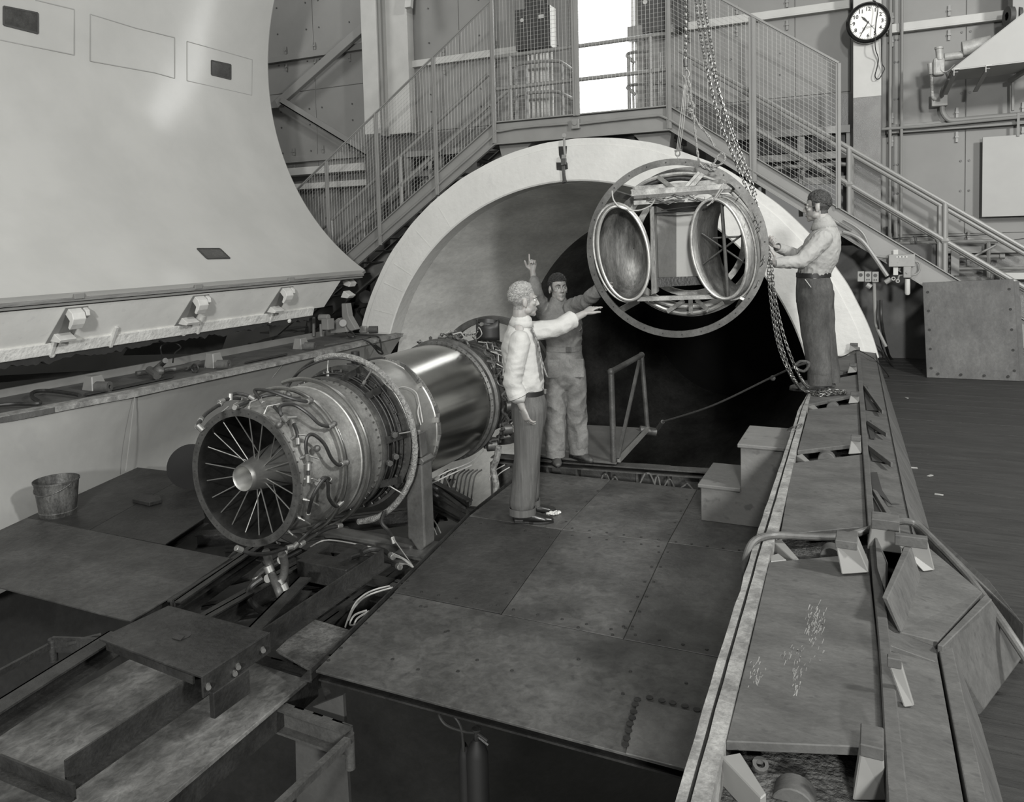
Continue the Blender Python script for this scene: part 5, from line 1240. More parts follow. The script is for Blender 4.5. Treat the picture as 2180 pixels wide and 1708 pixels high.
# gussets under the walkway corners
b=B().prism([(XL,SF+.1,2.82),(XL+.55,SF+.1,2.82),(XL+.30,SF+.1,2.60),(XL+.05,SF+.1,2.60)],(0,.8,0)).build('corner_knee',STAIR,stw,bevel=.004,seg=1)
b=B().prism([(XR,SF+.1,2.82),(XR-.55,SF+.1,2.82),(XR-.30,SF+.1,2.55),(XR-.05,SF+.1,2.55)],(0,.8,0)).build('corner_knee',STAIR,stw,bevel=.004,seg=1)
B().box2((XL,SF+.3,2.70),(XR,SB,2.80)).build('under_deck',STAIRD,stw)
# conduit along the stringers and junction box on the walkway channel
def zmid(X): return zt_(X)-.20
B().tube(smoothpath([(-9.0,SF-.05,zmid(-9.)),(XL-.3,SF-.05,zmid(XL-.3)),(XL+.1,SF-.05,3.0),(-4.0,SF-.05,3.02)],4),.016,8).tube(smoothpath([(-3.9,SF-.05,3.0),(XR-.3,SF-.05,3.02),(XR-.05,SF-.05,2.98),(XR+.4,SF-.05,zmid(XR+.4)),(-.3,SF-.05,zmid(-.3))],5),.018,8).build('stringer_conduit',STAIR,stw,smooth=True)
c=ony(1226,264,SF-.04); B().box(c,(.12,.07,.14)).build('junction_box',STAIR,stw,bevel=.008); B().cyl(c+V((0,-.03,.01)),c+V((0,-.055,.01)),.035,16).build('box_cap',STAIR,stw,smooth=True)
# fences: posts, sloping top bars and woven wire
WIREF=M('grey_woven_wire',.22,.45,.3,var=.05)
FY=SF-.045
zfL=lambda X:2.228+(4.94-2.228)*(X+9.06)/(9.06-5.12)
zfR=lambda X:3.452+(4.92-3.452)*(-.467-X)/(2.55-.467)
fence=[(-9.7,-9.06),(-9.06,-8.28),(-8.28,-7.27),(-7.27,-6.18),(-6.18,XL)]
def post(x,z0,z1,w_=.07): B().box2((x-w_/2,FY-.012,z0),(x+w_/2,FY+.012,z1)).box2((x-.006,FY-.03,z0),(x+.006,FY,z1)).build('fence_post',STAIR,stw,bevel=.002,seg=1)
for x in (-9.06,-8.28,-7.27,-6.18): post(x,zt_(x)-.34,zfL(x))
post(XL,2.83,5.8); post(ony(1229,200,SF).x,3.12,5.8,.10); post(XR,2.83,5.8)
post(-1.466,zt_(-1.466)-.34,zfR(-1.466),.09); post(-.45,zt_(-.45)-.02,3.455,.06)
def bar(a,c,w_=.04): B().beam(a,c,.012,w_,(0,1,0)).beam(a,c,w_,.008,(0,1,0)).build('fence_top_bar',STAIR,stw)
bar(V((-9.7,FY,zfL(-9.7))),V((XL,FY,zfL(XL)))); bar(V((XR,FY,zfR(XR))),V((-.45,FY,3.455)))
def mesh(x0,x1,zt0,zt1,slope):
    # vertical wires and wires parallel to the flight between stringer top and fence top
    b=B(); s=.056; r=.0023
    n=int((x1-x0)/s)
    for i in range(n+1):
        x=x0+(x1-x0)*(i+.5)/(n+1); za=zt_(x); zb_=zt0+(zt1-zt0)*(x-x0)/(x1-x0)
        b.tube([(x,FY,za),(x,FY,zb_)],r,3,cap=False)
    # parallel family
    zlo=min(zt_(x0)-slope*0,zt_(x0)); k=0
    H=max(zt0-zt_(x0),zt1-zt_(x1)); m=int(H/(s*1.05))
    for i in range(1,m+1):
        o=i*s*1.05; za=zt_(x0)+o; zb_=zt_(x1)+o; xa,xb=x0,x1
        # clip by the top line
        fa=zt0-za; fb=zt1-zb_
        if fa<0 and fb<0: continue
        if fa<0: t=fa/(fa-fb); xa=x0+(x1-x0)*t; za=za+(zb_-za)*t
        if fb<0: t=fa/(fa-fb); xb=x0+(x1-x0)*t; zb_=(zt_(x0)+o)+((zt_(x1)+o)-(zt_(x0)+o))*t
        b.tube([(xa,FY+.003,za),(xb,FY+.003,zb_)],r,3,cap=False)
    stuff(b.build('wire_mesh',WIREF,stw))
for a,c in fence: mesh(a,c,zfL(a),zfL(c),SLP)
xm=ony(1229,200,SF).x
mesh(XL,xm,5.8,5.8,0); mesh(xm,XR,5.8,5.8,0)
mesh(XR,-1.466,zfR(XR),zfR(-1.466),-SLP); mesh(-1.466,-.45,zfR(-1.466),3.455,-SLP)
# hand rails (front and rear), pipe
rr_=.030
p1=ony(1788,304,SF+.06); p2=ony(1797,386,SF+.06)
h1=p1.z-zt_(p1.x); h2=p2.z-zt_(p2.x)
hz1=ony(1057,122,SF+.06).z; hz2=ony(1057,190,SF+.06).z
def rails(Y,tag_):
    for h,hz in ((h1,hz1),(h2,hz2)):
        B().tube([(-9.7,Y,zt_(-9.7)+h),(XL-.12,Y,zt_(XL-.12)+h)],rr_,10).build('hand_rail',STAIR,stw,smooth=True)
        B().tube([(XR+.12,Y,zt_(XR+.12)+h),(1.72,Y,zt_(1.72)+h)],rr_,10).build('hand_rail',STAIR,stw,smooth=True)
    for x in (-8.3,-6.9,-.33,.72):
        B().tube([(x,Y,zt_(x)-.02),(x,Y,zt_(x)+h1)],rr_*1.1,10).ball((x,Y,zt_(x)+h2),.045,8,sc=(1.3,1,1)).build('rail_post',STAIR,stw,smooth=True)
rails(SF+.06,'front'); rails(SB-.04,'rear')
Yf=SF+.06
B().tube(smoothpath([(XL,Yf,hz1),(-3.5,Yf,hz1+.0),(XR-.15,Yf,hz1+.01),(XR-.04,Yf,hz1-.02)],5),rr_,10).build('walkway_rail',STAIR,stw,smooth=True)
B().tube([(XL,Yf,hz2),(XR,Yf,hz2)],rr_,10).build('walkway_rail',STAIR,stw,smooth=True)
for x in (ony(1087,200,Yf).x,ony(1386,200,Yf).x): B().tube([(x,Yf,3.15),(x,Yf,hz1)],rr_,10).ball((x,Yf,hz2),.042,8,sc=(1.4,1,1)).build('rail_post',STAIR,stw,smooth=True)
Yb=SB-.04
for px in (((1090,143),(1120,134),(1180,130),(1197,134),(1220,150)),((1090,225),(1100,206),(1125,198),(1180,195),(1197,200),(1222,212)),((1385,108),(1345,112),(1335,118),(1340,124),(1350,134)),((1420,176),(1385,178),(1345,181),(1336,187),(1342,192),(1352,202))):
    B().tube(smoothpath([ony(x,y,Yb) for x,y in px],5),rr_*.9,8).build('rear_rail',STAIR,stw,smooth=True)
for x,y0,y1 in ((1098,141,252),(1120,140,248),(1197,136,244),(1338,118,232),(1405,112,228)):
    B().tube([ony(x,y0,Yb),V((ony(x,y0,Yb).x,Yb,3.15))],rr_*.9,8).build('rear_post',STAIR,stw,smooth=True)
# electrical panels beyond the walkway
ep_=thing('panel_box','dark wall panel box with round dial and white side left of the daylight doorway','electrical box')
Yp=11.75
a=ony(1096,22,Yp);c=ony(1172,98,Yp)
B().box2((a.x,Yp,c.z),(c.x,Yp+.25,a.z)).build('box',M('dark_panel_box',.03,.5),ep_,bevel=.006)
B().box2((ony(1116,22,Yp).x,Yp+.02,a.z),(ony(1150,22,Yp).x,Yp+.3,a.z+1.2)).build('riser_duct',M('dark_panel_duct',.03,.5),ep_)
B().box2((c.x,Yp+.001,c.z),(c.x+.004,Yp+.25,a.z)).build('side_plate',COLW,ep_)
p=ony(1111,43,Yp-.01); B().cyl(p,p+V((0,.02,0)),.03,16).build('dial',COLW,ep_,smooth=True)
p=ony(1152,35,Yp-.01); B().box(p,(.09,.01,.06)).build('name_plate',COLW,ep_)
for i,x in enumerate((1124,1133,1142,1151,1157,1164,1174)):
    q=ony(x,96,Yp+.12); tag(B().tube([q,V((q.x,q.y,2.4))],.018+.006*(i%2),8).build('riser_conduit',COLW,smooth=True),'pale conduit dropping below the dark panel box, %s of seven from the left'%('first','second','third','fourth','fifth','sixth','last')[i],'conduit','conduits under the panel box')
ep2=thing('panel_box','tall dark wall panel box right of the daylight doorway','electrical box')
a=ony(1359,-40,Yp);c=ony(1414,62,Yp); B().box2((a.x,Yp,c.z),(c.x,Yp+.25,a.z)).build('box',M('dark_panel_box_b',.05,.5),ep2,bevel=.006)
p=ony(1373,4,Yp-.01); B().cyl(p,p+V((0,.02,0)),.035,16).build('dial',COLW,ep2,smooth=True)
ep3=tag(B().box2((ony(1434,-40,Yp).x,Yp,ony(1434,60,Yp).z),(ony(1455,-40,Yp).x,Yp+.3,ony(1434,-40,Yp).z)).build('panel_box',M('dark_panel_box_c',.04,.5),bevel=.006),'narrow dark panel box beside the hanging chains at the top','electrical box')
for i,x in enumerate((1345,1352)): tag(B().tube([ony(x,-60,Yp+.1),V((ony(x,0,Yp+.1).x,Yp+.1,3.3))],.02,8).build('riser_conduit',COLW,smooth=True),'pale conduit beside the right jamb of the daylight doorway, %s one'%('left','right')[i],'conduit')
tag(B().box(ony(1352,72,Yp),(.22,.1,.22)).build('switch_box',WALLP,bevel=.008),'small grey switch box at the right doorway jamb','electrical box')

# ================================================================ CLOCK
ck=thing('wall_clock','round wall clock with black case and white dial showing ten thirty-five','clock')
YK=11.68; cc=ony(1848,47,YK-.09); RK=(ony(1896,47,YK-.09)-ony(1800,47,YK-.09)).length/2*.985
n_=V((0,-1,0))
B().lathe([(-.09,RK*.9),(-.07,RK),(-.02,RK),(.0,RK*.93),(-.015,RK*.86),(-.02,RK*.84)],cc,n_,64).build('case',M('black_gloss_case',.008,.18,coat=.6),ck,smooth=True)
B().lathe([(-.018,RK*.845),(-.006,RK*.83),(-.018,RK*.805)],cc,n_,64).build('bezel',CHR,ck,smooth=True)
DIAL=M('clock_dial_white',.72,.4,var=.02)
B().lathe([(-.02,.001),(-.02,RK*.83)],cc,n_,48).build('dial',DIAL,ck)
INK=M('clock_ink',.01,.5)
def text(s,loc,size,mat,parent,name='numeral',rx=PI/2,th=.0015,shear=0):
    cu=bpy.data.curves.new(name,'FONT'); cu.body=s; cu.size=size; cu.align_x='CENTER'; cu.align_y='CENTER'; cu.extrude=th; cu.offset=size*.018; cu.shear=shear; cu.resolution_u=3
    o=bpy.data.objects.new(name,cu); COL.objects.link(o); o.rotation_euler=(rx,0,0); o.location=loc
    bpy.context.view_layer.update()
    me=bpy.data.meshes.new_from_object(o); bpy.data.objects.remove(o)
    o=bpy.data.objects.new(name,me); COL.objects.link(o); o.rotation_euler=(rx,0,0); o.location=loc; me.materials.clear(); me.materials.append(mat); o.parent=parent; return o
cd_=cc+V((0,.018,0))
for h in range(1,13):
    a=PI/2-h*PI/6; text(str(h),cd_+V((math.cos(a)*RK*.64,-.003,math.sin(a)*RK*.64)),RK*.25,INK,ck)
tk=B()
for i in range(60):
    a=i*PI/30; u=V((math.cos(a),0,math.sin(a))); L=.04 if i%5 else .06
    tk.beam(cd_+u*RK*(.80-L)+V((0,-.002,0)),cd_+u*RK*.80+V((0,-.002,0)),.004 if i%5 else .009,.001,(0,1,0))
stuff(tk.build('minute_marks',INK,ck))
def hand(ang,L,w_,name,back=.12):
    a=math.radians(90-ang); u=V((math.cos(a),0,math.sin(a))); v=V((-u.z,0,u.x)); o=cd_+V((0,-.006,0))
    B().prism([o-u*RK*back,o+v*w_*.4,o+u*RK*L*.6+v*w_,o+u*RK*L,o+u*RK*L*.6-v*w_,o-v*w_*.4],(0,-.002,0)).build(name,INK,ck)
hand(317.5,.44,.014,'hour_hand'); hand(210,.66,.010,'minute_hand'); hand(141,.62,.002,'second_hand',.15)
B().cyl(cd_+V((0,-.004,0)),cd_+V((0,-.012,0)),.013,12).build('hub',INK,ck)
b=B(); pts=[cd_+V((RK*(-.26+.52*i/24),-.002,-RK*.26+.012*math.sin(i*1.9)+.02*i/24)) for i in range(25)]; b.tube(pts,.0016,4); pts=[cd_+V((RK*(-.2+.4*i/8),-.002,-RK*.34+.004*i)) for i in range(9)]; b.tube(pts,.001,4); b.build('script_mark',INK,ck,label='small illegible script on the dial')
cpx=((1865,3),(1858,1),(1866,8),(1869,20),(1865,50),(1863,80),(1864,105),(1870,125),(1867,145),(1863,160),(1866,168),(1873,166),(1882,150),(1883,145),(1877,130),(1876,80))
tag(B().tube(smoothpath([ony(x,y,YK-.16 if y<110 else YK-.05) for x,y in cpx],6),.0065,6).build('clock_cord',BLACKR,smooth=True),'black cord hanging in a loop in front of the wall clock','cord')

# ================================================================ UNIT HEATER, CONDUIT, NOTICE BOARD
uh=thing('unit_heater','white angled heater hood with small motor on the wall at the upper right','heater')
Yh=10.9
HOOD=M('white_hood_sheet',.30,.5,var=.03)
f_=[ony(2027,148,Yh),ony(2200,12,Yh),ony(2330,12,Yh),ony(2330,112,Yh)]
B().prism(f_,(0,.012,0)).build('hood_face',HOOD,uh,bevel=.003)
B().prism([f_[0],f_[3],f_[3]+V((0,.75,0)),f_[0]+V((.0,.75,0))],(0,0,-.012)).build('hood_underside',HOOD,uh)
B().prism([f_[0],f_[1],f_[1]+V((0,.75,0)),f_[0]+V((0,.75,0))],(-.01,0,0)).build('hood_side',HOOD,uh)
for x in (2031,2099): 
    p=ony(x,148-(x-2027)*.11,Yh-.01); B().box(p+V((.03,-.004,.0)),(.06,.006,.012)).box(p+V((.0,-.004,-.04)),(.008,.006,.07)).build('angle_clip',COLW,uh)
    B().beam(p+V((.02,.02,-.03)),p+V((-.05,.6,-.2)),.05,.012).build('hood_stay',WALLP,uh)
B().beam(ony(2200,140,11.2),ony(2150,172,11.9),.05,.05).beam(ony(2156,170,11.95),ony(2156,236,11.95),.05,.03).build('support_leg',WALLP,uh,bevel=.003)
MOT=M('painted_motor',.30,.45,var=.15,scale=12,bump=.2)
Ym=11.35
B().cyl(ony(2048,105,Ym),ony(2110,92,Ym),.095,22).build('motor_drum',MOT,uh,smooth=True,bevel=.006)
B().cyl(ony(2010,122,Ym),ony(2050,117,Ym),.05,18).build('actuator_arm',MOT,uh,smooth=True,bevel=.006)
B().cyl(ony(1999,103,Ym-.05),ony(2001,128,Ym-.05),.042,18).cyl(ony(1999,100,Ym-.05),ony(1999,105,Ym-.05),.05,18).build('small_can',MOT,uh,smooth=True,bevel=.003)
B().box(ony(1998,143,Ym),(.13,.16,.22)).build('valve_box',MOT,uh,bevel=.03); B().cyl(ony(1981,135,Ym),ony(1983,158,Ym),.035,14).build('valve_boss',MOT,uh,smooth=True)
sp=B(); S_=smoothpath([ony(1983,158,Ym),ony(1984,180,Ym),ony(1985,205,Ym),ony(1990,214,Ym)],8); sp.tube(S_,.018,8)
for p in S_: sp.lathe([(-.003,.018),(0,.024),(.003,.018)],p,(0,0,1),8)
sp.build('flexible_conduit',MOT,uh,smooth=True)
B().tube(smoothpath([ony(2002,130,Ym-.06),ony(2003,148,Ym-.08),ony(2012,153,Ym-.08),ony(2022,148,Ym-.06),ony(2032,138,Ym)],6),.007,6).build('wire_loop',MOT,uh,smooth=True)
B().tube(smoothpath([ony(2017,155,Ym+.1),ony(2020,170,Ym+.1),ony(2008,190,Ym+.2),ony(2005,204,11.9)],6),.028,8).build('drain_pipe',WALLP,uh,smooth=True)
B().lathe([(0,.05),(0,.12),(.06,.12),(.06,.05)],ony(2143,35,11.6),(1,.3,0),26).lathe([(.1,.05),(.1,.12),(.14,.12)],ony(2143,35,11.6),(1,.3,0),26).build('belt_pulley',STAIRD,uh,smooth=True)
B().box(ony(2172,-5,11.7),(.2,.3,.8)).build('bracket_post',STAIR,uh,bevel=.006)
tag(B().box(ony(2000,213,12.02),(.19,.12,.17)).build('junction_box',COLW,bevel=.012),'square pale junction box under the heater valve','electrical box')
tag(B().tube(smoothpath([ony(2006,223,12.02),ony(2007,238,12.02),ony(2016,252,12.02),ony(2032,256,12.02),ony(2100,250,12.02),ony(2250,238,12.02)],6),.034,10).build('conduit_pipe',WALLP,smooth=True),'thick conduit bending down from the junction box and running right','pipe')
nb=thing('notice_board','blank white rectangular board hung on the wall at the right edge','board')
a=ony(2092,292,12.0);c=ony(2300,280,12.0);z0=ony(2096,462,12.0).z
B().box2((a.x,12.0,z0),(c.x,12.03,a.z)).build('panel',HOOD,nb,bevel=.004)
B().box2((ony(2168,270,11.98).x-.015,11.98,ony(2168,290,11.98).z-.0),(ony(2168,270,11.98).x+.015,12.0,ony(2168,240,11.98).z)).build('hanger_strap',WALLP,nb)
# dark lower wall, pipes, ledge
struct(B().box2((.12,WY-.022,-1.5),(6.5,WY-.002,1.02)).build('trim_3',GLOSSD))
for i,(y0,y1,xa,xb,r_,lab) in enumerate(((519,513,1908,2125,.028,'upper horizontal pipe with elbows on the dark lower wall'),(549,546,1950,2136,.022,'middle horizontal pipe ending in a cap behind the stair rails'),(573,571,1970,2230,.02,'lowest horizontal pipe behind the stair rails'))):
    t=B().tube([ony(xa,y0,12.0),ony(xb,y1,12.0)],r_,8)
    if i==1: t.cyl(ony(2128,546,12.0),ony(2139,546,12.0),.036,12)
    if i==0: t.tube([ony(1908,519,12.0),ony(1906,470,12.0)],r_,8).tube([ony(2104,514,12.0),ony(2104,590,12.0)],r_,8).tube([ony(2120,522,12.0),ony(2070,548,11.9)],.016,8)
    tag(t.build('wall_pipe',STAIR,smooth=True),lab,'pipe')
for i,x in enumerate((1971,2033)): tag(B().box(ony(x,560,11.95),(.10,.06,.34)).build('pipe_clamp',STAIR,bevel=.004),'%s flat clamp block on the lowest horizontal wall pipes'%('left','right')[i],'clamp')
tag(B().box2((ony(2125,590,11.9).x,11.75,ony(2125,594,11.9).z),(4,12.1,ony(2125,580,11.9).z)).build('ledge',COLW,bevel=.006),'white ledge just above the plywood sheet at the right edge','ledge')
tag(B().tube(smoothpath([ony(x,y,11.95) for x,y in ((1890,512),(1905,508),(1960,504),(2040,503),(2110,500),(2150,510),(2180,508))],5),.006,6).build('wall_cable',BLACKR,smooth=True),'thin cable drooping along the wall above the upper horizontal pipe','cable')
tag(B().tube(smoothpath([ony(x,y,11.9) for x,y in ((1946,502),(1948,515),(1952,530),(1950,545),(1951,508),(1944,503))],5),.008,6).build('wall_cable',BLACKR,smooth=True),'short doubled cable hanging above the wide grey control box','cable')
# dark panel under the stair and black conduit boxes
tag(B().box2((-.6,11.64,-.36),(.70,11.685,1.2)).build('under_stair_panel',M('dark_under_stair_panel',.045,.5,var=.15),bevel=.006),'large dark panel closing the space under the right stair flight','panel')
tag(B().box2((-.72,11.75,-.36),(-.40,11.9,1.4)).build('dark_post',M('dark_post_paint',.03,.5)),'dark upright casing behind the outlet boxes under the stair','post')
cbx=thing('control_box','wide grey control box with hanging switch on the stair stringer','electrical box')
Yc=10.42
a=ony(1892,542,Yc);c=ony(1948,568,Yc)
GB=M('grey_switch_box',.22,.45,var=.08,scale=8,spots=.2)
B().box2((a.x,Yc,c.z),(c.x,Yc+.12,a.z)).build('box',GB,cbx,bevel=.006)
p=ony(1920,547,Yc-.002); B().box(p,(.12,.004,.02)).build('name_plate',COLW,cbx)
for dx in (-.035,0,.035): B().box(p+V((dx,-.003,0)),(.012,.003,.012)).build('plate_hole',BLACK,cbx)
a=ony(1923,568,Yc-.02);c=ony(1940,592,Yc-.02)
B().box2((a.x,Yc-.02,c.z),(c.x,Yc+.08,a.z)).build('switch_body',GB,cbx,bevel=.01); B().cyl(lerp(a,c,.5)+V((0,-.002,0)),lerp(a,c,.5)+V((0,-.012,0)),.018,4).build('diamond_plate',GB,cbx)
B().lathe([(0,.012),(0,.028),(.05,.03),(.17,.03),(.19,.02),(.195,.001)],ony(1932,594,Yc+.02),(0,0,-1),16).build('pendant_handle',COLW,cbx,smooth=True)
B().box2((ony(1902,568,Yc).x,Yc+.03,ony(1902,586,Yc).z),(ony(1912,568,Yc).x,Yc+.05,ony(1902,532,Yc).z)).build('mount_strap',COLW,cbx)
B().tube(smoothpath([ony(x,y,Yc+.04) for x,y in ((1948,556),(1957,560),(1958,575),(1950,584),(1940,586))],5),.011,7).tube(smoothpath([ony(x,y,Yc+.04) for x,y in ((1925,586),(1914,588),(1912,600))],5),.011,7).build('loop_conduit',GB,cbx,smooth=True)
for (x,y) in ((1901,593),(1910,598)):
    p=ony(x,y,Yc-.02); B().lathe([(0,.012),(0,.024),(.03,.024),(.03,.012),(0,.012)],p,(.2,-1,0),14).build('pipe_union',CHR if x<1905 else GB,cbx,smooth=True)
B().cyl(ony(1884,602,Yc),ony(1897,594,Yc),.03,12).build('round_plug',GB,cbx,smooth=True,bevel=.006)
ob=thing('outlet_boxes','row of three grey outlet boxes on an upright conduit beside the white ring','electrical box')
for i in range(3):
    a=ony(1825+i*15.5,578+i*.5,Yc);c=ony(1840+i*15.5,600+i*.5,Yc)
    x=B().box2((a.x+.002,Yc,c.z),(c.x-.002,Yc+.1,a.z)).build('outlet_box',GB,ob,bevel=.006)
    q=lerp(a,c,.5); B().cyl(q+V((0,-.003,.02)),q+V((0,.0,.02)),.022,12).build('socket',STAIRD,x)
    if i: B().box(q+V((-.012,-.003,-.035)),(.012,.004,.014)).build('slot',BLACK,x); B().box(q+V((.012,-.003,-.035)),(.012,.004,.014)).build('slot',BLACK,x)
B().cyl(ony(1845,606,Yc+.04),ony(1854,612,Yc+.04),.034,14).build('elbow_box',GB,ob,smooth=True)
B().tube(smoothpath([ony(x,y,Yc+.05) for x,y in ((1861,601),(1862,640),(1863,670),(1866,695),(1876,718),(1886,738))],6),.02,8).build('down_conduit',STAIR,ob,smooth=True)
for k,(px,r_,lab) in enumerate(((((1795,494),(1815,500),(1832,510),(1845,524),(1862,548),(1889,588)),.026,'thick conduit sloping down the shiny stair stringer to the control box'),(((1796,468),(1820,482),(1836,496),(1845,512),(1852,532),(1866,545),(1892,548)),.014,'slim conduit curving along the shiny stair stringer into the control box'))):
    tag(B().tube(smoothpath([ony(x,y,10.48) for x,y in px],6),r_,8).build('conduit_pipe',STAIR,smooth=True),lab,'pipe')
tag(B().tube(smoothpath([ony(1875,640,10.5),ony(1876,680,10.4),onz(1885,730,.0),onz(1898,765,-.32),onz(1935,782,-.33),onz(1962,790,-.33)],7),.018,8).build('floor_cable',BLACKR,smooth=True),'thick black cable falling beside the outlet conduit to the plywood sheet','cable')
tag(B().tube(smoothpath([ony(1868,640,10.5),ony(1870,700,10.45),onz(1880,745,-.2),onz(1905,785,-.33),onz(1925,778,-.33),onz(1908,770,-.33)],7),.008,6).build('floor_cable',BLACKR,smooth=True),'thin black cable looping on the floor left of the plywood sheet','cable')
# plywood sheets leaning on the stairs
PLY=M('stained_plywood',.055,.6,var=.35,scale=3,stretch=(1,1,.6),bump=.1,spots=.2,spotc=2.2)
pw=thing('plywood_sheet','big stained sheet with bolt holes round its edge leaning under the stair rail','sheet')
q=[ony(1964,602,10.42),ony(2158,594,10.42),onz(2172,812,-.32),onz(1973,804,-.32)]
q[2]=V((q[2].x,q[2].y,q[2].z)); 
B().prism(q,(.0,.02,0)).build('sheet',PLY,pw,bevel=.003)
for i in range(18):
    t=(i+.5)/18
    if i<4: p=lerp(q[0],q[1],(i+.5)/4)+V((0,-.002,-.05))
    elif i<9: p=lerp(q[1],q[2],(i-4+.5)/5)+V((-.05,-.004,0))
    elif i<13: p=lerp(q[2],q[3],(i-9+.5)/4)+V((0,-.006,.05))
    else: p=lerp(q[3],q[0],(i-13+.5)/5)+V((.05,-.004,0))
    B().cyl(p,p+V((0,-.004,.0)),.015,10).build('bolt_hole',SILLD,pw)
q2=[x+V((.06,.05,-.03)) for x in q]
tag(B().prism(q2,(0,.02,0)).build('plywood_sheet',PLY,bevel=.003),'second sheet just showing behind the big stained sheet','sheet')
# small chips of paper on the wooden floor
for i,(x,y,lab) in enumerate(((1945,996,'white paper scrap on the floor just beside the sill slope'),(1980,1013,'small pale scrap lying alone mid floor right of the sill'),(1930,847,'pale scraps on the floor near the foot of the plywood sheet'),(1999,1053,'tiny pale chip on the floor nearest the hatch box'))):
    tag(B().box(onz(x,y,-.318),(.05,.02,.004),Matrix.Rotation(i,3,'Z')).build('paper_scrap',WIRE),lab,'scrap')
# ================================================================ PEOPLE
def cloft(b,pts,rad,side,n=14,cap=True,mi=0):
    pts=[V(p) for p in pts]; rad=[(r,r) if not isinstance(r,tuple) else r for r in rad]
    if cap:
        t0=(pts[1]-pts[0]).normalized(); t1=(pts[-1]-pts[-2]).normalized()
        P=[];R=[]
        for c,o in ((.12,.96),(.55,.78),(.85,.5)): P.append(pts[0]-t0*min(rad[0])*o); R.append((rad[0][0]*c,rad[0][1]*c))
        P=P[:1]+[pts[0]-t0*min(rad[0])*.78]+[pts[0]-t0*min(rad[0])*.45]; R=[(rad[0][0]*.2,rad[0][1]*.2),(rad[0][0]*.62,rad[0][1]*.62),(rad[0][0]*.89,rad[0][1]*.89)]
        Q=[pts[-1]+t1*min(rad[-1])*.45,pts[-1]+t1*min(rad[-1])*.78,pts[-1]+t1*min(rad[-1])*.96]; T=[(rad[-1][0]*c,rad[-1][1]*c) for c in (.89,.62,.2)]
        pts=P+pts+Q; rad=R+rad+T
    k=len(pts); base=len(b.v)
    for i,p in enumerate(pts):
        t=pts[min(i+1,k-1)]-pts[max(i-1,0)]; t.normalize()
        u=V(side)-t*V(side).dot(t)
        if u.length<.05: u=V((0,0,1))-t*t.z
        u.normalize(); w_=t.cross(u)
        for j in range(n):
            a=2*PI*j/n; b.v.append(tuple(p+u*math.cos(a)*rad[i][0]+w_*math.sin(a)*rad[i][1]))
    for i in range(k-1):
        for j in range(n): b.f.append((base+i*n+j,base+i*n+(j+1)%n,base+(i+1)*n+(j+1)%n,base+(i+1)*n+j)); b.m.append(mi)
    b.f.append(tuple(base+j for j in range(n))[::-1]); b.f.append(tuple(base+(k-1)*n+j for j in range(n))); b.m+=[mi,mi]
def blob(b,name,mat,parent,vox,sm=4,amp=0,freq=(8,8,8),ridge=0,label=None,matfn=None,mats=None,seed=0):
    me=bpy.data.meshes.new('tmp'); me.from_pydata(b.v,[],b.f)
    bm=bmesh.new(); bm.from_mesh(me); bmesh.ops.recalc_face_normals(bm,faces=bm.faces); bm.to_mesh(me); bm.free()
    o=bpy.data.objects.new('tmp',me); COL.objects.link(o)
    r=o.modifiers.new('r','REMESH'); r.mode='VOXEL'; r.voxel_size=vox
    if sm: s_=o.modifiers.new('s','SMOOTH'); s_.factor=.5; s_.iterations=sm
    dg=bpy.context.evaluated_depsgraph_get(); m2=bpy.data.meshes.new_from_object(o.evaluated_get(dg)); bpy.data.objects.remove(o); m2.name=name
    if amp:
        import numpy as np
        n=len(m2.vertices); co=np.empty(n*3); m2.vertices.foreach_get('co',co); no=np.empty(n*3); m2.vertices.foreach_get('normal',no)
        co=co.reshape(-1,3); no=no.reshape(-1,3); d=np.empty(n)
        for i in range(n):
            p=co[i]; v=noise.noise((p[0]*freq[0]+seed,p[1]*freq[1],p[2]*freq[2]))
            d[i]=(1-abs(v)*2.2)*amp if ridge else v*amp*1.6
        co+=no*d[:,None]; m2.vertices.foreach_set('co',co.ravel())
    m2.materials.clear()
    for m in (mats or [mat]): m2.materials.append(m)
    m2.polygons.foreach_set('use_smooth',[True]*len(m2.polygons))
    if matfn:
        for p in m2.polygons: p.material_index=matfn(p.center)
    o=bpy.data.objects.new(name,m2); COL.objects.link(o)
    if parent is not None: o.parent=parent
    if label: o['label']=label
    return o
SKIN=M('skin',.25,.5,var=.06,scale=18,tint=(1,.98,.94)); SKIN.node_tree.nodes['Principled BSDF'].inputs['Subsurface Weight'].default_value=.05
SKIN2=M('eyelid_skin',.27,.5,var=.06,scale=18); LIP=M('lips',.20,.5,var=.05); EYEW=M('eye_white',.55,.3,var=0); IRIS=M('iris',.02,.2,var=0)  # second skin tone is for eyelids, slightly paler than the rest
HAIRG=M('grey_wavy_hair',.30,.6,var=.35,scale=60,stretch=(1,1,2),bump=.8,bscale=120); HAIRD=M('dark_hair',.022,.45,var=.5,scale=60,bump=.8,bscale=130); HAIRM=M('dark_brown_hair',.035,.45,var=.5,scale=60,bump=.7,bscale=120)
class Fr:   # local frame: l lateral (his left positive), f forward, u up
    def __init__(s,o,f,u=(0,0,1)):
        s.o=V(o); s.f=V(f).normalized(); s.u=(V(u)-s.f*V(u).dot(s.f)).normalized(); s.l=s.u.cross(s.f)
    def __call__(s,x,y,z): return s.o+s.l*x+s.f*y+s.u*z
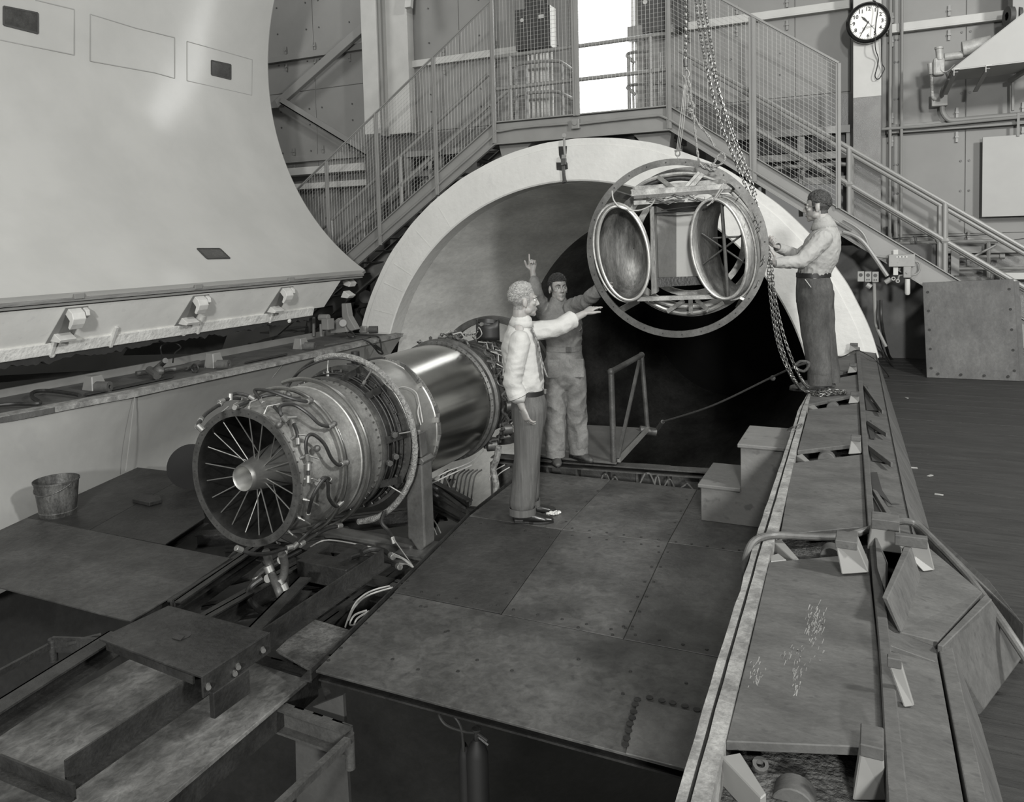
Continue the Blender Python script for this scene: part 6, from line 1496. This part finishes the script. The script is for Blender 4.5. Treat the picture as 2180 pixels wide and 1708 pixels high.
def head(b,F,k=1.,neckto=None,nr=.058):
    R=Matrix((F.l,F.f,F.u)).transposed()
    E=lambda c,r,sc:b.ball(F(c[0]*k,c[1]*k,c[2]*k),r*k,16,sc=sc,R=R)
    E((0,-.012,.032),.088,(.86,1.08,.96)); E((0,.032,-.030),.07,(.84,.86,1.08)); E((0,.058,-.078),.034,(1.15,.9,.8)); E((0,.075,-.092),.021,(1.05,.8,.8))
    E((.036,.020,-.062),.036,(.7,1.0,.8)); E((-.036,.020,-.062),.036,(.7,1.0,.8))
    cloft(b,[F(0,.086*k,.022*k),F(0,.100*k,-.004*k),F(0,.108*k,-.022*k)],[.0075*k,.009*k,.0115*k],F.l,10)
    E((.011,.098,-.028),.0085,(1,1,.8)); E((-.011,.098,-.028),.0085,(1,1,.8))
    cloft(b,[F(-.044*k,.070*k,.026*k),F(-.02*k,.084*k,.031*k),F(0,.086*k,.030*k),F(.02*k,.084*k,.031*k),F(.044*k,.070*k,.026*k)],[.009*k]*5,F.u,8)
    for s_ in (1,-1):
        E((s_*.040,.062,-.014),.022,(.9,.9,.8)); E((s_*.077,-.006,-.008),.031,(.28,.62,1.0)); E((s_*.078,.0,-.03),.013,(.5,.8,.9))
    cloft(b,[F(-.022*k,.083*k,-.054*k),F(0,.093*k,-.052*k),F(.022*k,.083*k,-.054*k)],[.0045*k,.0075*k,.0045*k],F.u,8)
    cloft(b,[F(-.018*k,.083*k,-.064*k),F(0,.091*k,-.065*k),F(.018*k,.083*k,-.064*k)],[.0045*k,.0075*k,.0045*k],F.u,8)
    if neckto is not None: cloft(b,[F(0,-.015*k,-.03*k),F(0,-.018*k,-.08*k),V(neckto)],[(nr*.92,nr),(nr*.95,nr*1.0),(nr*1.12,nr*1.1)],F.l,14)
def face_bits(F,k,parent,brow=HAIRD):
    for s_ in (1,-1):
        e=B().ball(F(s_*.029*k,.0755*k,.008*k),.0115*k,14).build('eye',EYEW,parent,smooth=True)
        B().ball(F(s_*.029*k,.0828*k,.008*k),.0060*k,10).build('iris',IRIS,e,smooth=True)
        bb=B(); cloft(bb,[F(s_*.014*k,.0935*k,.030*k),F(s_*.03*k,.090*k,.035*k),F(s_*.047*k,.074*k,.030*k)],[.0035*k,.004*k,.002*k],F.u,6); bb.build('eyebrow',brow,parent,smooth=True)
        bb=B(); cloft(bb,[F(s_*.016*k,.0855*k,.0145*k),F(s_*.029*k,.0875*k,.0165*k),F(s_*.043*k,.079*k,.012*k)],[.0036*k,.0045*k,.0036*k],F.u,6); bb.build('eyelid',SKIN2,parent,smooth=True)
    bb=B(); cloft(bb,[F(-.021*k,.0865*k,-.0585*k),F(0,.0985*k,-.0585*k),F(.021*k,.0865*k,-.0585*k)],[.0022*k,.0042*k,.0022*k],F.u,6); bb.build('mouth',LIP,parent,smooth=True)
STUB=M('grey_short_hair',.20,.7,var=.3,scale=80); STUBD=M('dark_short_hair',.035,.7,var=.4,scale=80)
def scalp(F,k):
    def fn(c):
        d=V(c)-F.o; x=d.dot(F.l)/k; y=d.dot(F.f)/k; z=d.dot(F.u)/k
        if abs(x)>.11 or abs(y)>.14 or z>.16 or z<-.075: return 0
        if abs(x)>.072 and -.035<y<.03 and -.045<z<.028: return 0     # ears
        if z>.062 and y<.075: return 1
        if y<-.022 and z>-.06: return 1
        if y<.030 and z>.018: return 1
        if abs(x)>.05 and .012<y<.034 and z>-.03: return 1
        return 0
    return fn
def hairdo(F,k,mat,parent,curly=.01,top=.02,seed=1,recede=.0):
    rnd=random.Random(seed); b=B()
    R=Matrix((F.l,F.f,F.u)).transposed()
    n=620
    for i in range(n):
        z=1-2*(i+.5)/n; ph=i*2.39996; r=math.sqrt(1-z*z); x=r*math.cos(ph); y=r*math.sin(ph)
        # hairline: front high, sides to ear, back to nape
        lim=.50+recede if y>.35 else (lerp(.50+recede,.02,(.35-y)/.55) if y>-.2 else lerp(.02,-.62,(-.2-y)/.8))
        if abs(x)>.5 and y>-.35: lim=(-.05 if y<.12 else (.12 if y<.45 else .35))
        if z<lim: continue
        th=top*(.35+.65*max(0,z))*min(1,.15+(z-lim)/.4)
        rr_b=.0115*min(1,.62+(z-lim)/.5)
        c=(x*(.0685+th*.4),-.012+y*(.0865+th*.4),.032+z*(.0775+th*.8))
        b.ball(F(c[0]*k,c[1]*k,c[2]*k),(rr_b+rnd.uniform(-.002,.003)*min(1,(z-lim)*3)+th*.25)*k,6,R=R)
    return blob(b,'hair',mat,parent,.0045,2,amp=curly,freq=(70,70,70),seed=seed)
def hand_(b,W,d,n,sgn,curl=(.5,.5,.5,.5),k=1.,thumb=.6,spread=.06,straight=None):
    # W wrist, d direction to fingers, n palm normal (towards palm side), sgn: +1 thumb on side (d x n)
    d=V(d).normalized(); n=(V(n)-d*V(n).dot(d)).normalized(); s_=d.cross(n)*sgn
    W=V(W)
    cloft(b,[W-d*.02*k,W+d*.012*k,W+d*.045*k,W+d*.085*k],[(.026*k,.019*k),(.029*k,.017*k),(.039*k,.016*k),(.040*k,.014*k)],s_,14)
    L=[.078,.088,.082,.064]; off=[.028,.009,-.010,-.028]
    for i in range(4):
        base=W+d*(.080*k)+s_*off[i]*k; c=curl[i]; p=[W+d*.055*k+s_*off[i]*.8*k,base]; dirn=(d+s_*(off[i]/.03)*spread).normalized(); ang=0
        seg=[.44,.31,.25]
        for q in range(3):
            ang+=c*(1.0 if q else .8)
            dd=(dirn*math.cos(ang)+n*math.sin(ang)); p.append(p[-1]+dd*L[i]*seg[q]*k)
        cloft(b,p,[.0098*k,.0098*k,.0092*k,.0085*k,.0072*k],s_,10)
    t0=W+d*.022*k+s_*.024*k; td=(d*.62+s_*.72+n*.25*thumb).normalized()
    t1=t0+td*.040*k; td2=(d*.9+s_*.25+n*.55*thumb).normalized(); t2=t1+td2*.032*k; t3=t2+(td2+n*.3*thumb).normalized()*.024*k
    cloft(b,[t0-td*.01*k,t0,t1,t2,t3],[.014*k,.015*k,.0125*k,.0105*k,.0085*k],n,10)
def shoe(F,name,mat,parent,L=.29):
    b=B(); cloft(b,[F(0,-.09,.035),F(0,-.06,.045),F(0,.0,.05),F(0,.07,.040),F(0,.13,.030),F(0,.165,.024)],[(.033,.033),(.036,.043),(.038,.046),(.045,.036),(.044,.028),(.030,.022)],F.l,16)
    cloft(b,[F(0,-.045,.05),F(0,-.045,.105)],[(.036,.045),(.040,.046)],F.l,14)
    o=blob(b,name,mat,parent,.0065,3)
    s=B(); pts=[]
    for i in range(28):
        a=2*PI*i/28; y=.038+.148*math.sin(a); x=.044*math.cos(a)*(1.05 if math.sin(a)>0 else .82); pts.append((x,y))
    s.hexa([F(x,y,0) for x,y in pts],[F(x,y,.016) for x,y in pts]); s.build('sole',BLACK,o,bevel=.003)
    h=B(); h.hexa([F(x,y,0) for x,y in((-.032,-.105),(.032,-.105),(.034,-.035),(-.034,-.035))],[F(x,y,.03) for x,y in((-.032,-.105),(.032,-.105),(.034,-.035),(-.034,-.035))]); h.build('heel',BLACK,o,bevel=.005)
    return o
SHBLK=M('black_shoe_leather',.015,.28,var=.2); SHBRN=M('worn_work_boot',.05,.6,var=.4,scale=20)

# ---------------------------------------------------------------- man in white shirt (on the deck, back three-quarter, reaching right)
def man_a():
    Y=5.2; g=onz(1122,1104,ZD); f=V((.90,.43,0)); F=Fr((g.x,g.y,ZD),f)
    Y=g.y
    P=lambda x,y,dy=0:ony(x,y,Y+dy)
    R_=-F.l   # his right = towards camera
    hip=P(1126,858); waist=P(1122,828); chest=P(1110,765); sh=P(1106,716); nk=P(1108,690)
    FH=Fr(P(1114,641),(.80,.60,-.03))
    b=B(); head(b,FH,1.06,nk,.060)
    nape=P(1105,700)
    cloft(b,[nape,chest,waist,hip],[(.12,.07),(.13,.08),(.12,.08),(.12,.08)],F.l,16)
    sR=sh+R_*.175+V((0,0,-.0)); sL=sh-R_*.16+V((0,0,.01))
    eR=P(1090,815,-.20); wR=P(1112,868,-.18); fR=P(1125,905,-.17)
    cloft(b,[sR,eR,wR],[.042,.038,.026],F.l,12)
    hand_(b,wR,(fR-wR),(-F.l*.2+F.f*.2+F.l*0+V((.2,.9,0))),-1,curl=(.35,.4,.45,.5),k=1.05,thumb=.4)
    eL=P(1192,694,.30); wL=P(1243,668,.52); fL=P(1272,648,.64)
    cloft(b,[sL,eL,wL],[.042,.040,.027],F.u,12)
    hand_(b,wL,(fL-wL),(.1,.5,-.85),-1,curl=(.18,.30,.40,.5),k=1.05,thumb=.5,spread=.12)
    for s_ in (1,-1):
        an=F(s_*.085,-.02,.09); kn=lerp(hip+F.l*s_*.09,an,.48)+F.f*.01
        cloft(b,[hip+F.l*s_*.09,kn,an,F(s_*.085,.06,.04)],[.06,.045,.035,.03],F.l,10)
    body=blob(b,'person',SKIN,None,.0048,3,mats=[SKIN,STUB],matfn=scalp(FH,1.06))
    tag(body,'grey-haired man in white shirt and patterned tie, reaching right on the deck','person')
    face_bits(FH,1.06,body,HAIRG); hairdo(FH,1.06,HAIRG,body,curly=.003,top=.022,seed=3,recede=.05)
    # shirt
    SH=M('white_cotton_shirt',.39,.8,var=.04,scale=14,bump=.45,bscale=16)
    b=B()
    cloft(b,[P(1124,838),P(1121,815),P(1112,770),P(1107,735),P(1106,712),P(1107,700),P(1108,690)],[(.150,.112),(.162,.128),(.182,.145),(.192,.138),(.172,.108),(.110,.090),(.080,.080)],F.l,24)
    cloft(b,[P(1108,700),P(1110,684)],[(.078,.080),(.072,.076)],F.l,18)
    cloft(b,[sR+V((0,0,-.01)),lerp(sR,eR,.5)+R_*.015,eR+R_*.005,lerp(eR,wR,.45),lerp(eR,wR,.55)],[.072,.068,.066,.066,.060],F.l,16)
    cloft(b,[sL,lerp(sL,eL,.55)+V((0,0,-.015)),eL+V((0,0,-.008)),lerp(eL,wL,.42)],[.080,.074,.066,.064],F.u,16)
    shirt=blob(b,'shirt',SH,body,.0085,4,amp=.007,freq=(9,9,17),ridge=1,seed=2)
    b=B(); b.lathe([(-.02,.062),(.0,.070),(.03,.072),(.035,.066)],lerp(eL,wL,.38),(wL-eL),20); 
    o=b.build('rolled_cuff',SH,shirt,smooth=True); s_=o.modifiers.new('s','SOLIDIFY'); s_.thickness=.006
    b=B(); b.lathe([(-.02,.062),(.0,.070),(.03,.070),(.035,.062)],lerp(eR,wR,.42),(wR-eR),20); o=b.build('rolled_cuff',SH,shirt,smooth=True); s_=o.modifiers.new('s','SOLIDIFY'); s_.thickness=.006
    # collar
    b=B(); c=P(1110,686); ax=(FH.o-c).normalized(); b.lathe([(-.022,.088),(.0,.080),(.018,.076),(.014,.081),(-.026,.093)],c,ax,26); o=b.build('collar',SH,shirt,smooth=True); s_=o.modifiers.new('s','SOLIDIFY'); s_.thickness=.003
    # tie hanging at the front
    TIE=M('patterned_tie',.12,.6,var=.9,scale=38,bump=.2)
    tp=[P(1131,700,-.02),P(1142,727,-.05),P(1150,760,-.06),P(1157,785,-.05),P(1163,802,-.04)]
    b=B(); 
    for i in range(4):
        w0=(.018,.024,.030,.034,.036)[i]; w1=(.018,.024,.030,.034,.036)[i+1]; s2=F.l
        b.hexa([tp[i]+s2*w0,tp[i]-s2*w0,tp[i]-s2*w0+F.f*.012,tp[i]+s2*w0+F.f*.012],[tp[i+1]+s2*w1,tp[i+1]-s2*w1,tp[i+1]-s2*w1+F.f*.012,tp[i+1]+s2*w1+F.f*.012])
    b.build('tie',TIE,body,bevel=.003)
    # trousers, belt
    TR=M('dark_striped_trousers',.075,.8,var=.2,scale=60,stretch=(1,1,.02),bump=.2,bscale=10)
    b=B(); cloft(b,[P(1124,834),P(1126,860),P(1126,890)],[(.150,.115),(.165,.128),(.155,.125)],F.l,24)
    for s_ in (1,-1):
        an=F(s_*.088,-.025+(.03 if s_>0 else -.01),.150); h0=P(1126,868)+F.l*s_*.08; kn=lerp(h0,an,.5)+F.f*.012
        cloft(b,[h0,lerp(h0,kn,.5),kn,lerp(kn,an,.5),an],[(.096,.112),(.090,.104),(.082,.092),(.080,.088),(.082,.094)],F.l,20)
    tr=blob(b,'trousers',TR,body,.009,4,amp=.006,freq=(14,14,4),ridge=1,seed=5)
    b=B()
    for s_ in (1,-1): b.lathe([(0,.084),(0,.090),(.05,.090),(.05,.084)],F(s_*.088,-.025+(.03 if s_>0 else -.01),.068),(0,0,1),22,ref=F.l,eu=1.13)
    o=b.build('trouser_cuffs',TR,tr,smooth=True)
    b=B(); c=P(1124,833); b.lathe([(-.017,.152),(-.017,.157),(.017,.157),(.017,.152)],c,(0,0,1),32,ref=F.l,eu=.78); b.build('belt',BLACK,body,smooth=True,auto=30)
    B().box(c+F.f*.122+F.l*-.03,(.03,.03,.035)).build('buckle',CHR,body,bevel=.004)
    b=B(); b.beam(P(1127,880,-.13),P(1131,862,-.13),.02,.006); b.build('pocket_edge',SH,tr)
    for s_ in (1,-1):
        dd=(F.f*1.0+F.l*s_*.12).normalized(); FS=Fr(F(s_*.085,.01+(.03 if s_>0 else .0),0.0),dd); shoe(FS,'shoe',SHBLK,body)
man_a()
# ---------------------------------------------------------------- worker in coveralls
def man_b():
    g=onz(1207,985,-.68); Y=g.y; f=V((.42,-.90,0)); F=Fr((g.x,g.y,-.68),f)
    P=lambda x,y,dy=0:ony(x,y,Y+dy)
    hip=P(1201,785); waist=P(1201,740); chest=P(1198,692); sh=P(1190,662); nk=P(1190,646)
    FH=Fr(P(1188,615),(.66,-.74,.04))
    b=B(); head(b,FH,1.05,nk,.058)
    cloft(b,[sh,chest,waist,hip],[(.12,.07),(.13,.08),(.12,.08),(.12,.08)],F.l,16)
    sR=P(1160,664,.02); sL=P(1218,655,-.05)      # his right is on the left of the picture
    eR=P(1141,628,-.12); wR=P(1134,578,-.06); fR=P(1133,557,-.05)
    cloft(b,[sR,eR,wR],[.042,.038,.026],F.f,12)
    hand_(b,wR,(0,0,1),(.25,-.9,.1),-1,curl=(.02,1.0,1.1,1.15),k=1.0,thumb=.5,spread=.02)
    eL=P(1250,640,-.22); wL=P(1278,614,-.42); fL=P(1288,612,-.5)
    cloft(b,[sL,eL,wL],[.042,.040,.026],F.u,12)
    hand_(b,wL,(fL-wL)+V((0,0,.02)),(.0,.6,-.7),1,curl=(.5,.5,.5,.5),k=1.0)
    an={}
    for s_,px in ((-1,1183),(1,1232)):
        a=onz(px,985 if s_<0 else 978,-.68); an[s_]=a
        cloft(b,[hip+F.l*s_*.09,lerp(hip+F.l*s_*.09,a+V((0,0,.08)),.5),a+V((0,0,.08)),a+V((0,0,.04))],[.06,.045,.035,.03],F.l,10)
    body=blob(b,'person',SKIN,None,.0048,3,mats=[SKIN,STUBD],matfn=scalp(FH,1.05))
    tag(body,'dark-haired young worker in grey coveralls pointing up with raised arm','person')
    face_bits(FH,1.05,body,HAIRD); hairdo(FH,1.05,HAIRD,body,curly=.004,top=.022,seed=9)
    CV=M('washed_grey_coveralls',.15,.85,var=.2,scale=7,bump=.5,bscale=16,spots=.15)
    b=B()
    cloft(b,[P(1201,800),P(1201,770),P(1201,742),P(1199,715),P(1195,688),P(1190,664),P(1189,652),P(1189,644)],[(.185,.14),(.178,.135),(.150,.115),(.172,.130),(.188,.128),(.155,.100),(.100,.084),(.076,.074)],F.l,24)
    cloft(b,[sR+V((.0,0,-.01)),lerp(sR,eR,.55),eR,lerp(eR,wR,.55)],[.078,.070,.062,.052],F.f,16)
    cloft(b,[sL,lerp(sL,eL,.5),eL,lerp(eL,wL,.8)],[.078,.068,.060,.052],F.u,16)
    cloft(b,[chest+R_off(F,.08),sR],[.09,.07],F.f,14); cloft(b,[chest-R_off(F,.08),sL],[.09,.07],F.f,14)
    for s_ in (1,-1):
        a=an[s_]+V((0,0,.145)); h0=hip+F.l*s_*.085+V((0,0,-.02)); kn=lerp(h0,a,.5)
        cloft(b,[h0,lerp(h0,kn,.5),kn,lerp(kn,a,.5),a],[(.105,.120),(.102,.115),(.094,.104),(.092,.100),(.088,.095)],F.l,20)
    cv=blob(b,'coveralls',CV,body,.009,4,amp=.011,freq=(10,10,10),ridge=1,seed=8)
    for s_ in (1,-1):
        b=B(); b.lathe([(0,.082),(0,.089),(.10,.089),(.10,.082)],an[s_]+V((0,0,.062)),(0,0,1),24,ref=F.l,eu=1.08); b.build('trouser_hem',CV,cv,smooth=True)
    b=B(); c=P(1201,741); b.lathe([(-.022,.156),(-.022,.164),(.022,.164),(.022,.156)],c,(0,0,1),32,ref=F.l,eu=.80); b.build('belt_band',CV,cv,smooth=True,auto=30)
    B().box(c+F.f*.135+F.l*.03,(.05,.02,.05)).build('belt_buckle',STEELM,cv,bevel=.006)
    for s_ in (1,-1):
        q=c+F.f*.125+F.l*s_*.10+V((0,0,-.17)); R3=Matrix((F.l,F.f,F.u)).transposed()
        B().box(q,(.13,.02,.17),R3).build('thigh_pocket',CV,cv,bevel=.008); 
    # collar flaps
    b=B(); k=P(1190,648); b.lathe([(-.03,.088),(.0,.078),(.018,.074),(.012,.082),(-.035,.096)],k,(0.05,-.15,1),24); o=b.build('collar',CV,cv,smooth=True); s_=o.modifiers.new('s','SOLIDIFY'); s_.thickness=.004
    B().tube([P(1236,690,-.12),P(1238,700,-.12),P(1233,705,-.12)],.006,6).build('key_clip',CHR,cv,smooth=True)
    for s_,dd in ((-1,(.5,-.9,0)),(1,(.92,-.45,0))):
        a=an[s_]; shoe(Fr((a.x,a.y,-.68),dd),'work_boot',SHBRN,body)
def R_off(F,d): return -F.l*d
man_b()
# ---------------------------------------------------------------- man on the right sill, holding the ring
def man_c():
    g=onz(1746,830,.0); Y=g.y; f=V((-1,.05,0)); F=Fr((g.x,g.y,0.0),f)
    P=lambda x,y,dy=0:ony(x,y,Y+dy)
    hip=P(1735,610); waist=P(1732,580); chest=P(1748,535); sh=P(1757,500); nk=P(1752,480)
    FH=Fr(P(1741,441),(-.97,.05,-.10))
    b=B(); head(b,FH,1.10,nk,.062)
    cloft(b,[sh,chest,waist,hip],[(.12,.07),(.13,.08),(.12,.08),(.12,.08)],F.l,16)
    # f=-X : his left side is towards the camera (l = u x f)
    near=F.l if F.l.y<0 else -F.l
    sN=sh+near*.175+V((0,0,-.03)); sF=sh-near*.16+V((0,0,-.03))
    eN=P(1704,557,-.32); wN=P(1650,560,-.44); fN=P(1632,550,-.48)
    cloft(b,[sN,eN,wN],[.043,.039,.027],F.u,12)
    sg=1 if near==F.l else -1
    hand_(b,wN,(fN-wN),(-.1,.75,.5),-1,curl=(.65,.7,.8,.85),k=1.05,thumb=.8)
    eF=P(1700,545,.10); wF=P(1655,527,-.12); fF=P(1640,520,-.2)
    cloft(b,[sF,eF,wF],[.043,.039,.027],F.u,12)
    hand_(b,wF,(fF-wF),(-.1,-.6,.6),1,curl=(.6,.7,.8,.8),k=1.05)
    for s_ in (1,-1):
        a=F(s_*.09,.0+s_*.03,.08); cloft(b,[hip+F.l*s_*.09,lerp(hip+F.l*s_*.09,a,.5),a,F(s_*.09,.07+s_*.03,.04)],[.06,.045,.035,.03],F.l,10)
    body=blob(b,'person',SKIN,None,.0048,3,mats=[SKIN,STUBD],matfn=scalp(FH,1.10))
    tag(body,'man in light work shirt, dark denim trousers and glasses, standing on the sill','person')
    face_bits(FH,1.10,body,HAIRM); hairdo(FH,1.10,HAIRM,body,curly=.002,top=.018,seed=6)
    # glasses
    gl=B()
    for s_ in (1,-1):
        c=FH(s_*.031,.100,.006); gl.tube([c+FH.l*.021*math.cos(a*PI/8)+FH.u*.016*math.sin(a*PI/8) for a in range(16)],.0016,5,closed=True)
        gl.tube([FH(s_*.05,.098,.010),FH(s_*.078,.06,.012),FH(s_*.082,.0,.006)],.0017,5)
    gl.tube([FH(-.01,.104,.01),FH(.01,.104,.01)],.0016,5); gl.build('glasses',CHR,body,smooth=True)
    SH=M('light_chambray_shirt',.27,.85,var=.08,scale=10,bump=.5,bscale=18)
    b=B()
    cloft(b,[P(1733,590),P(1734,572),P(1744,545),P(1752,520),P(1757,500),P(1756,488),P(1753,476)],[(.155,.125),(.168,.142),(.185,.158),(.192,.152),(.172,.122),(.112,.098),(.084,.084)],F.l,24)
    cloft(b,[sN,lerp(sN,eN,.5)+V((0,0,-.01)),eN,lerp(eN,wN,.5),lerp(eN,wN,.88)],[.080,.072,.062,.052,.043],F.u,16)
    cloft(b,[sF,lerp(sF,eF,.5),eF,lerp(eF,wF,.5),lerp(eF,wF,.85)],[.080,.070,.058,.050,.043],F.u,16)
    shirt=blob(b,'shirt',SH,body,.0085,3,amp=.0048,freq=(22,22,18),ridge=1,seed=12)
    for e_,w_ in ((eN,wN),(eF,wF)):
        cu=B(); cu.lathe([(-.03,.040),(-.03,.046),(.02,.043),(.02,.037)],lerp(e_,w_,.93),(w_-e_),18); cu.build('cuff',SH,shirt,smooth=True,auto=30)
    q=P(1722,535,-.02); B().box(q+V((.01,-.14,0)),(.07,.012,.08),Matrix.Rotation(.15,3,'Y')).build('chest_pocket',SH,shirt,bevel=.003)
    b=B(); c=P(1753,478); ax=(V((-.12,0,1))).normalized(); b.lathe([(-.03,.104),(.0,.090),(.026,.082),(.020,.090),(-.035,.112)],c,ax,26); o=b.build('collar',SH,shirt,smooth=True); s_=o.modifiers.new('s','SOLIDIFY'); s_.thickness=.004
    DN=M('dark_denim_trousers',.05,.85,var=.35,scale=8,stretch=(1,1,.4),bump=.25,bscale=14)
    b=B(); cloft(b,[P(1731,587),P(1733,610),P(1735,640)],[(.155,.135),(.168,.152),(.165,.155)],F.l,24)
    for s_ in (1,-1):
        a=F(s_*.085,-.025-(.05 if s_*F.l.y>0 else 0)+.02,.165); h0=P(1735,625)+F.l*s_*.08; kn=lerp(h0,a,.5)+F.f*.01
        cloft(b,[h0,lerp(h0,kn,.5),kn,lerp(kn,a,.5),a],[(.100,.150),(.098,.136),(.090,.118),(.086,.104),(.086,.100)],F.l,20)
    tr=blob(b,'trousers',DN,body,.009,4,amp=.005,freq=(9,9,6),ridge=1,seed=15)
    for s_ in (1,-1):
        a=F(s_*.085,-.025-(.05 if s_*F.l.y>0 else 0)+.02,.062); b=B(); b.lathe([(0,.080),(0,.087),(.12,.086),(.12,.080)],a,(0,0,1),24,ref=F.l,eu=1.17); b.build('trouser_hem',DN,tr,smooth=True)
    b=B(); c=P(1732,585); b.lathe([(-.02,.158),(-.02,.164),(.02,.164),(.02,.158)],c,(0,0,1),32,ref=F.l,eu=.89); b.build('belt',BLACK,body,smooth=True,auto=30)
    b=B(); b.beam(P(1714,595,-.16),P(1727,612,-.17),.012,.004); b.build('pocket_lining',COLW,tr)
    for s_ in (1,-1): shoe(Fr(F(s_*.09,.03+s_*.03,.0),f+F.l*s_*.1),'work_boot',SHBRN,body)
man_c()
